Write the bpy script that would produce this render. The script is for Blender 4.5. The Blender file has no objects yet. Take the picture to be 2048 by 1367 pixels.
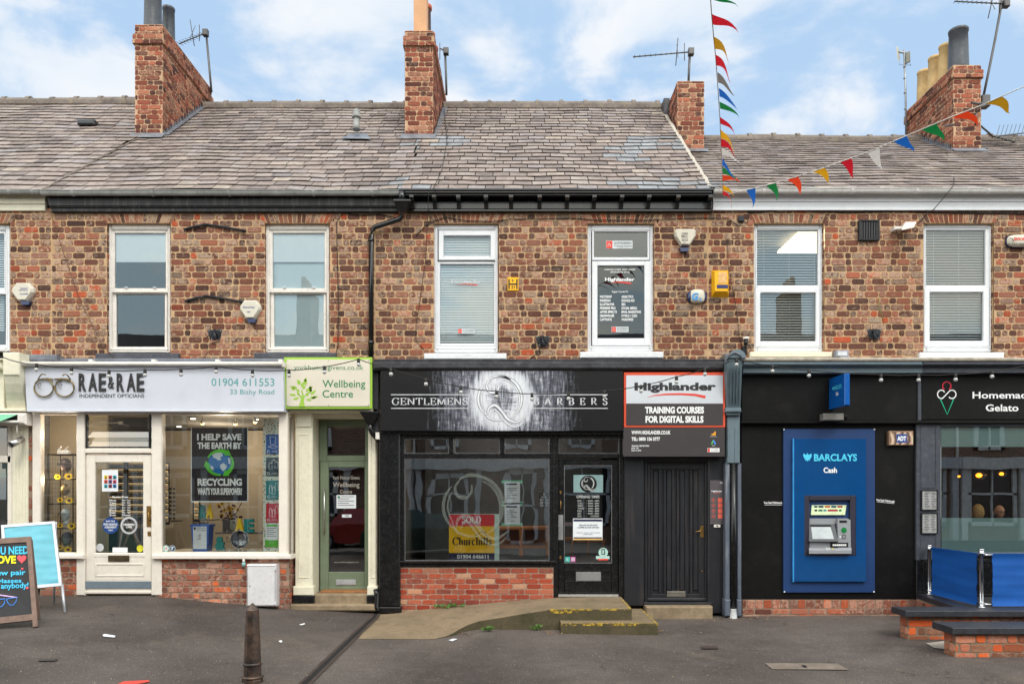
import bpy, math, random
from mathutils import Vector, noise
S = bpy.context.scene
COL = S.collection
D, F, CX, HY, EZ = 11.0, 1540.0, 1035.0, 990.0, 1.54
R = random.Random(7)
def W(px, py, Y=0.0):
    k = (D + Y) / F
    return Vector(((px - CX) * k, Y, EZ + (HY - py) * k))
def proj(v):
    k = F / (D + v[1])
    return CX + v[0] * k, HY - (v[2] - EZ) * k
def lerp(a, b, t): return a + (b - a) * t
def interp(x, pts):
    if x <= pts[0][0]: return pts[0][1]
    for (a, b), (c, d) in zip(pts, pts[1:]):
        if x <= c: return lerp(b, d, (x - a) / (c - a))
    return pts[-1][1]
G0 = [(-5.2, .126), (-3.25, -.053), (-1.9, -.139), (1.9, -.185), (5.8, -.16), (9, -.16)]
def gz(x, y): return interp(x, G0) + .029 * max(y, -6.0)
# ---------------------------------------------------------------- materials
MC = {}
def lin(c): return tuple(((v / 255) / 12.92 if v < 11 else (((v / 255) + .055) / 1.055) ** 2.4) for v in c)
class NT:
    def __init__(s, name):
        s.m = bpy.data.materials.new(name); s.m.use_nodes = True; s.t = s.m.node_tree; s.t.nodes.clear()
        s.out = s.n('ShaderNodeOutputMaterial'); s.tc = s.n('ShaderNodeTexCoord')
    def n(s, t, **k):
        x = s.t.nodes.new(t)
        for a, b in k.items():
            if a[0] == '_': x.inputs[a[1:].replace('_', ' ')].default_value = b
            else: setattr(x, a, b)
        return x
    def l(s, a, b): s.t.links.new(a, b)
    def noise(s, scale, detail=4, rough=.6, coord='Object', vec=None):
        x = s.n('ShaderNodeTexNoise', _Scale=scale, _Detail=detail, _Roughness=rough)
        s.l(vec if vec else s.tc.outputs[coord], x.inputs['Vector']); return x.outputs['Fac']
    def ramp(s, fac, stops, interp='LINEAR'):
        r = s.n('ShaderNodeValToRGB'); r.color_ramp.interpolation = interp
        e = r.color_ramp.elements
        while len(e) < len(stops): e.new(.5)
        for x, (p, c) in zip(e, stops):
            x.position = p; x.color = (c, c, c, 1) if isinstance(c, (int, float)) else (*c[:3], 1)
        s.l(fac, r.inputs['Fac']); return r.outputs['Color']
    def mix(s, fac, a, b, mode='MIX'):
        x = s.n('ShaderNodeMix', data_type='RGBA', blend_type=mode)
        for i, v in ((0, fac), (6, a), (7, b)):
            if hasattr(v, 'links'): s.l(v, x.inputs[i])
            elif i == 0: x.inputs[0].default_value = v
            else: x.inputs[i].default_value = (*v[:3], 1)
        return x.outputs[2]
    def math(s, op, a, b=0.0, c=None):
        x = s.n('ShaderNodeMath', operation=op)
        for i, v in enumerate([a, b] + ([c] if c is not None else [])):
            if hasattr(v, 'links'): s.l(v, x.inputs[i])
            else: x.inputs[i].default_value = v
        return x.outputs[0]
    def bump(s, h, strength=.3, dist=.01):
        b = s.n('ShaderNodeBump', _Strength=strength, _Distance=dist); s.l(h, b.inputs['Height']); return b.outputs['Normal']
    def bsdf(s, color, rough=.5, metal=0.0, normal=None, spec=.5, **k):
        b = s.n('ShaderNodeBsdfPrincipled')
        for nm, v in (('Base Color', color), ('Roughness', rough), ('Metallic', metal), ('Specular IOR Level', spec)):
            if hasattr(v, 'links'): s.l(v, b.inputs[nm])
            elif nm == 'Base Color': b.inputs[nm].default_value = (*v[:3], 1)
            else: b.inputs[nm].default_value = v
        if normal is not None: s.l(normal, b.inputs['Normal'])
        for a, v in k.items(): b.inputs[a.replace('_', ' ')].default_value = v
        return b
    def fin(s, sh):
        s.l(sh.outputs[0] if hasattr(sh, 'outputs') else sh, s.out.inputs['Surface']); return s.m
def M(name, rgb=None, rough=.5, metal=0.0, var=.12, scale=6.0, bump=.05, spec=.4, dirt=None, dirtamt=.0, streak=False):
    """painted or plain surface with blotches, grime and a faint relief"""
    if name in MC: return MC[name]
    t = NT(name); c = lin(rgb)
    n1 = t.noise(scale, 5, .65); n2 = t.noise(scale * 9, 4, .7)
    lo = tuple(v * (1 - var * 1.6) for v in c); hi = tuple(min(1, v * (1 + var)) for v in c)
    col = t.mix(t.ramp(n1, [(.3, 0.0), (.72, 1.0)]), lo, hi)
    if dirtamt:
        vec = None
        if streak:
            mp = t.n('ShaderNodeMapping'); mp.inputs['Scale'].default_value = (14, 14, 1.2); t.l(t.tc.outputs['Object'], mp.inputs[0])
            sn = t.noise(1.0, 6, .75, vec=mp.outputs[0])
        else: sn = t.noise(scale * 2.6, 8, .8)
        col = t.mix(t.math('MULTIPLY', t.ramp(sn, [(.5, 0.0), (.72, 1.0)]), dirtamt), col, lin(dirt or (90, 80, 70)))
    rr = t.math('ADD', t.math('MULTIPLY', n2, .25), max(0.02, rough - .12))
    MC[name] = t.fin(t.bsdf(col, rr, metal, t.bump(n2, bump, .01) if bump else None, spec)); return MC[name]
def brickmat(name, stops, mottle_l, mottle_d, ml=.75, md=.6):
    t = NT(name)
    a = t.n('ShaderNodeVertexColor', layer_name='tint'); sep = t.n('ShaderNodeSeparateColor'); t.l(a.outputs[0], sep.inputs[0])
    base = t.ramp(sep.outputs[0], [(p, lin(c)) for p, c in stops])
    off = t.n('ShaderNodeVectorMath', operation='ADD'); t.l(t.tc.outputs['Object'], off.inputs[0])
    sc = t.n('ShaderNodeVectorMath', operation='SCALE'); t.l(a.outputs[0], sc.inputs[0]); sc.inputs['Scale'].default_value = 40; t.l(sc.outputs[0], off.inputs[1])
    v = off.outputs[0]
    n1 = t.noise(20, 6, .75, vec=v); n2 = t.noise(48, 5, .8, vec=v); n3 = t.noise(110, 3, .8, vec=v); n4 = t.noise(.55, 3, .6)
    thr = t.math('ADD', n1, t.math('MULTIPLY', t.math('SUBTRACT', sep.outputs[1], .5), .26))
    thr = t.math('ADD', thr, t.math('MULTIPLY', t.math('SUBTRACT', n2, .5), .35))
    col = t.mix(t.math('MULTIPLY', t.ramp(thr, [(.50, 0.0), (.60, 1.0)]), ml), base, lin(mottle_l))
    th2 = t.math('ADD', t.math('MULTIPLY', t.math('ADD', n2, n3), .5), t.math('MULTIPLY', t.math('SUBTRACT', sep.outputs[2], .5), .3))
    col = t.mix(t.math('MULTIPLY', t.ramp(th2, [(.52, 0.0), (.62, 1.0)]), md), col, lin(mottle_d))
    col = t.mix(.45, col, t.ramp(n3, [(.25, .35), (.75, .9)]), 'SOFT_LIGHT')
    col = t.mix(.55, col, t.ramp(n4, [(.3, .35), (.7, .62)]), 'SOFT_LIGHT')
    h = t.math('ADD', n2, t.math('MULTIPLY', n3, .4))
    MC[name] = t.fin(t.bsdf(col, .92, 0, t.bump(h, .75, .012), .15)); return MC[name]
def mortarmat(name, c1, c2):
    t = NT(name); n1 = t.noise(3, 5, .7); n2 = t.noise(70, 4, .8)
    col = t.mix(t.ramp(n1, [(.35, 0.0), (.65, 1.0)]), lin(c1), lin(c2)); col = t.mix(.5, col, t.ramp(n2, [(.3, .3), (.7, .75)]), 'SOFT_LIGHT')
    MC[name] = t.fin(t.bsdf(col, .95, 0, t.bump(n2, .5, .008), .1)); return MC[name]
def glassmat(name, refl=.12, tint=(235, 245, 245), rough=0.0, wav=0.0, wscale=2.0, gcol=(1, 1, 1)):
    if name in MC: return MC[name]
    t = NT(name)
    tr = t.n('ShaderNodeBsdfTransparent', _Color=(*lin(tint), 1)); gl = t.n('ShaderNodeBsdfGlossy', _Roughness=rough, _Color=(*gcol, 1))
    if wav: t.l(t.bump(t.noise(wscale, 2, .5), wav, .05), gl.inputs['Normal'])
    lw = t.n('ShaderNodeLayerWeight', _Blend=.25)
    f = t.math('MINIMUM', t.math('ADD', t.math('MULTIPLY', lw.outputs['Fresnel'], .8), refl), 1.0)
    mx = t.n('ShaderNodeMixShader'); t.l(f, mx.inputs[0]); t.l(tr.outputs[0], mx.inputs[1]); t.l(gl.outputs[0], mx.inputs[2])
    MC[name] = t.fin(mx); return MC[name]
def emit(name, rgb, st):
    if name in MC: return MC[name]
    t = NT(name); e = t.n('ShaderNodeEmission', _Color=(*lin(rgb), 1), _Strength=st); MC[name] = t.fin(e); return MC[name]
def asphaltmat():
    t = NT('asphalt'); n1 = t.noise(.35, 5, .6); n2 = t.noise(60, 3, .8); n3 = t.noise(2.5, 6, .75)
    col = t.mix(t.ramp(n1, [(.38, 0.0), (.60, 1.0)]), lin((66, 59, 56)), lin((92, 84, 79)))
    col = t.mix(.55, col, t.ramp(n2, [(.3, .2), (.7, .85)]), 'SOFT_LIGHT')
    col = t.mix(.5, col, t.ramp(n3, [(.35, .3), (.7, .65)]), 'SOFT_LIGHT')
    dv = t.n('ShaderNodeVectorMath', operation='ADD'); nn = t.n('ShaderNodeTexNoise', _Scale=1.3, _Detail=5.0); t.l(t.tc.outputs['Object'], nn.inputs['Vector']); t.l(t.tc.outputs['Object'], dv.inputs[0]); t.l(nn.outputs['Color'], dv.inputs[1])
    vc = t.n('ShaderNodeTexVoronoi', feature='DISTANCE_TO_EDGE', _Scale=.42); t.l(dv.outputs[0], vc.inputs['Vector'])
    crk = t.math('MULTIPLY', t.math('LESS_THAN', vc.outputs['Distance'], .0035), t.ramp(t.noise(.9, 3), [(.5, 0.0), (.56, 1.0)])); col = t.mix(t.math('MULTIPLY', crk, .6), col, lin((46, 42, 40)))
    col = t.mix(t.math('MULTIPLY', t.ramp(t.noise(1.1, 6, .8), [(.56, 0.0), (.66, 1.0)]), .3), col, lin((112, 100, 88)))
    for sc, th, c in ((38, .085, (150, 142, 134)), (17, .045, (160, 152, 142)), (6.5, .022, (190, 184, 174))):
        v = t.n('ShaderNodeTexVoronoi', _Scale=sc); t.l(t.tc.outputs['Object'], v.inputs['Vector'])
        cr = t.math('LESS_THAN', v.outputs['Distance'], th * 1.8)
        sp = t.n('ShaderNodeSeparateColor'); t.l(v.outputs['Color'], sp.inputs[0])
        col = t.mix(t.math('MULTIPLY', cr, t.math('GREATER_THAN', sp.outputs[0], .55)), col, lin(c))
    MC['asphalt'] = t.fin(t.bsdf(col, .82, 0, t.bump(n2, .45, .01), .3)); return MC['asphalt']
def slatemat():
    t = NT('slate'); a = t.n('ShaderNodeVertexColor', layer_name='tint'); sep = t.n('ShaderNodeSeparateColor'); t.l(a.outputs[0], sep.inputs[0])
    base = t.ramp(sep.outputs[0], [(0, lin((112, 101, 97))), (.25, lin((134, 121, 115))), (.6, lin((148, 134, 126))), (.85, lin((142, 132, 130))), (1, lin((158, 145, 133)))])
    base = t.mix(sep.outputs[2], base, lin((138, 139, 142)))
    off = t.n('ShaderNodeVectorMath', operation='ADD'); t.l(t.tc.outputs['Object'], off.inputs[0])
    sc = t.n('ShaderNodeVectorMath', operation='SCALE'); t.l(a.outputs[0], sc.inputs[0]); sc.inputs['Scale'].default_value = 30; t.l(sc.outputs[0], off.inputs[1])
    n1 = t.noise(7, 6, .75, vec=off.outputs[0]); n2 = t.noise(40, 4, .8, vec=off.outputs[0]); n0 = t.noise(.8, 5, .7)
    col = t.mix(.8, base, t.ramp(n1, [(.3, .15), (.7, .8)]), 'SOFT_LIGHT')
    col = t.mix(.4, col, t.ramp(n2, [(.3, .25), (.7, .75)]), 'SOFT_LIGHT')
    col = t.mix(t.math('MULTIPLY', t.ramp(n0, [(.5, 0.0), (.68, 1.0)]), .42), col, lin((86, 76, 72)))
    col = t.mix(t.math('MULTIPLY', t.ramp(t.noise(21, 6, .8), [(.62, 0.0), (.68, 1.0)]), .45), col, lin((196, 188, 172)))
    MC['slate'] = t.fin(t.bsdf(col, .62, 0, t.bump(t.math('ADD', n1, n2), .5, .01), .35)); return MC['slate']
def sky():
    w = bpy.data.worlds.new('World'); S.world = w; w.use_nodes = True; nt = w.node_tree; nt.nodes.clear()
    N = nt.nodes.new; L = nt.links.new
    st = N('ShaderNodeTexSky'); st.sky_type = 'NISHITA'; st.sun_disc = False; st.sun_elevation = math.radians(52); st.sun_rotation = math.radians(215)
    st.air_density = 1.0; st.dust_density = 1.6; st.ozone_density = 1.6
    tc = N('ShaderNodeTexCoord'); mp = N('ShaderNodeMapping'); mp.inputs['Scale'].default_value = (1.6, 1.6, 3.0); mp.inputs['Location'].default_value = SKY['loc']
    L(tc.outputs['Generated'], mp.inputs[0])
    no = N('ShaderNodeTexNoise'); no.inputs['Scale'].default_value = 2.5; no.inputs['Detail'].default_value = 9; no.inputs['Roughness'].default_value = .55; no.inputs['Distortion'].default_value = .25
    L(mp.outputs[0], no.inputs['Vector'])
    rp = N('ShaderNodeValToRGB'); rp.color_ramp.elements[0].position = SKY['lo']; rp.color_ramp.elements[1].position = SKY['hi']; L(no.outputs['Fac'], rp.inputs[0])
    rp.color_ramp.interpolation = 'EASE'
    n2 = N('ShaderNodeTexNoise'); n2.inputs['Scale'].default_value = 5.0; n2.inputs['Detail'].default_value = 6; L(mp.outputs[0], n2.inputs['Vector'])
    r2 = N('ShaderNodeValToRGB'); r2.color_ramp.elements[0].color = (*SKY['c0'], 1); r2.color_ramp.elements[1].color = (*SKY['c1'], 1); r2.color_ramp.elements[0].position = .3; r2.color_ramp.elements[1].position = .62
    L(n2.outputs['Fac'], r2.inputs[0])
    haz = N('ShaderNodeMix'); haz.data_type = 'RGBA'; haz.inputs[0].default_value = SKY['veil']; L(st.outputs[0], haz.inputs[6]); haz.inputs[7].default_value = (*SKY['veilc'], 1)
    mx = N('ShaderNodeMix'); mx.data_type = 'RGBA'; L(rp.outputs[0], mx.inputs[0]); L(haz.outputs[2], mx.inputs[6]); L(r2.outputs[0], mx.inputs[7])
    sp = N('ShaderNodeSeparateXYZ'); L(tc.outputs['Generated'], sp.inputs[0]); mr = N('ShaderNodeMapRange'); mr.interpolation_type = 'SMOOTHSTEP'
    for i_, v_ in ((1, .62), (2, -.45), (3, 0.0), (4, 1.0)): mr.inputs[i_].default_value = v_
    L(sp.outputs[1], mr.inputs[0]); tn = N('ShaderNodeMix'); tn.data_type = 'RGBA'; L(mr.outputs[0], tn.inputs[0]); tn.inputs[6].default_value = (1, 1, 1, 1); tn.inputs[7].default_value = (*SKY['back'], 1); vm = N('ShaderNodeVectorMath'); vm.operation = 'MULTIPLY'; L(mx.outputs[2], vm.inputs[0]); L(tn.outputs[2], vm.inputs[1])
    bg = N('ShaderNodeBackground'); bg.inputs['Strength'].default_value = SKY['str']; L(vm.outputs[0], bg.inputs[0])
    o = N('ShaderNodeOutputWorld'); L(bg.outputs[0], o.inputs[0])
# ---------------------------------------------------------------- mesh builder
class MB:
    def __init__(s): s.v = []; s.f = []; s.mi = []; s.sm = []; s.tint = []; s.m = 0; s.hastint = False
    def face(s, idx, tint=None, sm=False):
        s.f.append(idx); s.mi.append(s.m); s.sm.append(sm); s.tint.append(tint or (.5, .5, .5))
        if tint: s.hastint = True
    def add(s, vs, fs, tint=None, sm=False):
        b = len(s.v); s.v += [tuple(v) for v in vs]
        for f in fs: s.face([b + i for i in f], tint, sm)
        return s
    def wbox(s, a, b, ch=0.003):
        """box a..b (world), the four front (-Y) edges chamfered by ch"""
        x0, y0, z0 = a; x1, y1, z1 = b; ch = min(ch, (x1 - x0) * .3, (z1 - z0) * .3, (y1 - y0) * .6)
        if ch <= 0:
            vs = [(x0, y0, z0), (x1, y0, z0), (x1, y0, z1), (x0, y0, z1), (x0, y1, z0), (x1, y1, z0), (x1, y1, z1), (x0, y1, z1)]
            return s.add(vs, [(0, 1, 2, 3), (5, 4, 7, 6), (4, 0, 3, 7), (1, 5, 6, 2), (3, 2, 6, 7), (4, 5, 1, 0)])
        vs = [(x0 + ch, y0, z0 + ch), (x1 - ch, y0, z0 + ch), (x1 - ch, y0, z1 - ch), (x0 + ch, y0, z1 - ch),
              (x0, y0 + ch, z0), (x1, y0 + ch, z0), (x1, y0 + ch, z1), (x0, y0 + ch, z1),
              (x0, y1, z0), (x1, y1, z0), (x1, y1, z1), (x0, y1, z1)]
        fs = [(0, 1, 2, 3), (9, 8, 11, 10)]
        for i in range(4):
            j = (i + 1) % 4; fs += [(4 + i, 4 + j, j, i), (8 + i, 8 + j, 4 + j, 4 + i)]
        return s.add(vs, fs)
    def box(s, x0, y0, x1, y1, Y, dep, ch=.003):
        """pixel rectangle of the front face at depth Y, going dep metres back"""
        a = W(x0, y1, Y); b = W(x1, y0, Y); return s.wbox((a.x, Y, a.z), (b.x, Y + dep, b.z), ch)
    def ring(s, x0, y0, x1, y1, w, Y, dep, ch=.004):
        l, t, r, b = w if isinstance(w, (tuple, list)) else (w,) * 4
        s.box(x0, y0, x0 + l, y1, Y, dep, ch); s.box(x1 - r, y0, x1, y1, Y, dep, ch)
        if t: s.box(x0 + l, y0, x1 - r, y0 + t, Y, dep, ch)
        if b: s.box(x0 + l, y1 - b, x1 - r, y1, Y, dep, ch)
        return s
    def quad(s, x0, y0, x1, y1, Y): return s.add([W(x0, y1, Y), W(x1, y1, Y), W(x1, y0, Y), W(x0, y0, Y)], [(0, 1, 2, 3)])
    def poly(s, pts, Y): return s.add([W(x, y, Y) for x, y in pts], [tuple(range(len(pts)))])
    def prism(s, pts, Y, dep):
        n = len(pts); a = [W(x, y, Y) for x, y in pts]; b = [v + Vector((0, dep, 0)) for v in a]
        return s.add(a + b, [tuple(range(n)), tuple(range(2 * n - 1, n - 1, -1))] + [(i, (i + 1) % n, n + (i + 1) % n, n + i) for i in range(n)])
    def hull2(s, A, B):
        """closed loft between two equal rings of world points"""
        n = len(A); return s.add(list(A) + list(B), [tuple(range(n)), tuple(range(2 * n - 1, n - 1, -1))] + [(i, (i + 1) % n, n + (i + 1) % n, n + i) for i in range(n)])
    def tube(s, pts, r, n=8, caps=True):
        pts = [Vector(p) for p in pts]; rings = []; up = Vector((0, 0, 1)); b = len(s.v)
        for i, p in enumerate(pts):
            d = (pts[min(i + 1, len(pts) - 1)] - pts[max(i - 1, 0)]).normalized()
            a = d.cross(up if abs(d.z) < .95 else Vector((1, 0, 0))).normalized(); c = d.cross(a)
            rr = r[i] if isinstance(r, (list, tuple)) else r
            s.v += [tuple(p + a * math.cos(k * math.tau / n) * rr + c * math.sin(k * math.tau / n) * rr) for k in range(n)]
        for i in range(len(pts) - 1):
            for k in range(n): s.face([b + i * n + k, b + i * n + (k + 1) % n, b + (i + 1) * n + (k + 1) % n, b + (i + 1) * n + k], sm=True)
        if caps: s.face([b + k for k in range(n)][::-1]); s.face([b + (len(pts) - 1) * n + k for k in range(n)])
        return s
    def tubep(s, pts, r, n=6): return s.tube([W(*p) for p in pts], r, n)
    def lathe(s, prof, c, n=20, sq=False):
        b = len(s.v)
        for r, z in prof: s.v += [(c[0] + r * math.cos((k + .5) * math.tau / n), c[1] + r * math.sin((k + .5) * math.tau / n), c[2] + z) for k in range(n)]
        for i in range(len(prof) - 1):
            for k in range(n): s.face([b + i * n + k, b + i * n + (k + 1) % n, b + (i + 1) * n + (k + 1) % n, b + (i + 1) * n + k], sm=n > 8)
        s.face([b + k for k in range(n)][::-1]); s.face([b + (len(prof) - 1) * n + k for k in range(n)])
        return s
    def ell(s, c, r, n=12, m=8, fn=None):
        b = len(s.v)
        for i in range(m + 1):
            th = math.pi * i / m
            for k in range(n):
                ph = math.tau * k / n; p = Vector((math.sin(th) * math.cos(ph), math.sin(th) * math.sin(ph), math.cos(th)))
                if fn: p = fn(p)
                s.v.append((c[0] + p.x * r[0], c[1] + p.y * r[1], c[2] + p.z * r[2]))
        for i in range(m):
            for k in range(n): s.face([b + i * n + k, b + (i + 1) * n + k, b + (i + 1) * n + (k + 1) % n, b + i * n + (k + 1) % n], sm=True)
        return s
    def disc(s, cx, cy, rx, ry, Y, n=28, a0=0, a1=math.tau):
        return s.poly([(cx + rx * math.cos(lerp(a0, a1, i / n)), cy + ry * math.sin(lerp(a0, a1, i / n))) for i in range(n)], Y)
    def stroke(s, pts, w, Y, nib=None):
        """flat painted line through pixel points; w width(s) in px; nib = thin/thick pair of a broad pen held level"""
        n = len(pts); L = []; Rr = []
        for i, (x, y) in enumerate(pts):
            x0, y0 = pts[max(i - 1, 0)]; x1, y1 = pts[min(i + 1, n - 1)]
            dx, dy = x1 - x0, y1 - y0; q = math.hypot(dx, dy) or 1; dx /= q; dy /= q
            ww = (w[i] if isinstance(w, (list, tuple)) else w) if not nib else lerp(nib[0], nib[1], abs(dy) ** 1.5)
            L.append((x - dy * ww / 2, y + dx * ww / 2)); Rr.append((x + dy * ww / 2, y - dx * ww / 2))
        b = len(s.v); s.v += [tuple(W(x, y, Y)) for x, y in L + Rr]
        for i in range(n - 1): s.face([b + i, b + i + 1, b + n + i + 1, b + n + i])
        return s
    def text(s, body, x0, y0, x1, y1, Y, bold=0.0, shear=0.0, basis=None):
        c = bpy.data.curves.new('t', 'FONT'); c.body = body; c.offset = bold; c.shear = shear; c.resolution_u = 3; c.space_line = .85; c.align_x = 'CENTER' if '\n' in body else 'LEFT'
        o = bpy.data.objects.new('t', c); COL.objects.link(o); me = bpy.data.meshes.new_from_object(o)
        vs = [v.co.copy() for v in me.vertices]
        xa = min(v.x for v in vs); xb = max(v.x for v in vs); ya = min(v.y for v in vs); yb = max(v.y for v in vs)
        out = []
        for v in vs:
            u = (v.x - xa) / (xb - xa); t = (v.y - ya) / (yb - ya)
            px, py = lerp(x0, x1, u), lerp(y1, y0, t)
            out.append(basis(u, t) if basis else W(px, py, Y))
        s.add(out, [tuple(p.vertices) for p in me.polygons])
        bpy.data.objects.remove(o); bpy.data.meshes.remove(me); bpy.data.curves.remove(c); return s
    def obj(s, name, mats, parent=None, **props):
        off = parent_off(parent) if parent else Vector()
        if not s.v: s.v = [(0, 0, 0)]
        me = bpy.data.meshes.new(name); me.from_pydata([tuple(Vector(v) - off) for v in s.v], [], s.f); me.update()
        for m in (mats if isinstance(mats, (list, tuple)) else [mats]): me.materials.append(m)
        me.polygons.foreach_set('material_index', s.mi); me.polygons.foreach_set('use_smooth', s.sm)
        if s.hastint:
            at = me.color_attributes.new('tint', 'FLOAT_COLOR', 'CORNER'); buf = []
            for f, t in zip(s.f, s.tint): buf += [t[0], t[1], t[2], 1.0] * len(f)
            at.data.foreach_set('color', buf)
        o = bpy.data.objects.new(name, me); COL.objects.link(o)
        if parent: o.parent = parent
        for k, v in props.items(): o[k] = v
        return o
def parent_off(p):
    v = Vector(p.location)
    while p.parent: p = p.parent; v += Vector(p.location)
    return v
def thing(name, label, cat, loc, group=None):
    o = bpy.data.objects.new(name, None); COL.objects.link(o); o.location = loc; o.empty_display_size = .2
    o['label'] = label; o['category'] = cat
    if group: o['group'] = group
    return o
def single(mb, name, mats, label, cat, group=None):
    """a thing of one mesh, its origin at the foot of its box"""
    xs = [v[0] for v in mb.v]; ys = [v[1] for v in mb.v]; zs = [v[2] for v in mb.v]
    c = Vector(((min(xs) + max(xs)) / 2, (min(ys) + max(ys)) / 2, min(zs)))
    mb.v = [tuple(Vector(v) - c) for v in mb.v]; o = mb.obj(name, mats); o.location = c; o['label'] = label; o['category'] = cat
    if group: o['group'] = group
    return o
def rects_minus(x0, z0, x1, z1, holes):
    xs = sorted({x0, x1, *[min(max(h[i], x0), x1) for h in holes for i in (0, 2)]}); zs = sorted({z0, z1, *[min(max(h[i], z0), z1) for h in holes for i in (1, 3)]})
    for a, b in zip(xs, xs[1:]):
        run = None
        for c, d in zip(zs, zs[1:]):
            mx, mz = (a + b) / 2, (c + d) / 2; hole = any(h[0] < mx < h[2] and h[1] < mz < h[3] for h in holes)
            if not hole: run = (run[0] if run else c, d)
            elif run: yield a, run[0], b, run[1]; run = None
        if run: yield a, run[0], b, run[1]
def one_brick(mb, O, U, N, u0, v0, u1, v1, rnd, proud, jag=.004):
    """a worn brick: eight-cornered face with a rounded arris, running back into the joint"""
    c = min(.016, (u1 - u0) * .2, (v1 - v0) * .25); e = .004
    pts = [(u0 + c, v0), (u1 - c, v0), (u1, v0 + c), (u1, v1 - c), (u1 - c, v1), (u0 + c, v1), (u0, v1 - c), (u0, v0 + c)]
    pts = [(a + rnd.uniform(-jag, jag), b + rnd.uniform(-jag, jag) * .7) for a, b in pts]
    cu, cv = (u0 + u1) / 2, (v0 + v1) / 2; p = proud + rnd.uniform(-.002, .002); tl = rnd.uniform(-.0015, .0015)
    fr = []; md = []; bk = []
    for a, b in pts:
        ia, ib = a + (cu - a) * min(.5, e / max(.01, abs(cu - a))), b + (cv - b) * min(.5, e / max(.01, abs(cv - b)))
        fr.append(O + U * ia + Vector((0, 0, ib)) + N * (p + tl * (1 if b > cv else -1))); md.append(O + U * a + Vector((0, 0, b)) + N * (p - e)); bk.append(O + U * a + Vector((0, 0, b)) - N * .006)
    fs = [tuple(range(8))]
    for i in range(8):
        j = (i + 1) % 8; fs += [(8 + i, 8 + j, j, i), (16 + i, 16 + j, 8 + j, 8 + i)]
    mb.add(fr + md + bk, fs, (rnd.random(), rnd.random(), rnd.random()))
def brick_panel(mb, O, U, N, w, h, course=.0921, Ls=.198, Lh=.097, joint=.0145, holes=(), seed=1, proud=.0065, bond='flemish', jag=.004, backdep=.0, phase=0.0):
    """mortar sheet (material 1) and real bricks (material 0) over a w x h panel; holes in (u, v)"""
    rnd = random.Random(seed); O = Vector(O); U = Vector(U); N = Vector(N)
    mb.m = 1
    for a, b, c, d in rects_minus(0, 0, w, h, holes):
        mb.add([O + U * a + Vector((0, 0, b)), O + U * c + Vector((0, 0, b)), O + U * c + Vector((0, 0, d)), O + U * a + Vector((0, 0, d))], [(0, 1, 2, 3)])
    mb.m = 0; rows = int(math.ceil(h / course - .01))
    for r in range(rows):
        v0 = r * course + joint / 2; v1 = min((r + 1) * course - joint / 2, h - .002)
        if v1 - v0 < .02: continue
        free = [(0.0, w)]
        for ha, hb, hc, hd in holes:
            if hb < (v0 + v1) / 2 < hd:
                nf = []
                for a, b in free:
                    if hc <= a or ha >= b: nf.append((a, b))
                    else:
                        if ha > a: nf.append((a, ha))
                        if hc < b: nf.append((hc, b))
                free = nf
        P = Ls + Lh; x = -P * (1 + (.5 if r % 2 else 0)) + phase + rnd.uniform(-.03, .03); k = 0
        if bond == 'stretch': P = Ls; x = -P * (1 + (.5 if r % 2 else 0)) + rnd.uniform(-.02, .02)
        while x < w:
            if bond == 'stretch': L = Ls
            elif bond == 'header': L = Lh
            else: L = (Ls if k % 2 == 0 else Lh)
            L *= rnd.uniform(.93, 1.07)
            if bond == 'flemish' and rnd.random() < .12: L *= rnd.choice((.62, 1.3)) if k % 2 == 0 else 1.3
            a, b = x + joint / 2, x + L - joint / 2; x += L; k += 1
            for fa, fb in free:
                c, d = max(a, fa + .003), min(b, fb - .003)
                if d - c > .035:
                    dz = rnd.uniform(-.002, .002); one_brick(mb, O, U, N, c, v0 + dz, d, v1 + dz, rnd, proud, jag)
    return mb
def copy_tree(o, parent=None):
    c = o.copy(); COL.objects.link(c)
    if parent: c.parent = parent
    for ch in [x for x in S.objects if x.parent == o]: copy_tree(ch, c)
    return c
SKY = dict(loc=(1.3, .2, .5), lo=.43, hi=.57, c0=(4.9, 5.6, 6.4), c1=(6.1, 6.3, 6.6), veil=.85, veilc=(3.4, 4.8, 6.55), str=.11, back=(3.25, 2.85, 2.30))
SUN = (1.2, 20, 42, 22); EXPO = 0.46
BR = brickmat('old_brick', [(0, (80, 58, 52)), (.2, (102, 68, 57)), (.5, (130, 82, 66)), (.72, (148, 94, 74)), (.86, (136, 108, 94)), (.94, (162, 84, 60)), (1, (176, 82, 54))], (190, 166, 142), (56, 46, 44), .6, .6)
MO = mortarmat('sandy_mortar', (176, 143, 108), (194, 163, 128))
BR2 = brickmat('red_brick', [(0, (136, 58, 44)), (.5, (164, 74, 52)), (.84, (170, 88, 66)), (.9, (196, 142, 112)), (1, (204, 160, 130))], (190, 140, 112), (92, 74, 72), .25, .4)
MO2 = mortarmat('pale_mortar', (140, 122, 108), (160, 140, 124))
BR3 = brickmat('plinth_brick', [(0, (104, 62, 52)), (.3, (138, 82, 66)), (.65, (152, 102, 86)), (.85, (178, 88, 58)), (1, (206, 100, 58))], (196, 160, 138), (62, 52, 54), .6, .5)
MO3 = mortarmat('grey_mortar', (128, 112, 98), (150, 132, 114))
BR4 = brickmat('chimney_brick', [(0, (72, 48, 46)), (.3, (116, 64, 52)), (.6, (136, 78, 62)), (.85, (156, 88, 68)), (1, (166, 112, 90))], (186, 144, 118), (58, 46, 46), .5, .65)
slatemat(); asphaltmat()
WHITE = M('white_upvc', (224, 226, 229), .32, var=.03, dirt=(170, 165, 155), dirtamt=.15)
CREAMP = M('aged_white_paint', (226, 220, 212), .5, var=.06, dirt=(150, 138, 122), dirtamt=.35)
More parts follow.
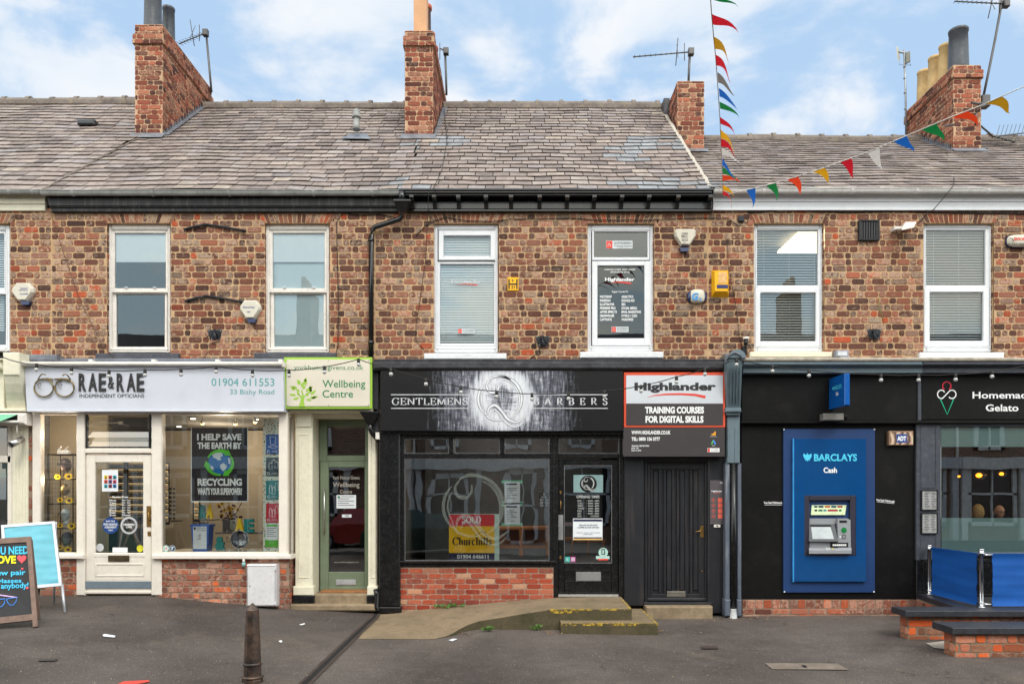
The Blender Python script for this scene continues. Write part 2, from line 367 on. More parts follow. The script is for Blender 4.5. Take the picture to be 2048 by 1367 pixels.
CREAM = M('cream_paint', (228, 219, 207), .42, var=.04, dirt=(176, 160, 142), dirtamt=.28)
IVORY = M('ivory_paint', (226, 220, 198), .45, var=.05, dirt=(160, 150, 122), dirtamt=.3)
BLACK = M('black_paint', (20, 20, 21), .26, var=.3, dirt=(110, 108, 106), dirtamt=.12, spec=.45)
GLOSSB = M('gloss_black_paint', (22, 23, 26), .22, var=.2, spec=.7, dirt=(110, 108, 108), dirtamt=.08)
BLACKW = M('weathered_black', (32, 31, 33), .5, var=.3, dirt=(130, 128, 125), dirtamt=.35, streak=True)
CHAR = M('charcoal_door_paint', (36, 37, 41), .38, var=.15, dirt=(96, 84, 78), dirtamt=.25, streak=True)
MATTB = M('matt_black_board', (15, 14, 14), .5, var=.3, scale=1.2, bump=.01, spec=.18, dirt=(70, 68, 66), dirtamt=.14)
GREY = M('blue_grey_paint', (104, 120, 128), .42, var=.07, dirt=(60, 62, 66), dirtamt=.3)
DGREY = M('slate_grey_paint', (64, 68, 77), .45, var=.12, dirt=(140, 138, 136), dirtamt=.25)
LEAD = M('lead_sheet', (118, 122, 130), .45, .2, var=.2, scale=3, bump=.3, dirt=(180, 178, 172), dirtamt=.4)
LEADD = M('dark_lead', (58, 58, 62), .38, .2, var=.3, scale=4, bump=.5, dirt=(120, 120, 122), dirtamt=.4)
STONE = M('sill_stone_grey', (72, 74, 82), .7, var=.2, scale=9, bump=.4, dirt=(128, 126, 124), dirtamt=.4)
STEP = M('worn_sandstone', (142, 124, 100), .9, var=.22, scale=5, bump=.5, dirt=(86, 78, 62), dirtamt=.5)
WHPAINT = M('white_masonry_paint', (224, 226, 228), .6, var=.05, scale=9, bump=.3, dirt=(140, 132, 122), dirtamt=.35)
GUTG = M('grey_gutter_plastic', (150, 151, 148), .45, var=.15, dirt=(90, 84, 72), dirtamt=.5, streak=True)
GUTW = M('weathered_white_gutter', (212, 210, 206), .45, var=.1, dirt=(116, 108, 98), dirtamt=.5)
STEEL = M('brushed_steel', (190, 188, 186), .28, .9, var=.08, bump=.02)
BRASS = M('aged_brass', (168, 132, 78), .35, .9, var=.2)
RIDGE = M('ridge_tile_clay', (120, 110, 104), .85, var=.3, scale=4, bump=.6, dirt=(168, 152, 110), dirtamt=.5)
DARK = M('dark_void', (26, 25, 25), .9, bump=0)
ROOM = M('room_plaster', (150, 146, 138), .9, var=.05)
ROOMW = M('shop_plaster', (214, 200, 178), .85, var=.04)
GLU = glassmat('upper_glass', .09, (242, 249, 250), 0, .02, 1.2, (.80, .90, .95))
GLS = glassmat('shop_glass', .10, (248, 252, 250), 0, .012, .8)
GLB = glassmat('barber_glass', .17, (250, 253, 251), 0, .05, 1.4, (.92, .97, 1))
GLD = glassmat('door_glass', .18, (215, 220, 216), 0, .03, 1.6)
ROOFM = MC['slate']
# ---------------------------------------------------------------- setting
def grid(name, x0, x1, y0, y1, nx, ny, fz, mat, **p):
    m = MB(); 
    for j in range(ny + 1):
        for i in range(nx + 1):
            x = lerp(x0, x1, i / nx); y = lerp(y0, y1, j / ny); m.v.append((x, y, fz(x, y)))
    for j in range(ny):
        for i in range(nx): a = j * (nx + 1) + i; m.face([a, a + 1, a + nx + 2, a + nx + 1], sm=True)
    return m.obj(name, mat, **p)
def dimple(x, y): return gz(x, y) + .006 * noise.noise((x * .8, y * .8, 3))
grid('pavement', -14, 16, -6, 1.2, 150, 40, dimple, MC['asphalt'], kind='structure')
m = MB(); m.wbox((-60, -6.18, -.6), (60, -6.0, gz(0, -6) + .0), .01); m.obj('kerb', M('kerb_stone', (140, 134, 126), .85, var=.2, bump=.3), kind='structure')
m = MB(); m.add([(-90, -14, -.46), (90, -14, -.46), (90, -6.17, -.42), (-90, -6.17, -.42)], [(0, 1, 2, 3)]); m.obj('road', MC['asphalt'], kind='structure')
m = MB(); m.add([(-90, -18.6, -.32), (90, -18.6, -.32), (90, -14, -.34), (-90, -14, -.34), (-90, -14, -.5), (90, -14, -.5)], [(0, 1, 2, 3), (3, 2, 5, 4)]); m.obj('far_pavement', M('paving_concrete', (124, 120, 114), .9, var=.2, bump=.2), kind='structure')
m = MB(); m.add([(-400, -400, -.7), (400, -400, -.7), (400, 400, -.7), (-400, 400, -.7)], [(0, 1, 2, 3)]); m.obj('ground', M('earth', (92, 88, 80), .95, var=.2), kind='structure')
for xa, xb in ((-60, -13.9), (15.9, 60)):
    m = MB(); m.add([(xa, -6, -.17), (xb, -6, -.17), (xb, 1.2, -.1), (xa, 1.2, -.1)], [(0, 1, 2, 3)]); m.obj('pavement', MC['asphalt'], kind='structure')
# ---------------------------------------------------------------- houses
PX = lambda p, Y=0: W(p, 0, Y).x
PZ = lambda p, Y=0: W(0, p, Y).z
HB = [PX(-420), PX(103), PX(750), PX(1416), PX(2480)]
H = []
for i, (lab) in enumerate(('brick terraced house with cream fascia and white shop pilaster at the end of the row',
    'brick terraced house over the white opticians and green wellbeing doorway', 'brick terraced house over the black barbers shop with bracketed black eaves',
    'brick terraced house over the blue cash machine and gelato shop with white eaves')):
    H.append(thing('terraced_house', lab, 'house', ((HB[i] + HB[i + 1]) / 2, 3.5, -.2), 'brick houses of the terrace'))
WIN = {  # outer frames by house
    0: [(-112, 449, 20, 702)], 1: [(213, 448, 341, 705), (529, 448, 659, 705)], 2: [(867, 449, 997, 705), (1174, 449, 1308, 703)], 3: [(1507, 448, 1648, 703), (1846, 446, 1987, 703)]}
WT, WB = PZ(417), PZ(724)
def arch(mb, x0, x1, seed, n=16):
    rnd = random.Random(seed); za, zb = PZ(446.5), PZ(427.5); xa, xb = PX(x0 - 3), PX(x1 + 3); e = .075
    mb.m = 1; mb.add([(xa - e, -.002, zb), (xa, -.002, za), (xb, -.002, za), (xb + e, -.002, zb)], [(0, 1, 2, 3)]); mb.m = 0
    for i in range(n):
        a0, a1 = (i + .08) / n, (i + .92) / n; q = []
        for a, z in ((a0, za + .004), (a1, za + .004), (a1, zb - .004), (a0, zb - .004)):
            k = (z - za) / (zb - za); q.append(Vector((lerp(xa - e * k, xb + e * k, a), 0, z + rnd.uniform(-.003, .003))))
        c = sum(q, Vector()) / 4; y = -.006 + rnd.uniform(-.002, .002)
        f = [Vector((p.x + (c.x - p.x) * .14, y, p.z + (c.z - p.z) * .05)) for p in q]; md = [Vector((p.x, y + .004, p.z)) for p in q]; bk = [Vector((p.x, .004, p.z)) for p in q]
        mb.add(f + md + bk, [(0, 1, 2, 3)] + [t for k in range(4) for t in ((4 + k, 4 + (k + 1) % 4, (k + 1) % 4, k), (8 + k, 8 + (k + 1) % 4, 4 + (k + 1) % 4, 4 + k))], (rnd.random(), rnd.random(), rnd.random()))
    mb.m = 1; mb.add([(xa, -.004, za), (xb, -.004, za), (xb, .12, za), (xa, .12, za)], [(0, 1, 2, 3)]); mb.m = 0
for hi in range(4):
    x0, x1 = HB[hi], HB[hi + 1]; mb = MB(); holes = []
    for (a, b, c, d) in WIN[hi]:
        holes.append((PX(a) - x0, -.01, PX(c) - x0, PZ(446.5) - WB)); holes.append((PX(a - 3) - .04 - x0, PZ(446.5) - WB - .001, PX(c + 3) + .04 - x0, PZ(427.5) - WB))
    brick_panel(mb, (x0 + .006, 0, WB), (1, 0, 0), (0, -1, 0), x1 - x0 - .012, WT - WB, holes=holes, seed=20 + hi, course=.0921, phase=(.1, 0, .06, .17)[hi])
    for k, (a, b, c, d) in enumerate(WIN[hi]):
        arch(mb, a, c, 50 + hi * 5 + k, 16)
        for xx, nn in ((PX(a), 1), (PX(c), -1)):
            brick_panel(mb, (xx, 0.004 if nn > 0 else .004, WB), (0, 1, 0), (nn, 0, 0), .12, PZ(446.5) - WB, seed=90 + hi + k, bond='header')
    for k in range(4 * 6): pass
    mb.m = 1  # seam beside each party line, backing walls of the house
    mb.wbox((x0 - .012, -.002, WB), (x0 + .012, .05, WT), 0)
    mb.m = 2; a = x0 + .02; b = x1 - .02
    mb.wbox((a, 7.2, 2.8), (b, 7.4, 5.9), 0); mb.wbox((a - .02, .2, 3.0), (a + .04, 7.2, 5.9), 0); mb.wbox((b - .04, .2, 3.0), (b + .02, 7.2, 5.9), 0)
    la, lb = ((HB[0], -7.32), (-7.29, PX(752)), (PX(755), PX(1476)), (PX(1479), HB[4]))[hi]
    mb.wbox((la, 7.2, -.6), (lb, 7.4, 2.78), 0); mb.wbox((la, .16, -.6), (la + .03, 7.2, 2.78), 0); mb.wbox((lb - .03, .16, -.6), (lb, 7.2, 2.78), 0)
    mb.wbox((la, .16, 2.78), (lb, 7.2, 3.0), 0); mb.wbox((la + .03, .2, -.6), (lb - .03, 7.2, .08), 0); mb.wbox((a + .04, .15, 5.62), (b - .04, 7.2, 5.7), 0); mb.wbox((a + .04, 3.2, 3.0), (b - .04, 3.3, 5.62), 0)
    mb.obj('wall', [BR, MO, ROOM], H[hi])
# ---- roofs
YE, YR = -.16, 3.8
ZE = PZ(381, YE); ZR = W(0, 213, YR).z; ZR0 = W(0, 205, YR).z; ZR3 = W(0, 280, YR).z; ZE3 = PZ(377, YE)
XP1e, XP1r, XP2, XV = PX(86, YE), -6.12, PX(803, YE), PX(1421, YE)
def und(x, t, a=.03): return a * noise.noise((x * .55, t * 2.2, 5)) + .012 * noise.noise((x * 2, t * 7, 9))
NEW = [(1215, 298, 1290, 325), (1265, 278, 1366, 308), (860, 274, 925, 300), (800, 282, 838, 302), (780, 362, 850, 386), (1228, 364, 1440, 386)]
def roof(parent, xa, xb, ze, zr, rows, wid, seed, backtoo=True, amp=.03):
    rnd = random.Random(seed); mb = MB(); n = Vector((0, -(zr - ze), YR - YE)).normalized()
    def P(x, t, h): return Vector((x, lerp(YE, YR, t), lerp(ze, zr, t) + und(x, t, amp))) + n * h
    for i in range(rows):
        t0, t1 = i / rows, min(1.0, (i + 1.12) / rows); x = min(xa(0), xa(1)) - 1 + (wid / 2 if i % 2 else 0) + rnd.uniform(-.02, .02)
        while x < max(xb(0), xb(1)):
            w = wid * rnd.uniform(.9, 1.08); a, b = x + .006, x + w - .006; x += w
            la, lb = xa(t0), xb(t0)
            a, b = max(a, la), min(b, lb)
            if b - a < .03: continue
            ppx, ppy = proj(P((a + b) / 2, t0, 0)); new = any(q[0] < ppx < q[2] and q[1] < ppy < q[3] for q in NEW) and rnd.random() < .86
            h0 = .018 + rnd.uniform(0, .008); h1 = .004; s = rnd.uniform(-.007, .007) / 5 * .6; s2 = rnd.uniform(-.012, .012) / 5 * .5
            if rnd.random() < .03: s2 -= .004
            v = [P(a, t0 + s, h0 + rnd.uniform(0, .003)), P(b, t0 + s + s2, h0 + rnd.uniform(0, .003)), P(b, t1, h1), P(a, t1, h1)]
            u = [q - n * .009 for q in v]
            mb.add(v + u, [(0, 1, 2, 3), (4, 5, 1, 0), (5, 6, 2, 1), (7, 4, 0, 3)], (rnd.random(), rnd.random(), (1.0 if new else (.3 if rnd.random() < .02 else 0.0))))
    mb.m = 1; A = [P(lerp(xa(t), xb(t), 0), t, -.02) for t in (0, 1)]; B = [P(xb(t), t, -.02) for t in (0, 1)]
    mb.add([A[0], B[0], B[1], A[1]], [(0, 1, 2, 3)]); bk = Vector((0, 4.0, ze - zr)); mb.add([A[1], B[1], B[1] + bk, A[1] + bk], [(0, 1, 2, 3)])
    o = mb.obj('roof', [ROOFM, DARK], parent)
    return o
roofs = [roof(H[0], lambda t: -13.6, lambda t: lerp(XP1e, XP1r, t) - .0, ZE, ZR0, 25, .27, 3), roof(H[1], lambda t: lerp(XP1e, XP1r, t), lambda t: XP2, ZE, ZR, 25, .27, 4),
         roof(H[2], lambda t: XP2, lambda t: XV, ZE, ZR, 25, .27, 5), roof(H[3], lambda t: XV - .0 + .02 * t, lambda t: 15.0, ZE3, ZR3, 22, .29, 6, amp=.025)]
def ridge(parent, xa, xb, z, seed):
    mb = MB(); rnd = random.Random(seed); x = xa; L = .46
    while x < xb - .05:
        e = min(x + L, xb); dz = und(x, 1) + rnd.uniform(-.004, .004); r = .105
        for (a, b, rr) in ((x, e, r), (e - .07, e, r + .022)):
            n = 9; A = [Vector((a, YR + math.cos(math.pi * k / (n - 1)) * rr * 1.15, z + .0 + dz + math.sin(math.pi * k / (n - 1)) * rr)) for k in range(n)]
            mb.hull2(A, [q + Vector((b - a, 0, 0)) for q in A])
        x = e
    mb.wbox((xa, YR - .17, z - .10), (xb, YR + .12, z + .012), .02); return mb.obj('ridge_tiles', RIDGE, parent)
ridge(roofs[0], -13, PX(270, 2.1) + .06, ZR0 - .02, 1); ridge(roofs[1], -6.0, PX(812, 3.6), ZR - .02, 2); ridge(roofs[2], PX(888, 3.9), PX(1322, YR), ZR - .02, 3); ridge(roofs[3], PX(1405, YR), 15, ZR3 - .02, 4)
# verge between the taller roof and the lower one, mortar line on the party wall
mb = MB(); n = 24
for i in range(n):
    t0, t1 = i / n, (i + 1) / n
    def V(t, x, h): return Vector((x, lerp(YE, YR, t), lerp(ZE, ZR, t) + und(XV, t) + h))
    a, b = V(t0, XV, .012), V(t1, XV, .012); j = R.uniform(.01, .03)
    mb.add([V(t0, XV - .01, .02), V(t0, XV + .035 + j, .014), V(t1, XV + .035 + j, .014), V(t1, XV - .01, .02), V(t0, XV + .03, -.72 * min(1, t0 * 2)), V(t1, XV + .03, -.72 * min(1, t1 * 2))], [(0, 1, 2, 3), (1, 4, 5, 2)])
mb.obj('verge', M('verge_mortar', (178, 170, 158), .9, var=.2, scale=8, bump=.5), roofs[2])
mb = MB()
for i in range(20):
    t0, t1 = i / 20 * .62, (i + 1) / 20 * .62
    q = [Vector((lerp(XP1e, XP1r, t) + dx, lerp(YE, YR, t), lerp(ZE, ZR, t) + und(lerp(XP1e, XP1r, t), t) + .034)) for t, dx in ((t0, -.02), (t0, .02), (t1, .02), (t1, -.02))]
    mb.add(q, [(0, 1, 2, 3)])
mb.obj('verge', M('party_mortar', (120, 108, 98), .9, var=.3), roofs[1])
def zroof(ze, zr, y): return lerp(ze, zr, (y - YE) / (YR - YE))
def chimney(parent, xa, xb, ya, yb, zt, zb, band, seed, ze, zr, pots, lead='r', course=.083):
    mb = MB(); h = zt - zb
    def four(xa, xb, ya, yb, z0, h, sd, jag=.005):
        for O, U, N, w in (((xa, ya, z0), (1, 0, 0), (0, -1, 0), xb - xa), ((xb, ya, z0), (0, 1, 0), (1, 0, 0), yb - ya), ((xa, yb, z0), (0, -1, 0), (-1, 0, 0), yb - ya), ((xb, yb, z0), (-1, 0, 0), (0, 1, 0), xb - xa)):
            brick_panel(mb, O, U, N, w, h, course, .225, .108, .011, seed=sd, jag=jag, phase=.02)
    four(xa, xb, ya, yb, zb, h, seed)
    if band:
        e = .028; zb2 = zt - band[0]; four(xa - e, xb + e, ya - e, yb + e, zb2 - band[1], band[1], seed + 5)
        mb.m = 1; mb.wbox((xa - e, ya - e, zb2 - .012), (xb + e, yb + e, zb2), .004); mb.wbox((xa - e, ya - e, zb2 - band[1]), (xb + e, yb + e, zb2 - band[1] + .012), 0)
    mb.m = 1; mb.wbox((xa + .002, ya + .002, zt - .02), (xb - .002, yb - .002, zt + .012), .01)
    mb.hull2([Vector((xa + .02, ya + .02, zt + .01)), Vector((xb - .02, ya + .02, zt + .01)), Vector((xb - .02, yb - .02, zt + .01)), Vector((xa + .02, yb - .02, zt + .01))], [Vector((xa + .12, ya + .12, zt + .06)), Vector((xb - .12, ya + .12, zt + .06)), Vector((xb - .12, yb - .12, zt + .06)), Vector((xa + .12, yb - .12, zt + .06))])
    o = mb.obj('chimney', [BR4, mortarmat('chimney_mortar_%d' % seed, (168, 140, 112), (192, 160, 130))], parent)
    ap = MB(); zf = zroof(ze, zr, ya); ap.wbox((xa - .05, ya - .03, zf - .06), (xb + .05, ya + .0, zf + .05), .01)
    ap.add([Vector((xa - .06, ya - .16, zroof(ze, zr, ya - .16) + .04)), Vector((xb + .06, ya - .16, zroof(ze, zr, ya - .16) + .04)), Vector((xb + .05, ya - .02, zf + .045)), Vector((xa - .05, ya - .02, zf + .045))], [(0, 1, 2, 3)])
    nst = 16; ye = min(yb, YR)
    for s, X in ((-1, xa), (1, xb)):
        if (s > 0 and 'r' in lead) or (s < 0 and 'l' in lead):
            for i in range(nst):
                y0, y1 = lerp(ya, ye, i / nst), lerp(ya, ye, (i + .92) / nst); z = zroof(ze, zr, y0); z1 = zroof(ze, zr, y1); hh = .13 + R.uniform(-.01, .01)
                ap.add([Vector((X + s * .012, y0, z - .02)), Vector((X + s * .012, y1, z1 - .02)), Vector((X + s * .012, y1, z1 + .05)), Vector((X + s * (.012 + R.uniform(0, .012)), y0 + .02, z + hh)), Vector((X + s * (.012 + R.uniform(0, .02)), y0, z + hh))], [(0, 1, 2, 3, 4)])
                ap.add([Vector((X + s * .01, y0, z + .035)), Vector((X + s * .10, y0, z + .03)), Vector((X + s * .10, y1, z1 + .03)), Vector((X + s * .01, y1, z1 + .035))], [(0, 1, 2, 3)])
    ap.obj('flashing', LEAD, o)
    for (x, y, r, zt2, kind) in pots:
        p = MB(); z0 = zt + .03; hh = zt2 - z0
        if kind == 'square':
            p.lathe([(r * 1.22, 0), (r * 1.22, hh * .9), (r * 1.32, hh * .92), (r * 1.34, hh), (r * 1.1, hh), (r * 1.05, hh - .1)], (x, y, z0), 4)
            for v in range(len(p.v)): pass
        else: p.lathe([(r * 1.06, -.05), (r * 1.05, .04), (r * 1.0, .3), (r * .93, hh - .06), (r * 1.0, hh - .055), (r * 1.02, hh - .01), (r * .96, hh), (r * .82, hh), (r * .8, hh - .15)], (x, y, z0), 22)
        if kind == 'square':
            q = []
            for i, v in enumerate(p.v): q.append(v)
            p.v = q
        p.obj('chimney_pot', {'dark': M('glazed_dark_pot', (70, 74, 82), .35, var=.15, dirt=(150, 140, 110), dirtamt=.2), 'tan': M('buff_pot', (202, 170, 118), .7, var=.12, dirt=(110, 96, 80), dirtamt=.35), 'square': M('terracotta_pot', (198, 150, 110), .6, var=.08), 'red': M('dark_red_rim_pot', (86, 62, 56), .6, var=.2)}[kind], o)
        if kind == 'red':
            p = MB(); p.lathe([(r * .95, 0), (r * 1.15, .01), (r * 1.15, .07), (r * .95, .08)], (x, y, zt2 - .07), 20); p.obj('pot_rim', M('orange_clay', (178, 92, 62), .7), o)
    return o
def atd(px, py, d): return ((px - CX) * d / F, d - D, EZ + (HY - py) * d / F)
x0, _, zt = atd(270, 50, 13.1); x1 = atd(325, 50, 13.1)[0]
c1 = chimney(roofs[1], x0, x1, 2.1, 4.2, zt, 7.35, (.165, .17), 31, ZE, ZR, [(-6.32, 2.35, .143, 10.5, 'dark'), (-6.32, 2.95, .108, atd(0, 16, 13.95)[2], 'dark')])
x0, _, zt = atd(810, 62, 13.05); x1 = atd(866, 62, 13.05)[0]
c2 = chimney(roofs[2], x0, x1, 2.05, 4.2, zt, 7.3, (.10, .17), 41, ZE, ZR, [(-1.67, 2.32, .13, 10.3, 'square'), (-1.665, 2.95, .10, atd(0, 13, 13.95)[2], 'red'), (-1.665, 3.5, .1, atd(0, 68, 14.5)[2], 'red'), (-1.66, 4.0, .1, atd(0, 95, 15.0)[2], 'red')])
x0, _, zt = atd(1355, 163, 13.6); x1 = atd(1408, 163, 13.6)[0]
c3 = chimney(roofs[3], x0, x1, 2.6, 3.8, zt, 6.9, None, 51, ZE3, ZR3, [], lead='l')
x0, _, zt = atd(1907, 131, 13.63); x1 = atd(1962, 131, 13.63)[0]
c4 = chimney(roofs[3], x0, x1, 2.63, 4.3, zt, 6.9, (.085, .15), 61, ZE3, ZR3, [(7.93, 2.85, .165, atd(0, 57, 13.8)[2], 'dark'), (7.93, 3.25, .125, atd(0, 88, 14.2)[2], 'tan'), (7.93, 3.62, .125, atd(0, 114, 14.6)[2], 'tan'), (7.93, 4.02, .125, atd(0, 142, 15.0)[2], 'tan')], lead='l')
mb = MB(); p = atd(1328, 215, 14.3); mb.wbox((p[0], 3.3, p[2] - .3), (2.83, 3.6, p[2] + .18), .01); mb.obj('flashing', LEADD, c3)
# ---- eaves: fascias and gutters
def gut(parent, a, b, y, dia, mat, brk=(), bm=None, Y=-.17):
    m = MB(); r = dia / 2 * (D + Y) / F; z = PZ(y, Y); xa, xb = PX(a, Y), PX(b, Y); n = 9
    A = [Vector((xa, Y - math.cos(math.pi * k / (n - 1)) * r, z + r * .5 - math.sin(math.pi * k / (n - 1)) * r * 1.4)) for k in range(n)]
    m.hull2(A, [q + Vector((xb - xa, 0, 0)) for q in A]); m.tube([(xa, Y - r, z + r * .5), (xb, Y - r, z + r * .5)], .008, 6)
    o = m.obj('gutter', mat, parent)
    if brk:
        for k in brk:
            m = MB(); x = PX(k, Y); rr = r + .006; A = [Vector((x - .018, Y - math.cos(math.pi * q / 8) * rr, z + r * .5 - math.sin(math.pi * q / 8) * rr * 1.42)) for q in range(9)]; m.hull2(A, [q + Vector((.036, 0, 0)) for q in A]); m.obj('gutter_bracket', bm or mat, o)
    return o
gut(H[0], -420, 80, 384, 10, GUTG, (20, 66)); gut(H[1], 83, 800, 386, 12, GUTG, (147, 306, 459, 628, 745)); gut(H[3], 1428, 2480, 382, 11.5, GUTW, (1527, 1703, 1832, 1975))
m = MB()  # moulded black ogee gutter of the barbers' house
for ya, yb, Y, d in ((376, 381, -.25, .12), (381, 386, -.23, .10), (386, 391, -.20, .08)): m.box(800, ya, 1424, yb, Y, d, .012)
m.obj('gutter', GLOSSB, H[2])
m = MB(); m.box(-420, 388, 90, 407, -.06, .08); m.box(-420, 407, 90, 421, -.04, .06, .006); m.obj('fascia_board', IVORY, H[0])
m = MB(); m.prism([(93, 389), (815, 389), (815, 411), (98, 411)], -.10, .12); m.box(99, 411, 815, 415, -.08, .1, .006); m.box(102, 415, 815, 423.5, -.06, .08, .01); m.obj('fascia_board', BLACKW, H[1])
m = MB(); m.box(817, 389, 1424, 401, -.03, .06); m.box(817, 401, 1424, 418, -.05, .08, .006); m.box(815, 418, 1426, 422.5, -.075, .1, .006); m.obj('fascia_board', GLOSSB, H[2])
for px in (824, 869, 917, 972, 1022, 1079, 1134, 1188, 1243, 1297, 1355, 1419):
    m = MB(); xa = PX(px - 4, -.15); xb = xa + .058
    prof = [(-.03, PZ(390, -.1)), (-.22, PZ(390, -.2)), (-.22, PZ(395, -.2)), (-.18, PZ(398, -.18)), (-.12, PZ(403, -.12)), (-.14, PZ(407, -.14)), (-.12, PZ(412, -.12)), (-.09, PZ(417, -.09)), (-.04, PZ(417, -.09))]
    m.hull2([Vector((xa, y, z)) for y, z in prof], [Vector((xb, y, z)) for y, z in prof]); m.obj('eaves_bracket', GLOSSB, H[2])
m = MB(); m.box(1426, 387, 2480, 403, -.06, .08, .004); m.box(1426, 403.6, 2480, 420, -.045, .07, .006); m.box(1426, 416, 2480, 420, -.055, .01, .002); m.obj('fascia_board', WHITE, H[3])
for i, (a, b) in enumerate(((-420, 95), (98, 812), (816, 1424), (1426, 2480))):
    m = MB(); m.wbox((PX(a), -.13, PZ(388) - .0), (PX(b), .2, PZ(388) + .02), 0); m.obj('soffit', M('soffit_black', (30, 30, 32), .6) if i in (1, 2) else CREAMP, H[i])
# ---- upper windows
def glass(parent, x0, y0, x1, y1, Y, mat): m = MB(); m.quad(x0, y0, x1, y1, Y); return m.obj('pane', mat, parent)
def venetian(parent, x0, y0, x1, y1, Y, sp, tilt, mat, wid=.026):
    m = MB(); z0, z1 = PZ(y1, Y), PZ(y0, Y); xa, xb = PX(x0, Y), PX(x1, Y); n = int((z1 - z0) / (sp * (D + Y) / F)); dy, dz = math.cos(tilt) * wid / 2, math.sin(tilt) * wid / 2
    for i in range(n + 1):
        z = lerp(z0, z1, i / n); t = .0012
        m.add([(xa, Y - dy, z - dz), (xb, Y - dy, z - dz), (xb, Y, z + .002), (xa, Y, z + .002), (xb, Y + dy, z + dz), (xa, Y + dy, z + dz), (xa, Y - dy, z - dz - t), (xb, Y - dy, z - dz - t), (xb, Y + dy, z + dz - t), (xa, Y + dy, z + dz - t)], [(0, 1, 2, 3), (3, 2, 4, 5), (7, 6, 9, 8), (6, 7, 1, 0)])
    for f in (.12, .5, .88): m.tube([(lerp(xa, xb, f), Y - dy - .003, z0), (lerp(xa, xb, f), Y - dy - .003, z1)], .0015, 4)
    return m.obj('blind', mat, parent)
def sill(parent, x0, y0, x1, y1, mat, Y=-.07):
    m = MB(); m.box(x0, y0, x1, y1, Y, -Y + .14, .012); a = W(x0, y0, Y); b = W(x1, y0, Y)
    return m.obj('window_sill', mat, parent)
BL = M('white_blind', (240, 242, 242), .6, var=.02, bump=0); FR = M('frosted_film', (206, 218, 220), .5, var=.03, bump=0)
def window(h, outer, fw, mat): m = MB(); m.ring(*outer, fw, .055, .09, .012); m.ring(outer[0] + fw[0] * .6, outer[1] + fw[1] * .6, outer[2] - fw[2] * .6, outer[3] - fw[3] * .6, 2, .048, .02, .005); return m.obj('window', mat, H[h])
def sash(parent, o, g, Y, mat, dep=.05): m = MB(); m.ring(*o, (g[0] - o[0], g[1] - o[1], o[2] - g[2], o[3] - g[3]), Y, dep, .008); return m.obj('sash', mat, parent)
wn = window(0, (-112, 449, 20, 702), (9, 12, 9, 9), WHITE); sash(wn, (-103, 461, 11, 588), (-98, 467, 8, 576), .075, WHITE); sash(wn, (-103, 578, 14, 694), (-94, 588, 11, 689), .1, WHITE)
glass(wn, -98, 467, 8, 576, .1, GLU); glass(wn, -94, 588, 11, 689, .12, GLU); venetian(wn, -100, 467, 9, 660, .2, 4.6, .9, BL)
for (o, lx, fx) in (((213, 448, 341, 705), 0, 0), ((529, 448, 659, 705), 316, 1)):
    wn = window(1, o, (9, 12, 6, 10), CREAMP); a, b = o[0] + 9, o[2] - 5
    sash(wn, (a, 459, b, 585), (a + 7, 466, b - 5, 576), .075, CREAMP); sash(wn, (a + 3, 580, b - 2, 697), (a + 10, 588, b - 7, 693), .11, CREAMP)
    glass(wn, a + 7, 466, b - 5, 576, .10, GLU); glass(wn, a + 10, 588, b - 7, 693, .14, GLU)
    m = MB(); Y = .118; m.box(a + 2, 460, b, 524, Y, .004, 0); m.obj('blind', BL, wn)
    if fx:
        m = MB(); m.quad(a + 2, 524, b, 700, .15); m.obj('blind', FR, wn)
    sill(wn, *((190, 706, 357, 718.5) if not fx else (508, 705, 672, 717)), STONE)
    m = MB()
    for k in (.27, .77): p = W(lerp(a, b, k), 576, .07); m.wbox((p.x - .022, .052, p.z), (p.x + .022, .075, p.z + .012), .004)
    m.obj('sash_lift', WHITE, wn)
wn = window(2, (867, 449, 997, 705), (8, 11, 7, 13), WHITE); sash(wn, (877, 461, 991, 520), (887, 471, 981, 511), .045, WHITE); sash(wn, (875, 523, 990, 692), (880, 528, 988, 686), .07, WHITE)
glass(wn, 887, 471, 981, 511, .08, GLU); glass(wn, 880, 528, 988, 686, .1, GLU); venetian(wn, 878, 468, 990, 682, .13, 4.9, 1.08, BL, .036); sill(wn, 848, 706, 1013, 718, WHPAINT)
WHL = M('white_vinyl', (236, 236, 236), .5, var=.02, bump=0); FAINT = M('faded_vinyl', (206, 214, 216), .5, bump=0); REDV = M('red_vinyl', (224, 70, 56), .45, var=.03, bump=0)
m = MB(); m.text('Highlander', 903, 559, 963, 569, .092, .01); m.m = 1; m.stroke([(913, 569), (935, 567.5), (955, 570)], [.5, 1.6, 2], .092); m.obj('lettering', [FAINT, REDV], wn)
def adobe(m, x0, y0, x1, y1, Y, base):
    m.m = base; m.quad(x0, y0, x1, y1, Y); h = y1 - y0; m.m = base + 1; m.quad(x0 + .6, y0 + .6, x0 + h * .8, y1 - .6, Y - .002)
    m.m = base; m.stroke([(x0 + h * .2, y1 - h * .3), (x0 + h * .4, y0 + h * .3), (x0 + h * .6, y1 - h * .3)], h * .07, Y - .004)
    m.m = base + 2; m.text('AUTHORISED', x0 + h * .98, y0 + h * .17, x1 - 1.5, y0 + h * .45, Y - .002); m.text('Training Centre', x0 + h * .98, y0 + h * .55, x1 - 1.5, y0 + h * .88, Y - .002)
INK = M('grey_ink', (60, 58, 60), .6, bump=0)
m = MB(); adobe(m, 916, 657, 949, 666.5, .092, 0); m.obj('sticker', [FAINT, REDV, INK], wn)
wn = window(2, (1174, 449, 1308, 703), (8, 13, 8, 12), WHITE); sash(wn, (1184, 458, 1299, 520), (1188, 463, 1295, 514), .06, WHITE); sash(wn, (1184, 522, 1302, 691), (1195, 531, 1289, 676), .045, WHITE)
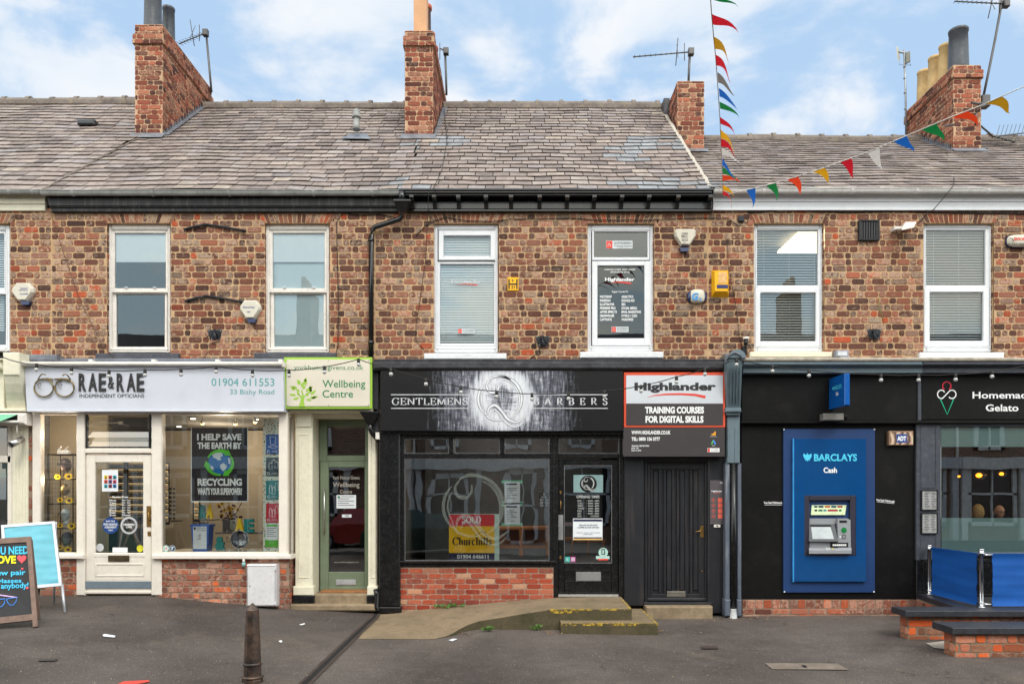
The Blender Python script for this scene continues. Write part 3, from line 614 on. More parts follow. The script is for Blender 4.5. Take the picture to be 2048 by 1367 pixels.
GLK = glassmat('dark_upper_glass', .06, (150, 160, 165), 0, .02, 1.2, (.8, .9, .95))
glass(wn, 1188, 463, 1295, 514, .09, GLU); glass(wn, 1195, 531, 1289, 676, .08, GLK); sill(wn, 1160, 703, 1327, 715.5, WHPAINT)
m = MB(); m.quad(1186, 524, 1300, 690, .12); m.obj('blind', M('dark_room_backing', (46, 45, 48), .5, bump=0), wn)  # no blind: dark sheet added to stand in for the unlit room
m = MB(); Y = .073
m.text('SCHEDULED COURSES   ONSITE COURSES', 1209, 537.5, 1270, 540.5, Y, .02); m.text('REMOTE DELIVERY OPTION', 1221, 542.5, 1259, 545.5, Y, .02)
m.text('Highlander', 1210, 555, 1269, 564, Y, .035); m.text('Regular Courses On', 1224, 581, 1256, 586, Y, .01)
for i, (a, b) in enumerate((('PHOTOSHOP', 'ANALYTICS'), ('INDESIGN', 'GOOGLE ADS'), ('ILLUSTRATOR', 'SEO'), ('PREMIERE PRO', 'SOCIAL MEDIA'), ('AFTER EFFECTS', 'EMAIL MARKETING'), ('DREAMWEAVER', 'HTML5 / CSS3'), ('CAPTIVATE', 'WORDPRESS'))):
    y = 590.5 + i * 7.6; m.text(a, 1200, y, 1200 + 2.6 * len(a), y + 5.2, Y, .03); m.text(b, 1243, y, 1243 + 2.6 * len(b), y + 5.2, Y, .03)
m.m = 1; m.stroke([(1222, 564.5), (1240, 564), (1262, 566.5)], [.5, 2.2, 3], Y); m.obj('lettering', [WHL, REDV], wn)
m = MB(); adobe(m, 1212, 481, 1265, 497, .083, 0); adobe(m, 1223, 653, 1257, 664, .073, 0); m.obj('sticker', [FAINT, REDV, INK], wn)
for (o, u, l, lo, sl) in (((1507, 448, 1648, 703), (1514, 460, 1636, 570), (1521, 585, 1632, 682), (1510, 576, 1640, 693), (1500, 703, 1665, 714)), ((1846, 446, 1987, 703), (1851, 460, 1971, 570), (1860, 584, 1967, 681), (1848, 576, 1979, 693), (1840, 704, 2009, 717))):
    wn = window(3, o, (7, 11, 8, 12), WHITE); sash(wn, (o[0] + 5, 457, o[2] - 7, 577), u, .06, WHITE); sash(wn, lo, l, .045, WHITE); glass(wn, *u, .09, GLU); glass(wn, *l, .08, GLK if 0 else GLU)
    venetian(wn, o[0] + 4, 460, o[2] - 4, 682, .14, 5.2, .55, BL, .026); sill(wn, *sl, IVORY if o[0] < 1600 else WHPAINT)
# ================================================================ shopfronts
def lett(parent, items, mats, Y, name='lettering'):
    """items: (text, x0, y0, x1, y1, material index, bold)"""
    m = MB()
    for it in items: m.m = it[5] if len(it) > 5 else 0; m.text(*it[:5], Y, it[6] if len(it) > 6 else 0.0)
    return m.obj(name, mats, parent)
TEAL = M('teal_vinyl', (84, 160, 160), .5, var=.02, bump=0); GREENT = M('green_vinyl', (20, 122, 76), .5, var=.02, bump=0); LIME = M('lime_vinyl', (152, 192, 68), .5, var=.02, bump=0)
CHARV = M('charcoal_vinyl', (48, 46, 48), .45, var=.05, bump=0); PAPER = M('paper', (222, 226, 230), .7, var=.03, bump=0); NAVY = M('navy_vinyl', (40, 44, 74), .45, bump=0)
def plinth(parent, x0, x1, y0, y1, Y, mats, seed, name='plinth', bond='flemish', course=.085, ret=None, **k):
    m = MB(); z0 = PZ(y1, Y); brick_panel(m, (PX(x0, Y), Y, z0), (1, 0, 0), (0, -1, 0), PX(x1, Y) - PX(x0, Y), PZ(y0, Y) - z0, course, seed=seed, bond=bond, **k)
    if ret: brick_panel(m, (PX(x1, Y), Y, z0), (0, 1, 0), (1, 0, 0), ret, PZ(y0, Y) - z0, course, seed=seed + 1, bond=bond, **k)
    m.m = 1; m.wbox((PX(x0, Y) + .005, Y + .012, z0), (PX(x1, Y) - .005, Y + .15, PZ(y0, Y) - .005), 0); return m.obj(name, mats, parent)
# ---------------- opticians (house 1)
h1 = H[1]; Y = -.16
plinth(h1, 88, 162, 1112, 1215, -.14, [BR3, MO3], 201, ls=None) if 0 else plinth(h1, 80, 163, 1112, 1215, -.14, [BR3, MO3], 201)
plinth(h1, 310, 578, 1116, 1245, -.14, [BR3, MO3], 202, ret=.5)
m = MB()  # frame: posts, head, sills
m.box(64, 822, 80, 1112, Y, .1, .01); m.box(152, 822, 169, 1190, Y, .12, .012); m.box(302, 822, 323, 1190, Y, .12, .012); m.box(557, 822, 575, 1112, Y, .09, .012)
m.box(80, 822, 152, 828.5, Y + .01, .08, .006); m.box(323, 822, 557, 828.5, Y + .01, .08, .006); m.box(169, 822, 302, 828, Y + .01, .08, .006); m.box(169, 896, 302, 906, Y, .1, .012)
m.box(80, 1104, 152, 1109, Y + .012, .08, .004); m.box(80, 1109, 165, 1117, Y - .06, .2, .01); m.box(323, 1103, 557, 1109, Y + .01, .08, .004); m.box(303, 1109, 581, 1117.5, Y - .06, .3, .01)
m.box(150, 1117, 169.5, 1190, Y - .005, .1, .008) if 0 else None
a = PX(575, Y); zb, zt = PZ(1110, Y), PZ(822, Y)
m.wbox((a - .06, Y + .1, zt - .06), (a, .2, zt), .0); m.wbox((a - .05, .12, zb), (a, .2, zt - .06), 0)
m.obj('shopfront', CREAM, h1)
gp = MB(); gp.quad(80, 828, 152, 1104, -.12); gp.obj('shop_window', GLS, h1); gp = MB(); gp.quad(323, 828, 557, 1103, -.12); gp.obj('shop_window', GLS, h1); gp = MB(); gp.add([(a - .03, -.06, zb), (a - .03, .12, zb), (a - .03, .12, zt - .06), (a - .03, -.06, zt - .06)], [(0, 1, 2, 3)]); gp.obj('shop_window', GLS, h1)
m = MB()  # louvre light: three tilted glass blades in black end carriers
for i in range(3):
    y0 = 832 + i * 21.5; A = W(176, y0 + 21, -.15); B = W(297, y0 + 21, -.15); C = W(297, y0, -.08); Dd = W(174, y0, -.08); m.add([A, B, C, Dd], [(0, 1, 2, 3)])
lo = m.obj('louvre_light', GLD, h1)
for cx_, tx_, c_ in ((331.5, '♥', (206, 216, 208)), (344.5, 'iT', (24, 60, 84))):
    m = MB(); m.disc(cx_, 1096, 6.6, 6.8, -.123, 24); m.m = 1; m.stroke([(cx_ + 5.8 * math.cos(k / 16 * math.tau), 1096 + 6 * math.sin(k / 16 * math.tau)) for k in range(17)], .7, -.1245); m.text('iT' if tx_ == 'iT' else 'I', cx_ - 2.6, 1093, cx_ + (2.6 if tx_ == 'iT' else -1.6), 1099, -.1245, .03)
    if tx_ != 'iT': m.m = 2; m.poly([(cx_, 1095), (cx_ + 1.6, 1093.6), (cx_ + 3.4, 1095), (cx_ + 1.7, 1098.4)], -.1245)
    m.obj('sticker', [M('round_sticker_' + str(c_[0]), c_, .5, bump=0), PAPER if tx_ == 'iT' else TEAL, M('rose_mark', (206, 70, 90), .5, bump=0)], h1)
m = MB()
for i in range(3):
    y0 = 832 + i * 21.5
    for x in (171, 299): m.prism([(x, y0 + 21), (x + 2, y0 + 21), (x + 5, y0 + 2), (x + 3, y0)], -.155, .03)
m.box(169, 828, 173, 896, -.13, .05); m.box(298, 828, 302, 896, -.13, .05); m.box(173, 892.5, 298, 895.5, -.15, .03); m.obj('louvre_carrier', GLOSSB, lo)
d = MB(); d.ring(172, 908, 302, 1160, (18, 16, 16, 55), -.13, .05, .006); d.box(188, 1106, 290, 1113, -.135, .02, .004)
d.ring(190, 1126, 288, 1152, 3, -.138, .012, .004); d.box(172, 1160, 302, 1180, -.128, .04, .004); d.box(165, 1180, 306, 1187, -.14, .1, .01)
dr = d.obj('door', CREAM, h1); glass(dr, 190, 924, 286, 1105, -.10, GLD)
m = MB(); m.box(171, 1161.5, 302, 1176, -.142, .012, .002); m.obj('kick_plate', M('grey_kick_plate', (124, 138, 148), .4, .3, var=.1), dr)
m = MB(); m.box(216, 1110, 258, 1122, -.145, .01, .002); m.box(220, 1113, 254, 1119.5, -.150, .006, .002); m.obj('letterbox', M('tarnished_brass', (112, 96, 74), .4, .8, var=.3), dr)
m = MB(); m.box(293, 1011, 302, 1052.5, -.14, .008, .002); m.tubep([(300, 1020, -.14), (297, 1026, -.18), (296.5, 1031, -.185), (297, 1036, -.18), (300, 1040, -.14)], .008, 8); m.box(295, 1062, 301.5, 1071, -.14, .01); m.obj('handle', BRASS, dr)
YF = -.096 - .008
m = MB(); m.disc(221, 1050, 16, 16.5, -.103); m.m = 1; [m.text(t, a_, b_, c_, d_, -.106, .02) for t, a_, b_, c_, d_ in (('BOOK YOUR', 212, 1040, 230, 1043), ('FREE HEARING', 207, 1045.5, 235, 1050), ('ASSESSMENT', 209, 1051.5, 233, 1055.5), ('TODAY', 216, 1058, 226, 1061))]
m.m = 2; m.stroke([(258 + 15 * math.cos(t / 24 * math.tau), 1050 + 15.5 * math.sin(t / 24 * math.tau)) for t in range(25)], 4, -.104); m.disc(258, 1050, 9, 9, -.103) if 0 else None
m.m = 1; m.text('HEARING', 247, 1046, 269, 1050, -.106, .04); m.text('CARE', 252, 1051, 264, 1055, -.106, .04)
m.m = 1; m.box(225, 1094, 255, 1104, -.108, .001, 0); m.m = 2; m.disc(200, 1094, 7.5, 8, -.103); m.m = 3; m.disc(280, 1096, 6.5, 7, -.103); m.m = 0
m.obj('sticker', [M('navy_sticker', (24, 64, 128), .5, bump=0), WHL, M('pale_sticker', (188, 188, 190), .5, bump=0), M('yellow_sticker', (222, 214, 50), .5, bump=0)], dr)
m = MB(); m.text('Opening Times', 224, 991, 256, 996, -.104, .02)
for i, (a_, b_) in enumerate((('Mon', '9am - 5pm'), ('Tues', '9am - 5pm'), ('Wed', '9am - 5pm'), ('Thurs', '9am - 7pm'), ('Fri', '9am - 5pm'), ('Sat', '9am - 5pm'), ('Sun', 'Closed'))):
    m.text(a_, 219, 998 + i * 4.9, 232, 1001.6 + i * 4.9, -.104, .015); m.text(b_, 244, 998 + i * 4.9, 261, 1001.6 + i * 4.9, -.104, .015)
m.obj('lettering', WHL, dr)
m = MB(); m.box(204, 939, 236, 982, -.106, .002, 0); cs = [(236, 206, 60), (196, 60, 70), (60, 160, 176), (220, 90, 80), (110, 70, 130), (214, 84, 120), (80, 180, 190), (150, 50, 90), (50, 130, 190)]
mats = [PAPER] + [M('icon_%d' % i, c, .6, bump=0) for i, c in enumerate(cs)] + [DARK]
for i in range(9):
    m.m = i + 1; x = 208 + (i % 3) * 8.8; y = 950 + (i // 3) * 8.8; m.quad(x, y, x + 7.4, y + 7.4, -.1075); m.m = 10; m.disc(x + 3.7, y + 3.2, 1.6, 1.8, -.109, 8); m.poly([(x + 1.2, y + 7.2), (x + 2.4, y + 5), (x + 5, y + 5), (x + 6.2, y + 7.2)], -.109)
m.obj('notice', mats, dr)
# fascia sign of the opticians
SG = M('satin_white_sign', (204, 207, 217), .42, var=.02, bump=.01, dirt=(180, 182, 190), dirtamt=.15)
sg = thing('shop_sign', 'long white opticians fascia sign with a spectacles emblem and raised charcoal lettering', 'sign', W(310, 822, -.3), 'shop signs')
m = MB(); A = [W(49, 731, -.3), W(566, 731, -.3), W(568, 821.5, -.3), W(54, 821.5, -.3)]; B = [v + Vector((0, .28, 0)) for v in A]; m.hull2(A, B)
m.add([W(49, 731, -.3) , W(566, 731, -.3), W(566, 731, -.3) + Vector((0, -.02, .012)), W(49, 731, -.3) + Vector((0, -.02, .012))], [(0, 1, 2, 3)]); m.box(54, 819.5, 568, 822.5, -.31, .3, .003); m.obj('panel', SG, sg)
CH3 = M('raised_charcoal_letter', (52, 50, 52), .35, var=.08)
def raised(parent, body, x0, y0, x1, y1, Y, dep, mat, bold, name='letter'):
    m = MB(); m.text(body, x0, y0, x1, y1, Y - dep, bold); n = len(m.v); es = {}
    for f in m.f:
        for i in range(len(f)): e = (f[i], f[(i + 1) % len(f)]); es[e] = 1
    back = [(v[0], v[1] + dep, v[2]) for v in m.v]; m.v += back
    for (a, b) in list(es):
        if (b, a) not in es: m.face([b, a, a + n, b + n])
    return m.obj(name, mat, parent)
for t, a_, b_, c_, d_ in (('R', 157, 746, 171, 782), ('A', 176.5, 746, 193, 782), ('E', 197, 746, 211, 782), ('R', 233, 746, 247, 782), ('A', 253, 746, 270, 782), ('E', 273, 746, 287.5, 782)): raised(sg, t, a_, b_, c_, d_, -.3, .02, CH3, .02)
raised(sg, '&', 215.5, 752, 227, 776.5, -.3, .02, CH3, .0)
lett(sg, [('INDEPENDENT OPTICIANS', 159, 787.5, 288.5, 795, 0, .012), ('01904 611553', 423, 756, 548.5, 771.5, 1, .0), ('33 Bishy Road', 460, 778, 548.5, 791, 1, -.004)], [CHARV, TEAL], -.303)
GOLD = M('bronze_rim', (130, 112, 74), .3, .7, var=.1); m = MB()
for cx in (87.5, 129):
    m.tubep([(cx + 19 * math.cos(t / 28 * math.tau), 775 + 17.8 * math.sin(t / 28 * math.tau), -.325) for t in range(29)], .011, 6)
    m.tubep([(cx - 8, 772, -.318), (cx - 5, 767, -.318), (cx - 9, 765.5, -.318), (cx - 12, 770, -.318), (cx - 10, 776, -.318), (cx - 6, 776, -.318)], .004, 5)
m.tubep([(80, 758.5, -.325), (95, 757, -.325), (106, 758, -.325)], .012, 6); m.tubep([(109, 758, -.325), (125, 757, -.325), (138, 762, -.325)], .012, 6)
m.tubep([(76, 758, -.33), (81, 750, -.36), (85, 747.5, -.38), (91, 749, -.39)], .009, 6); m.tubep([(141, 759, -.33), (135, 750, -.36), (130, 747.5, -.38), (125, 751, -.39)], .009, 6); m.obj('spectacles_emblem', GOLD, sg)
m = MB(); m.tubep([(38, 727, -.36), (565, 727, -.36)], .030, 12); m.box(38, 721, 50, 732, -.36, .1); m.box(562, 723, 568, 733, -.36, .1)
for x in (176, 302, 430, 556): m.box(x, 718, x + 8, 724, -.37, .08, .006)
single(m, 'awning_roller', CREAMP, 'white awning tube with clips above the white opticians sign', 'awning')
# lead apron over the pilaster head and ledge
m = MB(); m.box(40, 708, 112, 722, -.2, .2, .02); m.box(112, 716, 570, 723, -.12, .12, .01); m.obj('lead_ledge', LEAD, h1)
# ---------------- wellbeing centre doorway
m = MB(); m.box(590, 822, 625, 1172, .02, .1, .01); m.box(593, 822, 622, 853, -.0, .03, .006); m.ring(597, 868, 618, 1155, 2, .012, .012, .004); m.box(586, 1172, 627, 1190, -.03, .15, .01)
m.box(736, 846, 753, 1172, .02, .1, .01); m.ring(741, 870, 751, 1155, 1.6, .012, .012, .004); m.box(734, 1172, 755, 1190, -.03, .15, .01); m.box(578, 816, 756, 824, -.1, .25, .01)
m.box(625, 824, 744, 835, .1, .12, .01); z0, z1 = PZ(1190), PZ(826); xa = PX(625, .02) ; m.wbox((xa - .04, .12, z0), (xa + .0, .4, z1), 0); xb = PX(736, .02); m.wbox((xb, .12, z0), (xb + .04, .4, z1), 0)
m.wbox((xa, .1, PZ(824)), (xb, .5, PZ(822)), 0); m.ring(631, 835, 741, 1188, (4, 3, 4, 0), .34, .08, .008)
m.obj('door_surround', IVORY, h1)
m = MB(); xa, xb = PX(612, .4), PX(746, .4); HALL = M('dim_hall', (70, 56, 46), .8); m.wbox((xa - .03, .44, -.1), (xa, 3.3, 2.7), 0); m.wbox((xb, .44, -.1), (xb + .03, 3.3, 2.7), 0); m.wbox((xa, 2.4, -.1), (xb, 2.5, 2.7), 0); m.wbox((xa, .44, -.1), (xb, 2.4, .1), 0); m.obj('hallway', HALL, h1)
m = MB(); m.box(584, 1190, 628, 1214, -.05, .17, .01); m.box(733, 1190, 757, 1214, -.05, .17, .01); m.obj('surround_base', BLACK, h1)
OL = M('sage_green_paint', (116, 129, 106), .4, var=.08, dirt=(90, 96, 78), dirtamt=.25)
d = MB(); d.ring(638, 838, 738, 922, (16, 14, 8, 12), .36, .06, .008); d.ring(640, 922, 738, 1181, (17, 12, 9, 38), .36, .06, .008); d.box(640, 1174, 738, 1180, .345, .03, .005); dr = d.obj('door', OL, h1)
glass(dr, 654, 852, 730, 910, .40, GLD); glass(dr, 657, 934, 729, 1143, .40, GLD)
m = MB(); m.tubep([(648.5, 976, .30), (648.5, 1068, .30)], .012, 10); m.tubep([(648.5, 982, .36), (648.5, 982, .30)], .008, 6); m.tubep([(648.5, 1061, .36), (648.5, 1061, .30)], .008, 6); m.obj('handle', STEEL, dr)
m = MB(); m.box(672, 1158, 712, 1169, .35, .01, .002); m.box(675.5, 1160.5, 708.5, 1167, .344, .008, .003); m.obj('letterbox', M('silver_letterbox', (206, 208, 212), .3, .5, bump=0), dr)
GV = M('etched_vinyl', (186, 180, 168), .6, bump=0)
lett(dr, [('York Human Givens', 665, 951, 719, 958), ('Wellbeing', 666, 964, 719, 976, 0, .0), ('Centre', 680, 979, 704, 986), ('OPEN', 690, 1029, 698, 1032.5, 1), ('www.yorkhumangivens.co.uk', 668, 1122, 717, 1125.5)], [GV, INK], .392)
m = MB(); m.box(673, 989, 712, 1016, .39, .002, 0); m.box(684, 1028, 703, 1034, .394, .001, 0); m.m = 1; m.box(675, 991.5, 680, 995, .388, .001, 0); m.m = 2
for i in range(5): m.box(682 if i < 1 else 676, 992 + i * 4.3, 708 if i % 2 == 0 else 698, 993 + i * 4.3, .388, .001, 0)
m.obj('notice', [PAPER, GREENT, INK], dr)
m = MB(); m.box(627, 1187, 742, 1210, .0, .4, .02); m.box(580, 1208, 756, 1222, -.14, .6, .02); single(m, 'doorstep', STEP, 'two tier worn sandstone doorstep below the sage green door', 'step', 'doorsteps')
m = MB(); m.box(640, 1181, 738, 1187, .12, .24, .01); single(m, 'doormat', M('coir_mat', (150, 104, 64), .95, var=.25, scale=20, bump=.6), 'thin brown coir doormat before the sage green door', 'mat')
sg = thing('shop_sign', 'cream Wellbeing Centre sign with lime green border and leafy tree emblem', 'sign', W(656, 816, -.22), 'shop signs')
m = MB(); m.box(568, 714, 744, 817, -.22, .05, .004); m.obj('border', LIME, sg)
m = MB(); m.box(573, 718.5, 739.5, 812, -.232, .01, .002); m.obj('panel', M('cream_sign', (214, 206, 189), .5, var=.02, bump=.01), sg)
lett(sg, [('yorkhumangivens.co.uk', 588, 730, 727, 742, 0, .0), ('Wellbeing', 645, 759.5, 730.5, 779, 0, .006), ('Centre', 645, 779.5, 706, 794.5, 0, .006)], GREENT, -.234)
def leaf(m, x, y, L, w, ang, Y):
    pts = []
    for i in range(11):
        t = i / 10; q = math.sin(math.pi * t ** .8) * w / 2; pts.append((t * L, q))
    for i in range(9, 0, -1):
        t = i / 10; q = -math.sin(math.pi * t ** .8) * w / 2; pts.append((t * L, q))
    ca, sa = math.cos(ang), math.sin(ang); m.poly([(x + u * ca - v * sa, y - (u * sa + v * ca)) for u, v in pts], Y)
m = MB(); m.poly([(597, 812.5), (600.5, 804), (601.5, 796), (597, 789), (598, 787), (603, 792), (604.5, 791), (602, 780), (604, 779), (607, 788), (608, 792), (612, 786), (613.5, 787), (608, 797), (608, 804), (610, 812.5)], -.2345)
for x, y, L, w, a_ in ((600, 769, 12, 7, 115), (604, 774, 11, 6, 80), (611, 770, 14, 7, 95), (594, 776, 10, 6, 160), (599, 783, 9, 5, 140), (589, 780, 12, 6, 130), (592, 790, 14, 5, 172), (598, 795, 13, 5, 195), (598, 790, 8, 5, 120), (612, 782, 11, 5, 40), (617, 776, 9, 5, 20), (618, 786, 11, 6, 60), (622, 789, 14, 5, 45), (614, 792, 9, 5, 75), (622, 783, 12, 6, 100), (619, 795, 14, 5, 5), (612, 798, 12, 4, -10), (624, 796, 13, 5, 20), (606, 778, 9, 5, 60), (610, 763, 9, 5, 70)): leaf(m, x, y, L, w, math.radians(a_), -.2345)
m.obj('tree_emblem', LIME, sg)
m = MB()
for x, y in ((575.5, 721), (657, 721), (737, 721), (575.5, 810), (657, 810), (737, 810)): m.disc(x, y, .8, .8, -.2345, 8)
m.obj('screw', INK, sg)
# ---------------- left end: shop of house 0
h0 = H[0]
m = MB(); m.box(5, 704, 38, 750, -.42, .4, .012)
prof = [(0, 750), (3, 770), (6, 790), (10, 806), (14, 818)]
for i in range(4):
    y0, y1 = 750 + i * 17, 767 + i * 17; e = (-.40, -.36, -.30, -.22)[i]; e2 = (-.36, -.30, -.22, -.17)[i]
    A = [W(8 + i * 1.5, y0, e), W(40 + i * 3, y0, e), W(43 + i * 3, y1, e2), W(10 + i * 1.5, y1, e2)]; m.hull2(A, [v + Vector((0, .4, 0)) - Vector((0, v.y * .0, 0)) for v in A])
m.box(-40, 816, 51, 822, -.24, .3, .01); m.box(24, 825, 56, 1205, -.12, .12, .01)
for k in range(4): m.box(28 + k * 6.2, 862, 31.5 + k * 6.2, 1190, -.128, .01, .004)
m.box(-420, 716, 5, 720, -.34, .34, .01); m.box(-420, 720, 5, 738, -.3, .3, .02); m.box(-420, 738, 8, 817, -.2, .2, .005)
m.obj('shop_pilaster', IVORY, h0)
m = MB(); m.box(-420, 826, 24, 835, -.1, .1, .01); m.box(-420, 910, 22, 925, -.1, .1, .01); m.box(14, 835, 24, 1200, -.1, .08, .01); m.obj('shopfront', CREAM, h0)
glass(h0, -420, 835, 14, 1200, -.05, GLS)
m = MB(); m.box(-300, 924, 15, 955, .1, .01, 0); m.obj('blind', M('green_blind', (66, 112, 92), .7), h0)
plinth(h0, 57, 64, 822, 1210, -.1, [BR3, MO3], 230, name='brick_strip', bond='header')
m = MB(); m.box(-300, 825, 51, 849, -.3, .2, .03); m.m = 1; m.box(-300, 828, 36, 847, -.302, .02, .01); m.m = 2; m.add([W(-300, 828, -.36), W(36, 828, -.3), W(-2, 843, -.5), W(-300, 843, -.6)], [(0, 1, 2, 3)]); m.m = 0; m.tubep([(-200, 843, -.34), (40, 843, -.34)], .02, 8); m.tubep([(34, 849, -.3), (34, 862, -.3), (35, 867, -.3)], .006, 6)
single(m, 'awning_cassette', [CREAMP, DARK, M('green_canvas', (118, 184, 150), .8)], 'cream awning housing with folded pale green canvas beside the cream pilaster', 'awning')
m = MB(); m.tubep([(21.5, 889, -.42), (45, 877, -.24)], .045, 16); m.tubep([(44, 878, -.24), (47, 878, -.12)], .02, 8); m.m = 1; m.tubep([(20.5, 889.6, -.425), (22, 888.6, -.42)], .036, 14)
single(m, 'security_camera', [STEEL, DARK], 'silver bullet security camera on the cream pilaster', 'camera')
# ---------------- barbers (house 2)
h2 = H[2]
plinth(h2, 800, 1107, 1132, 1240, -.03, [BR2, MO2], 301, bond='stretch', course=.0745, Ls=.205, joint=.010, jag=.0025, proud=.005)
m = MB(); m.box(757, 862, 800, 1213, -.1, .2, .02); m.box(755, 1213, 802, 1226, -.13, .2, .015)
m.box(1107, 868, 1117, 1192, -.04, .12, .008); m.box(800, 868, 809, 1132, -.04, .12, .008); m.box(1238, 868, 1247, 1192, -.04, .12, .008)
m.box(809, 868, 1107, 876, -.035, .1, .006); m.box(1117, 868, 1238, 876, -.035, .1, .006); m.box(809, 907, 1100, 916, -.04, .1, .012); m.box(1117, 907, 1238, 916, -.04, .1, .012); m.box(1099, 876, 1107, 1121, -.03, .1, .008)
for x in (898, 1000): m.box(x, 876, x + 9, 907, -.035, .08, .008)
m.box(798, 1121, 1112, 1126, -.09, .2, .008); m.box(802, 1126, 1108, 1133, -.05, .15, .005); m.box(757, 861, 1247, 868, -.12, .2, .005)
m.obj('shopfront', BLACK, h2)
m = MB(); m.ring(809, 876, 898, 907, 1.5, -.03, .02, .003); m.ring(909, 876, 1000, 907, 1.5, -.03, .02, .003); m.ring(1009, 876, 1099, 907, 1.5, -.03, .02, .003); m.ring(1117, 876, 1238, 907, 1.5, -.03, .02, .003); m.ring(809, 916, 1099, 1121, 1.6, -.028, .02, .003); m.obj('glazing_bead', M('worn_bead', (92, 92, 94), .5, dirt=(190, 190, 190), dirtamt=.3), h2)
for q in ((809, 876, 898, 907), (909, 876, 1000, 907), (1009, 876, 1099, 907), (1117, 876, 1238, 907), (809, 916, 1099, 1121)): m = MB(); m.quad(*q, -.005); m.obj('shop_window', GLB, h2)
# Q emblem etched on the window
def qlogo(m, cx, cy, k, Y, ws=1.0):
    def arc(rx, ry, a0, a1, w, dx=0, dy=0, n=26):
        pts = []; W_ = []
        for i in range(n + 1):
            t = i / n; a = math.radians(lerp(a0, a1, t)); pts.append((cx + dx * k + rx * k * math.cos(a), cy + dy * k + ry * k * math.sin(a))); W_.append(max(.25, w * ws * k * math.sin(math.pi * min(1, max(0, t * .96 + .02))) ** .6))
        m.stroke(pts, W_, Y)
    arc(40, 42, -118, 62, 5); arc(34, 38, -78, 48, 3.2, 2, 2); arc(42, 40, 128, 225, 4.6); arc(35, 34, 140, 220, 2.6, -1, 0)
    def sp(pts, w):
        P = []; n = len(pts)
        for i in range(n - 1):
            p0, p1, p2, p3 = pts[max(i - 1, 0)], pts[i], pts[i + 1], pts[min(i + 2, n - 1)]
            for j in range(7):
                t = j / 7; P.append(tuple(.5 * (2 * p1[a] + (p2[a] - p0[a]) * t + (2 * p0[a] - 5 * p1[a] + 4 * p2[a] - p3[a]) * t * t + (3 * p1[a] - p0[a] - 3 * p2[a] + p3[a]) * t ** 3) for a in (0, 1)))
        P.append(pts[-1]); N_ = len(P); m.stroke([(cx + x * k, cy + y * k) for x, y in P], [max(.25, w * ws * k * math.sin(math.pi * (.04 + .93 * i / (N_ - 1))) ** .55) for i in range(N_)], Y)
    sp([(-19, -37), (-26, -26), (-22, -14), (-12, -12), (-4, -19), (-3, -30)], 4.5); sp([(-24, 30), (-22, 18), (-10, 12), (3, 24), (14, 38), (30, 44), (48, 33)], 5.5); sp([(-18, 30), (-12, 20), (-4, 26), (8, 42), (22, 52), (36, 50), (44, 42)], 3.5); sp([(-30, 20), (-24, 34), (-10, 40), (6, 41)], 3.5); sp([(-20, -38), (-8, -43), (6, -42), (20, -36)], 4.5)
m = MB(); qlogo(m, 948, 1012, 1.46, -.0075); t = NT('etched_film'); mx = t.n('ShaderNodeMixShader', _Fac=.22); tr = t.n('ShaderNodeBsdfTransparent'); b = t.bsdf(lin((150, 160, 152)), .7); t.l(tr.outputs[0], mx.inputs[1]); t.l(b.outputs[0], mx.inputs[2]); m.obj('etched_emblem', t.fin(mx), h2)
d = MB(); d.ring(1117, 918, 1237, 1192, (12, 14, 14, 67), .0, .06, .008); d.ring(1128, 1139, 1225, 1163, 1.5, -.006, .008, .003); d.box(1116, 1184, 1238, 1189, -.02, .03, .004); dr = d.obj('door', BLACK, h2)
m = MB(); m.ring(1128, 930, 1224, 1126, 1.5, -.006, .01, .002); m.obj('glazing_bead', M('worn_bead', (92, 92, 94), .5), dr)
m = MB(); m.box(1115, 1188, 1237, 1193, -.03, .05, .003); m.obj('threshold', M('aluminium', (196, 194, 190), .4, .6), dr)
glass(dr, 1129, 931, 1223, 1124, .03, GLD)
m = MB(); m.box(1152, 1143, 1202, 1161, -.008, .01, .002); m.ring(1154, 1145, 1200, 1159, 1, -.012, .005, .001); m.obj('letterbox', M('satin_silver', (168, 168, 168), .35, .6), dr); m = MB(); m.box(1116, 1029, 1126.5, 1079, -.006, .008, .002); m.obj('push_plate', MC['satin_silver'], dr)
m = MB(); m.tubep([(1121, 1000, -.01), (1121.5, 1003, -.035), (1121.5, 1016, -.035), (1121, 1020, -.01)], .006, 6); m.box(1119.5, 981, 1123, 987, -.008, .01, .001); m.box(1119, 1111, 1123, 1117, -.008, .01, .001); m.obj('handle', BRASS, dr)
m = MB(); m.m = 1; m.quad(1147, 949, 1206, 984, .026); m.m = 2; m.disc(1176.5, 967, 17, 17, .024, 30); m.m = 0; qlogo(m, 1176, 966, .30, .022)
m.text('OPENING TIMES', 1153, 990, 1199, 995.5, .024, .02)
for i, dd in enumerate(('MON', 'TUES', 'WEDS', 'THURS', 'FRI', 'SAT', 'SUN')):
    y = 999 + i * 5.1; m.text(dd, 1155, y, 1155 + 2.6 * len(dd), y + 3.4, .024, .01); m.text('-', 1171.5, y + 1.4, 1173.5, y + 1.9, .024); m.text('9AM - 6PM' if i < 6 else 'CLOSED', 1176 if i < 6 else 1181, y, 1198, y + 3.4, .024, .01)
m.obj('lettering', [M('pale_vinyl', (184, 188, 186), .5, bump=0), M('aqua_film', (128, 156, 156), .5, bump=0), M('black_vinyl', (14, 14, 16), .4, bump=0)], dr)
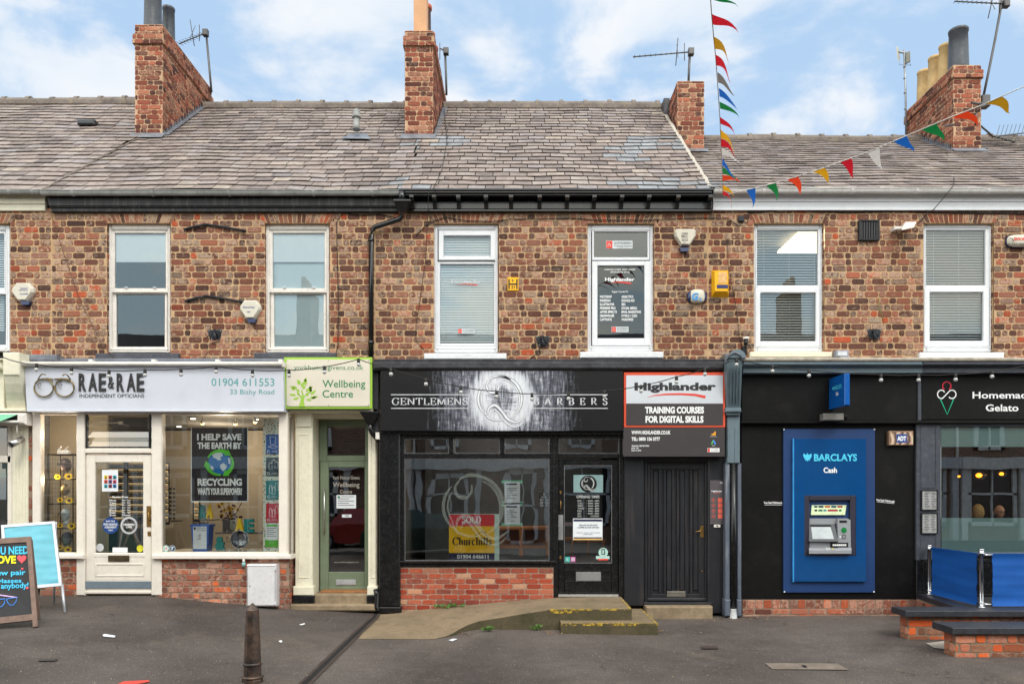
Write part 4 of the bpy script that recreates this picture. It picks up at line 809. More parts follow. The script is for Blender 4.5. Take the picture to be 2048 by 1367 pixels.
m = MB(); m.box(1146, 1036, 1205, 1079, .022, .002, 0); m.m = 1; m.box(1147, 1037.5, 1204, 1042, .0205, .001, 0); m.box(1147, 1073.5, 1204, 1076, .0205, .001, 0); m.text('GROUND FLOOR SHOP', 1158, 1048, 1195, 1051, .0205, .02); m.text('& UPPER FLOOR OFFICES', 1155, 1052.5, 1198, 1055.5, .0205, .02); m.text('Call for more information', 1153, 1063, 1200, 1065.5, .0205); m.text('01904 646611', 1167, 1066.5, 1186, 1069, .0205); m.m = 2; m.box(1147, 1076.5, 1204, 1078.5, .0205, .001, 0)
m.m = 3; m.disc(1206.5, 1104, 9.5, 9.5, .024, 24); m.box(1192, 1111, 1219, 1117, .022, .001, 0); m.m = 4; m.box(1196, 1116.5, 1216, 1119.5, .0205, .001, 0); m.m = 5; m.ring(1203, 1097, 1210, 1108, 1.4, .0215, .001, 0)
m.m = 6; m.quad(1130, 1112.5, 1140, 1123, .024); m.m = 7; m.quad(1141, 1112.5, 1151, 1123, .024); m.m = 0; m.ring(1143, 1114.5, 1149, 1121, 1.0, .0225, .0005, 0); m.disc(1146, 1117.8, 1.3, 1.3, .022, 10); m.stroke([(1132, 1118), (1136, 1118), (1136, 1120.5), (1134, 1120.5), (1134, 1114.5)], .8, .0225)
m.obj('sticker', [PAPER, NAVY, M('amber_vinyl', (236, 180, 40), .5, bump=0), M('mint_vinyl', (176, 210, 202), .5, bump=0), REDV, M('black_vinyl2', (16, 18, 20), .5, bump=0), M('aqua_sticker', (70, 184, 172), .5, bump=0), M('pink_sticker', (186, 84, 150), .5, bump=0)], dr)
m = MB(); m.box(745, 721, 1451, 739, -.24, .24, .03); m.box(748, 717.5, 1450, 722, -.2, .2, .01); m.box(745, 722, 757, 862, -.1, .1, .006); m.obj('lead_cornice', LEADD, h2)
# Highlander doorway
m = MB(); m.box(1247, 912, 1289, 1212, -.03, .2, .015); m.box(1416, 912, 1451, 1226, -.03, .2, .01); m.box(1289, 912, 1416, 922, -.03, .2, .008); m.ring(1289, 922, 1416, 1204, (6, 4, 5, 0), .02, .1, .008); m.box(1287, 1204, 1424, 1211, -.05, .2, .01); m.obj('door_surround', CHAR, h2)
d = MB(); d.ring(1295, 926, 1411, 1203, (6, 12, 10, 16), .055, .03, .006)
for i in range(4):
    x = 1305 + i * 26.5; d.box(x - 4, 938, x + 1, 1187, .058, .03, .006); d.box(x + 1.5, 941, x + 12, 1180, .068, .03, .01); d.box(x + 12.5, 938, x + 18, 1187, .06, .03, .005) 
d.box(1301, 938, 1401, 1187, .085, .02, 0); d.box(1294, 1195, 1412, 1203, .02, .06, .02); dr = d.obj('door', CHAR, h2)
m = MB(); m.box(1334, 1181, 1371, 1193, .045, .012, .002); m.ring(1338, 1184, 1367, 1190, 1, .038, .01, .002); m.obj('letterbox', M('antique_letterbox', (150, 144, 134), .4, .7), dr)
m = MB(); m.box(1401, 1051, 1408, 1074, .045, .012, .006); m.tubep([(1405, 1060, .045), (1404.5, 1060, -.0), (1398, 1061.5, -.0), (1391, 1062.5, .0)], .008, 8); m.disc(1404.6, 1068, 1.2, 1.6, .043, 10); m.disc(1404.5, 1141, 1.8, 2.2, .05, 10); m.obj('handle', BRASS, dr)
m = MB(); m.box(1292, 1212, 1426, 1240, -.22, .25, .02); single(m, 'doorstep', STEP, 'single mossy sandstone doorstep below the charcoal panelled door', 'step', 'doorsteps')
# ---------------- grey-blue pilaster between houses, with a drainpipe in it
m = MB(); q = [(1455, 718), (1485, 718), (1481, 815), (1452, 815)]; A = [W(*q[0], -.42), W(*q[1], -.42), W(*q[2], -.2), W(*q[3], -.2)]; m.hull2(A, [Vector((v.x, .1, v.z)) for v in A])
for x in (1461, 1467, 1473, 1479):
    A = [W(x, 735, -.40), W(x + 1.5, 735, -.40), W(x + .5, 808, -.225), W(x - 1, 808, -.225)]; m.hull2(A, [v + Vector((0, .03, 0)) - Vector((0, .05, 0)) for v in A][::-1])
cx, cy = PX(1470, -.3), PZ(718, -.3); 
A = [Vector((cx + .118 * math.cos(math.pi * k / 12), -.42, cy + .115 * math.sin(math.pi * k / 12))) for k in range(13)]; m.hull2(A, [v + Vector((0, .4, 0)) for v in A])
m.box(1451, 815, 1483, 824, -.26, .3, .015); m.box(1453, 824, 1481, 830, -.22, .3, .01); m.box(1454, 830, 1480, 926, -.17, .2, .01); m.box(1456, 855, 1459, 925, -.18, .02, .003); m.box(1470, 855, 1474, 925, -.18, .02, .003)
pl = m.obj('shop_pilaster', GREY, H[3])
m = MB(); m.box(1451, 926, 1460, 1198, -.15, .2, .01); m.box(1475, 926, 1483, 1198, -.15, .2, .01); m.box(1450, 1198, 1461, 1232, -.18, .2, .015); m.box(1474, 1198, 1484, 1232, -.18, .2, .015); m.box(1460, 926, 1475, 1228, -.1, .1, .01); m.obj('shop_pilaster', M('chipped_grey_paint', (92, 99, 112), .45, var=.12, dirt=(190, 192, 196), dirtamt=.35, streak=True), H[3])
m = MB(); m.tubep([(1467, 925, -.15), (1467, 1216, -.15)], .043, 14); m.m = 1; q = W(1467, 1238, -.17); m.lathe([(.058, -.02), (.055, 0), (.04, .14), (.046, .15)], (q.x, -.16, q.z), 14); single(m, 'drainpipe', [BLACK, WHPAINT], 'black drainpipe with a white foot set between the grey pilaster strips', 'pipe', 'drainpipes')
m = MB(); m.box(1452, 706, 1490, 721, -.30, .3, .03); m.tubep([(1455, 722, -.43), (1459, 709, -.44), (1470, 704, -.44), (1481, 709, -.44), (1487, 722, -.43)], .012, 6); m.obj('lead_cap', LEAD, H[3])
# ---------------- house 3
h3 = H[3]
m = MB(); m.box(1488, 714, 2480, 722, -.34, .34, .02); 
m.obj('ledge', M('mossy_ledge', (178, 168, 154), .9, var=.25, scale=8, bump=.8, dirt=(104, 92, 72), dirtamt=.6), h3)
for a_, b_, mt in ((1486, 1846, GREY), (1846, 2480, DGREY)):
    m = MB(); m.box(a_, 721.5, b_, 730, -.32, .32, .03); m.box(a_, 730, b_, 733.5, -.27, .27, .006); m.box(a_, 733.5, b_, 745.5, -.23, .23, .006); m.obj('cornice', mt, h3)
m = MB(); m.box(1484, 745, 2480, 840, -.08, .1, .003); m.box(1482, 840, 2480, 846.5, -.13, .15, .01); m.box(1483, 846, 1833, 1200, -.02, .1, .002); m.obj('black_boarding', MATTB, h3)
m = MB(); m.box(1836, 745, 1843, 840, -.1, .03, .004); m.box(1833, 846, 1882, 1196, -.07, .15, .008); m.ring(1841, 851, 1873, 975, 1.6, -.078, .01, .003); m.ring(1841, 1068, 1873, 1118, 1.6, -.078, .01, .003); m.box(1882, 1105, 2480, 1112, -.1, .15, .01); m.box(1882, 846, 2480, 852, -.07, .1, .004)
m.obj('shopfront', DGREY, h3)
m = MB(); m.box(1833, 1118, 2480, 1196, -.075, .1, .01); m.ring(1846, 1122, 2480, 1190, 2, -.085, .012, .004); m.obj('stall_riser', BLACK, h3)
plinth(h3, 1485, 1845, 1198, 1217, -.03, [BR3, MO3], 401, bond='header', course=.137, Lh=.122, name='plinth'); plinth(h3, 1485, 1845, 1215.8, 1240, -.036, [BR3, MO3], 402, bond='stretch', course=.085, Ls=.26)
glass(h3, 1882, 852, 2480, 1105, -.02, glassmat('gelato_glass', .2, (215, 225, 222), 0, .03, .8))
m = MB(); m.box(1882, 852, 2480, 893, -.012, .002, 0); m.box(1883, 1035, 2480, 1105, -.012, .002, 0); m.obj('frosted_film', M('frosted_film_teal', (196, 222, 222), .5, var=.03, bump=0), h3)
m = MB(); m.box(1881, 893, 1883, 1035, -.014, .003, 0); m.obj('glazing_edge', WHL, h3)
# ================================================================ serif lettering drawn with a broad pen
def ap_(cx, cy, rx, ry, a0, a1, n=12): return [(cx + rx * math.cos(math.radians(lerp(a0, a1, i / n))), cy + ry * math.sin(math.radians(lerp(a0, a1, i / n)))) for i in range(n + 1)]
GL = {
 'A': (.78, [[(.06, 0), (.38, 1)], [(.38, 1), (.70, 0)], [(.18, .36), (.58, .36)]], [(.08, 0), (.68, 0)]),
 'B': (.72, [[(.16, 0), (.16, 1)], [(.16, 1), (.38, 1)] + ap_(.38, .76, .2, .24, 90, -90) + [(.16, .52)], [(.38, .52)] + ap_(.4, .26, .24, .26, 90, -90) + [(.16, 0)]], [(.12, 0), (.12, 1)]),
 'C': (.78, [ap_(.44, .5, .36, .5, 45, 315, 20), [(.72, .78), (.72, 1)]], []),
 'D': (.82, [[(.16, 0), (.16, 1)], [(.16, 1), (.32, 1)] + ap_(.34, .5, .38, .5, 90, -90, 16) + [(.16, 0)]], [(.12, 0), (.12, 1)]),
 'E': (.68, [[(.16, 0), (.16, 1)], [(.16, 1), (.6, 1)], [(.6, 1), (.6, .8)], [(.16, .52), (.48, .52)], [(.48, .42), (.48, .62)], [(.16, 0), (.62, 0)], [(.62, 0), (.62, .22)]], [(.1, 0), (.1, 1)]),
 'G': (.84, [ap_(.44, .5, .36, .5, 45, 330, 20), [(.7, 0.1), (.7, .42)], [(.72, .78), (.72, 1)]], [(.7, .42)]),
 'L': (.66, [[(.16, 0), (.16, 1)], [(.16, 0), (.6, 0)], [(.6, 0), (.6, .26)]], [(.14, 0), (.16, 1)]),
 'M': (1.0, [[(.14, 0), (.14, 1)], [(.14, 1), (.5, .05)], [(.5, .05), (.84, 1)], [(.86, 0), (.86, 1)]], [(.14, 0), (.1, 1), (.86, 0), (.88, 1)]),
 'N': (.86, [[(.14, 0), (.14, 1)], [(.14, 1), (.72, 0)], [(.72, 0), (.72, 1)]], [(.14, 0), (.08, 1), (.72, 1)]),
 'O': (.86, [ap_(.43, .5, .36, .5, 0, 360, 26)], []),
 'R': (.78, [[(.16, 0), (.16, 1)], [(.16, 1), (.38, 1)] + ap_(.38, .75, .22, .25, 90, -90) + [(.16, .5)], [(.38, .5), (.7, 0)]], [(.14, 0), (.12, 1), (.7, 0)]),
 'S': (.62, [[(.52, .76), (.50, .90), (.36, 1.0), (.2, .98), (.09, .85), (.1, .68), (.26, .56), (.44, .46), (.55, .3), (.52, .12), (.36, 0), (.2, .01), (.1, .12), (.08, .26)]], []),
 'T': (.76, [[(.38, 0), (.38, 1)], [(.06, 1), (.7, 1)], [(.06, 1), (.06, .8)], [(.7, 1), (.7, .8)]], [(.38, 0)]),
 'h': (.58, [[(.14, 0), (.14, 1.0)], [(.14, .52)] + ap_(.3, .5, .16, .16, 150, 0, 8) + [(.46, 0)]], [(.14, 0), (.08, 1), (.46, 0)]),
 'c': (.5, [ap_(.28, .33, .2, .33, 50, 310, 14)], []),
 'i': (.3, [[(.15, 0), (.15, .64)], [(.15, .86), (.15, .98)]], [(.15, 0), (.1, .64)]),
 'l': (.3, [[(.15, 0), (.15, 1)]], [(.15, 0), (.1, 1)]),
 'r': (.42, [[(.14, 0), (.14, .66)], [(.14, .5), (.24, .64), (.38, .6)]], [(.14, 0), (.08, .64)]),
 's': (.44, [[(.36, .5), (.34, .62), (.2, .66), (.09, .56), (.12, .42), (.3, .3), (.38, .16), (.3, .02), (.16, 0), (.06, .14)]], []),
 'u': (.58, [[(.14, .66), (.14, .16)] + ap_(.28, .16, .14, .16, 180, 340, 8), [(.44, 0), (.44, .66)]], [(.08, .65), (.46, 0), (.38, .65)]), }
def serif(m, s, x0, y0, x1, y1, Y, thin=.045, thick=.15, track=.06):
    tot = sum(GL[c][0] + track for c in s) - track; kx = (x1 - x0) / tot; ky = y1 - y0; x = x0
    for c in s:
        w, st, sf = GL[c]
        for p in st: m.stroke([(x + a * kx, y1 - b * ky) for a, b in p], 1, Y, nib=(thin * ky, thick * kx * 1.1))
        for a, b in sf: m.stroke([(x + (a - .11) * kx, y1 - b * ky + (-.5 if b < .5 else .5) * thin * ky), (x + (a + .11) * kx, y1 - b * ky + (-.5 if b < .5 else .5) * thin * ky)], thin * ky * 1.1, Y)
        x += (w + track) * kx
# ---- barbers sign
t = NT('streaked_sign'); mp = t.n('ShaderNodeMapping'); mp.inputs['Scale'].default_value = (95, 1, 3.2); t.l(t.tc.outputs['Generated'], mp.inputs[0])
sx = t.n('ShaderNodeSeparateXYZ'); t.l(t.tc.outputs['Generated'], sx.inputs[0])
u = t.math('ABSOLUTE', t.math('SUBTRACT', sx.outputs[0], .505))
mask = t.ramp(u, [(.0, .6), (.14, .6), (.24, .46), (.33, 0.0)])
n1 = t.noise(1.0, 7, .72, vec=mp.outputs[0]); n2 = t.noise(24, 5, .7, coord='Generated')
v = t.math('ADD', t.math('MULTIPLY', t.math('SUBTRACT', t.math('ADD', t.math('MULTIPLY', n1, .75), t.math('MULTIPLY', n2, .25)), .5), 2.6), t.math('SUBTRACT', t.math('MULTIPLY', mask, 1.0), .22))
dx = t.math('MULTIPLY', t.math('SUBTRACT', sx.outputs[0], .5), 4.05); dz = t.math('SUBTRACT', sx.outputs[2], .53)
rr = t.math('SQRT', t.math('ADD', t.math('MULTIPLY', dx, dx), t.math('MULTIPLY', dz, dz)))
ringm = t.ramp(t.math('ADD', rr, t.math('MULTIPLY', t.math('SUBTRACT', n2, .5), .25)), [(0, .0), (.16, .08), (.28, .5), (.44, .5), (.6, 0.0)])
v = t.math('ADD', t.math('MULTIPLY', v, t.math('MULTIPLY', t.ramp(u, [(.31, 1.0), (.35, 0.0)]), 1.0)), ringm)
col = t.ramp(v, [(0, lin((22, 21, 23))), (.35, lin((92, 94, 104))), (.7, lin((196, 198, 206))), (1, lin((216, 218, 222)))])
STRK = t.fin(t.bsdf(col, .38, 0, None, .3))
sg = thing('shop_sign', 'wide black barbers fascia with white vertical streaks and swirling Q emblem', 'sign', W(1003, 861, -.2), 'shop signs')
m = MB(); m.box(761, 741, 1246.5, 861, -.2, .12, .002); m.obj('panel', STRK, sg)
SILV = M('silver_letter', (206, 206, 210), .4, bump=0)
m = MB(); Y = -.2035
for a, b in ((782, 937), (1063.5, 1215.5)):
    for y in (788.8, 816): m.quad(a, y - .8, b, y + .8, Y)
serif(m, 'GENTLEMENS', 783.5, 795.5, 936, 809, Y, .07, .12, .07); serif(m, 'BARBERS', 1067, 795.5, 1215, 809, Y, .07, .17, .72); m.obj('lettering', SILV, sg)
m = MB(); qlogo(m, 1001, 797, 1.06, Y, 1.25); m.m = 1; qlogo(m, 1001, 797, 1.06, Y - .001, .8); m.obj('swirl_emblem', [M('grey_line', (120, 122, 128), .4, bump=0), M('white_line', (226, 228, 232), .4, bump=0)], sg)
# ---- training sign
sg = thing('shop_sign', 'square training courses sign, pale grey over charcoal in an orange border', 'sign', W(1349, 912, -.2), 'shop signs')
m = MB(); m.box(1248, 744, 1450.5, 854, -.2, .1, .003); m.obj('border', M('orange_board', (214, 80, 50), .4, var=.04, bump=.01), sg)
m = MB(); m.box(1252.5, 750, 1446, 806.5, -.206, .01, .001); m.m = 1; m.box(1252.5, 807, 1446, 850, -.206, .01, .001); m.box(1247, 854.5, 1449.5, 912.5, -.2, .1, .003); m.obj('panel', [M('pale_grey_board', (204, 208, 214), .4, var=.02, bump=0), M('charcoal_board', (62, 57, 58), .42, var=.05, bump=0)], sg)
m = MB(); Y = -.2085; m.m = 0
m.text('Highlander', 1269, 764.5, 1432, 785, Y, .045); m.m = 1; m.stroke([(1295, 793.5), (1310, 790), (1330, 788), (1360, 787.5), (1390, 789), (1411, 793.5)], [.6, 1.8, 3, 3.8, 4.4, 5.5], Y)
m.m = 2
m.text('TRAINING COURSES', 1290, 812.5, 1408, 826.5, Y, .05); m.text('FOR DIGITAL SKILLS', 1291, 831, 1407, 845, Y, .05)
Y = -.203; m.text('WWW.HIGHLANDER.CO.UK', 1263, 860.5, 1341, 868, Y, .035); m.text('TEL: 0800 156 0777', 1263, 873.5, 1320, 881, Y, .035)
for i, (s_, w_) in enumerate((('TRAINING CENTRE OPEN', 35), ('MON - FRI', 14), ('9AM TO 5PM', 19))): m.text(s_, 1263, 889.5 + i * 4.6, 1263 + w_, 892.7 + i * 4.6, Y, .02)
m.obj('lettering', [CHARV, REDV, WHL], sg)
m = MB()
for i, (a, hh) in enumerate(((1423, 3), (1426, 5), (1429, 8))): m.m = 0; m.quad(a, 870 - hh, a + 2.6, 870, Y)
m.m = 1; m.stroke([(1423, 888), (1427, 880)], 3, Y); m.m = 2; m.stroke([(1431, 888), (1427, 880)], 3, Y - .001); m.m = 3; m.quad(1415, 895.5, 1439, 903.5, Y); m.m = 4; m.quad(1415.5, 896, 1420, 903, Y - .001); m.m = 5; m.text('AUTHORISED', 1422, 897, 1437, 899, Y - .001); m.text('Training Centre', 1422, 900, 1437, 902.3, Y - .001)
m.m = 3; m.text('Analytics', 1420, 871.5, 1434, 873.5, Y); m.text('Ads', 1424, 889.5, 1430, 891.5, Y)
m.obj('badge', [M('amber_mark', (236, 160, 40), .5, bump=0), M('green_mark', (90, 180, 90), .5, bump=0), M('blue_mark', (70, 140, 220), .5, bump=0), WHL, REDV, INK], sg)
sg = thing('name_plate', 'narrow charcoal name plate with orange squares beside the charcoal door', 'sign', W(1434, 1048, -.05))
m = MB(); m.box(1420, 960, 1446.5, 1048, -.045, .02, .003); m.obj('panel', M('mauve_charcoal_board', (88, 82, 86), .42, bump=0), sg)
m = MB(); Y = -.047; m.m = 1; m.text('31A', 1440, 963, 1445.5, 966.5, Y, .03); m.text('Highlander', 1423, 980, 1444.5, 984, Y, .03); m.m = 0; m.stroke([(1428, 986), (1440, 985)], .8, Y)
for i in range(4):
    y = 995 + i * 10.7; m.quad(1436, y, 1445, y + 9, Y); m.stroke([(1427 + 3.4 * math.cos(k / 12 * math.tau), y + 4.5 + 3.4 * math.sin(k / 12 * math.tau)) for k in range(13)], .7, Y); m.text('ftpi'[i] if i != 3 else 'in', 1425.6, y + 2.5, 1428.4, y + 6.5, Y)
m.obj('lettering', [M('orange_mark', (222, 100, 80), .5, bump=0), WHL], sg)
m = MB(); m.box(1428, 1048.5, 1441, 1054, -.05, .02, .003); m.m = 1; m.box(1433, 1049.8, 1436, 1052.6, -.052, .01, .001); single(m, 'door_bell', [CREAMP, DARK], 'small white bell push under the charcoal name plate', 'bell')
# ---- cash machine
BLU = M('deep_blue_panel', (32, 60, 106), .4, var=.04, bump=0); BLG = M('gloss_blue_panel', (2, 68, 124), .14, var=.05, bump=0, spec=.7); CY = M('cyan_lettering', (80, 206, 240), .45, bump=0)
at = thing('cash_machine', 'blue framed wall cash machine with grey screen unit and cyan lettering', 'cash machine', W(1659, 1184, -.05))
m = MB(); m.box(1567, 857, 1750, 1184, -.055, .04, .003); m.obj('backing_board', BLU, at)
m = MB()
z = [PX(1587, -.1), PX(1609, -.1), PX(1712, -.1), PX(1732, -.1), PZ(1162, -.1), PZ(1110.5, -.1), PZ(990, -.1), PZ(877, -.1)]
m.wbox((z[0], -.1, z[4]), (z[3], -.05, z[5]), 0); m.wbox((z[0], -.1, z[6]), (z[3], -.05, z[7]), 0); m.wbox((z[0], -.1, z[5]), (z[1], -.05, z[6]), 0); m.wbox((z[2], -.1, z[5]), (z[3], -.05, z[6]), 0); m.obj('gloss_panel', BLG, at)
m = MB(); m.box(1586, 876, 1588.2, 1163, -.102, .04, .001); m.obj('light_edge', M('pale_blue_edge', (60, 150, 214), .3, bump=0), at)
BZ = M('atm_bezel', (48, 46, 60), .4, var=.05, bump=0); AG = M('atm_grey_plastic', (146, 148, 152), .35, var=.05, bump=.01, spec=.5); AGD = M('atm_dark_plastic', (84, 86, 90), .35, bump=0)
m = MB(); m.ring(1609, 990, 1712, 1110.5, (10, 10, 11, 9), -.106, .06, .008); m.m = 1; m.quad(1617, 998, 1703, 1103, -.03); m.obj('bezel', [BZ, DARK], at)
m = MB(); A = [W(1622, 1029, -.085), W(1690, 1029, -.085), W(1693.5, 1006, -.05), W(1624, 1006, -.05)]; m.hull2(A, [v + Vector((0, .02, 0)) for v in A]); o = m.obj('header_screen', M('pale_header', (206, 220, 176), .4, bump=0), at)
m = MB(); cc = [((30, 60, 90), 1628.5, 1010.5, 6.5, 5), ((20, 40, 70), 1637, 1010.5, 10, 5), ((190, 90, 30), 1649.5, 1010.5, 11, 5), ((30, 80, 100), 1662.5, 1010.5, 10, 5), ((160, 50, 50), 1675, 1010.5, 10, 5), ((40, 50, 45), 1629, 1018, 5.5, 5), ((40, 110, 80), 1637, 1018, 8, 5), ((80, 140, 160), 1647, 1018, 6, 5), ((170, 30, 50), 1655.5, 1018, 20, 5), ((40, 110, 50), 1678, 1018, 5, 5)]
mats = []
for i, (c, x, y, w_, h_) in enumerate(cc):
    m.m = i; mats.append(M('card_mark_%d' % i, c, .5, bump=0)); Yq = lerp(-.05, -.085, (y + 2 - 1006) / 23) - .003; m.quad(x, y, x + w_, y + h_, Yq)
m.obj('card_badge', mats, at)
m = MB(); m.prism([(1619, 1036), (1675, 1036), (1675, 1047), (1619, 1047)], -.07, .05); m.prism([(1675, 1036), (1695, 1036), (1701, 1039), (1702, 1096), (1676, 1096)], -.12, .09); m.box(1619, 1082, 1676, 1096, -.10, .07, .006); 
A = [W(1618, 1095, -.12), W(1703, 1095, -.12), W(1703, 1100, -.17), W(1618, 1100, -.17)]; m.hull2(A, [v - Vector((0, 0, .045)) for v in A]); m.obj('fascia', AG, at)
m = MB(); A = [W(1618.5, 1082, -.155), W(1677, 1082, -.155), W(1669, 1047, -.09), W(1618.5, 1047, -.09)]; m.hull2(A, [v + Vector((0, .05, 0)) for v in A]); m.m = 1; f = lambda x, y: W(x, y, lerp(-.09, -.155, (y - 1047) / 35) - .003)
m.add([f(1625, 1077), f(1668, 1077), f(1661, 1053), f(1622.5, 1053)], [(0, 1, 2, 3)]); m.m = 2; m.add([f(1621, 1052), f(1663, 1052), f(1662, 1049), f(1620, 1049)], [(0, 1, 2, 3)]); m.obj('display', [AGD, M('screen_glass_pale', (178, 184, 186), .15, bump=0, spec=.7), DARK], at)
m = MB(); m.m = 0; m.box(1679, 1040, 1694, 1044.5, -.124, .01, .002); m.box(1662, 1084, 1697, 1094, -.122, .02, .004); m.m = 1; m.disc(1688, 1059.5, 5.6, 5.6, -.1235); m.m = 2; m.ring(1684.5, 1068, 1691.5, 1077, 1.4, -.124, .005, .001); m.m = 3
for i in range(7): m.box(1665.5 + i * 4, 1087.5, 1668.8 + i * 4, 1091, -.128, .006, .001)
m.disc(1680.5, 1072.5, 1.6, 1.8, -.1235, 12); m.stroke([(1652, 1095), (1656, 1098.5)], 1.6, -.172) ; m.stroke([(1657, 1095), (1661, 1098.5)], 1.6, -.172); m.m = 4; m.stroke([(1664, 1095), (1667, 1098.5)], 2, -.172)
m.obj('card_slot_and_keypad', [DARK, M('card_green', (24, 120, 60), .3, bump=0), AGD, WHL, M('pale_yellow', (222, 206, 110), .5, bump=0)], at)
def eagle(m, cx, cy, k, Y, B=None):
    P = [(-9, -8), (-7, -8.5), (-4, -6), (-1.5, -7), (-1.5, -9), (1, -9.5), (1.5, -6.5), (4, -6), (7, -8.5), (9, -8), (9, -3), (7, 1), (6, 3), (4, 4), (5, 7), (1.5, 5.5), (0, 9), (-1.5, 5.5), (-5, 7), (-4, 4), (-6, 3), (-7, 1), (-9, -3)]
    m.add([(B or W)(cx + x * k, cy + y * k, Y) for x, y in P], [tuple(range(len(P)))])
m = MB(); eagle(m, 1615, 914.5, .93, -.1025); m.text('BARCLAYS', 1628, 907, 1714, 921.5, -.1025, .03); m.m = 1; m.text('Cash', 1647, 934, 1674, 945, -.1025, .03); m.obj('lettering', [CY, WHL], at)
m = MB()
for x, y in ((1568, 858), (1749, 858), (1569, 1182.5), (1748, 1182.5)): m.box(x - 1.3, y - 1.3, x + 1.3, y + 1.3, -.058, .004, .001)
m.obj('corner_clip', WHL, at)
for (x0, y0, x1, y1, lb) in ((1527, 1001, 1565.5, 1010.5, 'black free cash withdrawals strip on the boarding near the drainpipe'), (1752, 997, 1790, 1006, 'tilted black free cash withdrawals strip near the menu frames')):
    m = MB(); m.box(x0, y0, x1, y1, -.024, .003, 0); m.m = 1; m.text('Free Cash Withdrawals', x0 + 1, y0 + 1.5, x1 - 1, y0 + 5.5, -.0255, .03); m.quad(x0 + 2, y1 - 2, x1 - 2, y1 - 1.3, -.0255)
    if x0 > 1700:
        c = W((x0 + x1) / 2, (y0 + y1) / 2, -.02)
        m.v = [(c.x + (v[0] - c.x), v[1], c.z + (v[2] - c.z) - (v[0] - c.x) * .10) for v in m.v]
    single(m, 'notice_strip', [DARK, WHL], lb, 'notice')
# projecting blue sign
sg = thing('projecting_sign', 'blue illuminated style box sign projecting edge-on above the cash machine', 'sign', W(1672, 810, -.3), 'shop signs')
X0 = PX(1655, -.05) + .0; m = MB(); xs = X0; z0, z1 = W(0, 818, -.14).z, W(0, 757, -.14).z
m.wbox((xs, -.62, z0), (xs + .075, -.10, z1), .01); m.obj('box', M('bright_blue_box', (10, 84, 160), .25, var=.03, bump=0), sg)
def sb(px, py, Y=None):
    # face turned to the left: u along depth
    u = (px - 1655) / 34; return Vector((xs - .004, lerp(-.12, -.6, u), lerp(z1, z0, (py - 757) / 61)))
m = MB(); eagle(m, 1665, 779, .35, 0, lambda x, y, Y: sb(x, y)); m.text('BARCLAYS', 0, 0, 1, 1, 0, .03, basis=lambda u, t: sb(lerp(1668.5, 1684, u), lerp(783, 775, t))); m.m = 1; m.text('Cash', 0, 0, 1, 1, 0, .03, basis=lambda u, t: sb(lerp(1671, 1677, u), lerp(795, 788, t))); m.obj('lettering', [CY, WHL], sg)
m = MB(); m.tube([(xs + .03, -.1, lerp(z0, z1, .8)), (xs + .03, .0, lerp(z0, z1, .8))], .02, 8); m.tube([(xs + .03, -.1, lerp(z0, z1, .2)), (xs + .03, .0, lerp(z0, z1, .2))], .02, 8); m.obj('bracket', AGD, sg)
m = MB(); m.box(1647, 826, 1688, 840, -.25, .14, .01); m.m = 1; m.tubep([(1688, 831, -.2), (1693, 831, -.15), (1692, 838, -.1)], .012, 6); m.box(1686, 828, 1693, 834, -.2, .05); single(m, 'light_box', [M('grey_light_box', (120, 116, 112), .5), DARK], 'grey oblong light box under the projecting blue sign', 'light')
# ADT box
m = MB(); m.box(1778, 861, 1827, 890, -.09, .08, .006); m.m = 1; m.box(1781, 863.5, 1826, 888.5, -.093, .006, .002); m.m = 2; m.quad(1793, 867.5, 1814, 884.5, -.0945); m.m = 3; m.text('ADT', 1794.5, 871.5, 1812.5, 881, -.0955, .05)
t = NT('marbled_sticker'); n = t.n('ShaderNodeTexWave', _Scale=3.0, _Distortion=14.0, _Detail=3.0); t.l(t.tc.outputs['Object'], n.inputs['Vector']); MB_ = t.fin(t.bsdf(t.ramp(n.outputs['Fac'], [(0, lin((70, 60, 54))), (.45, lin((150, 118, 96))), (.6, lin((190, 130, 110))), (1, lin((200, 186, 160)))]), .5))
single(m, 'alarm_box', [M('bronze_box', (150, 120, 96), .4, .3), MB_, M('blue_badge', (36, 66, 140), .5, bump=0), WHL], 'oblong marbled alarm box with blue ADT badge on the black boarding', 'alarm')
# gelato sign
lett_o = thing('shop_sign', 'black gelato fascia with white lettering and a tricolour cone emblem', 'sign', W(1950, 838, -.1), 'shop signs')
m = MB(); m.box(1844, 748, 2480, 838, -.095, .012, .002); m.obj('panel', MATTB, lett_o)
lett(lett_o, [('Homemade', 1945, 783, 2067, 796.5, 0, .02), ('Gelato', 1971.5, 808, 2037, 822, 0, .02)], WHL, -.098)
m = MB(); Y = -.098
m.m = 0; m.stroke([(1893.5 + 8.3 * math.cos(math.radians(a)), 771.5 + 8.3 * math.sin(math.radians(a))) for a in range(125, 416, 10)], 2.4, Y)
m.m = 1; m.stroke([(1889, 784)] + [(1883 + 8 * math.cos(math.radians(a)), 788 + 8.3 * math.sin(math.radians(a))) for a in range(-60, -300, -15)] + [(1893, 788)] + [(1904 + 8 * math.cos(math.radians(a)), 788 + 8.3 * math.sin(math.radians(a))) for a in range(-130, 130, 15)] + [(1898, 793)], 2.2, Y - .001)
m.m = 2; m.stroke([(1881, 798), (1894.5, 828), (1907, 798)], 2.2, Y); m.obj('cone_emblem', [M('cherry_red', (206, 30, 56), .4, bump=0), WHL, M('mint_green', (10, 168, 128), .4, bump=0)], lett_o)
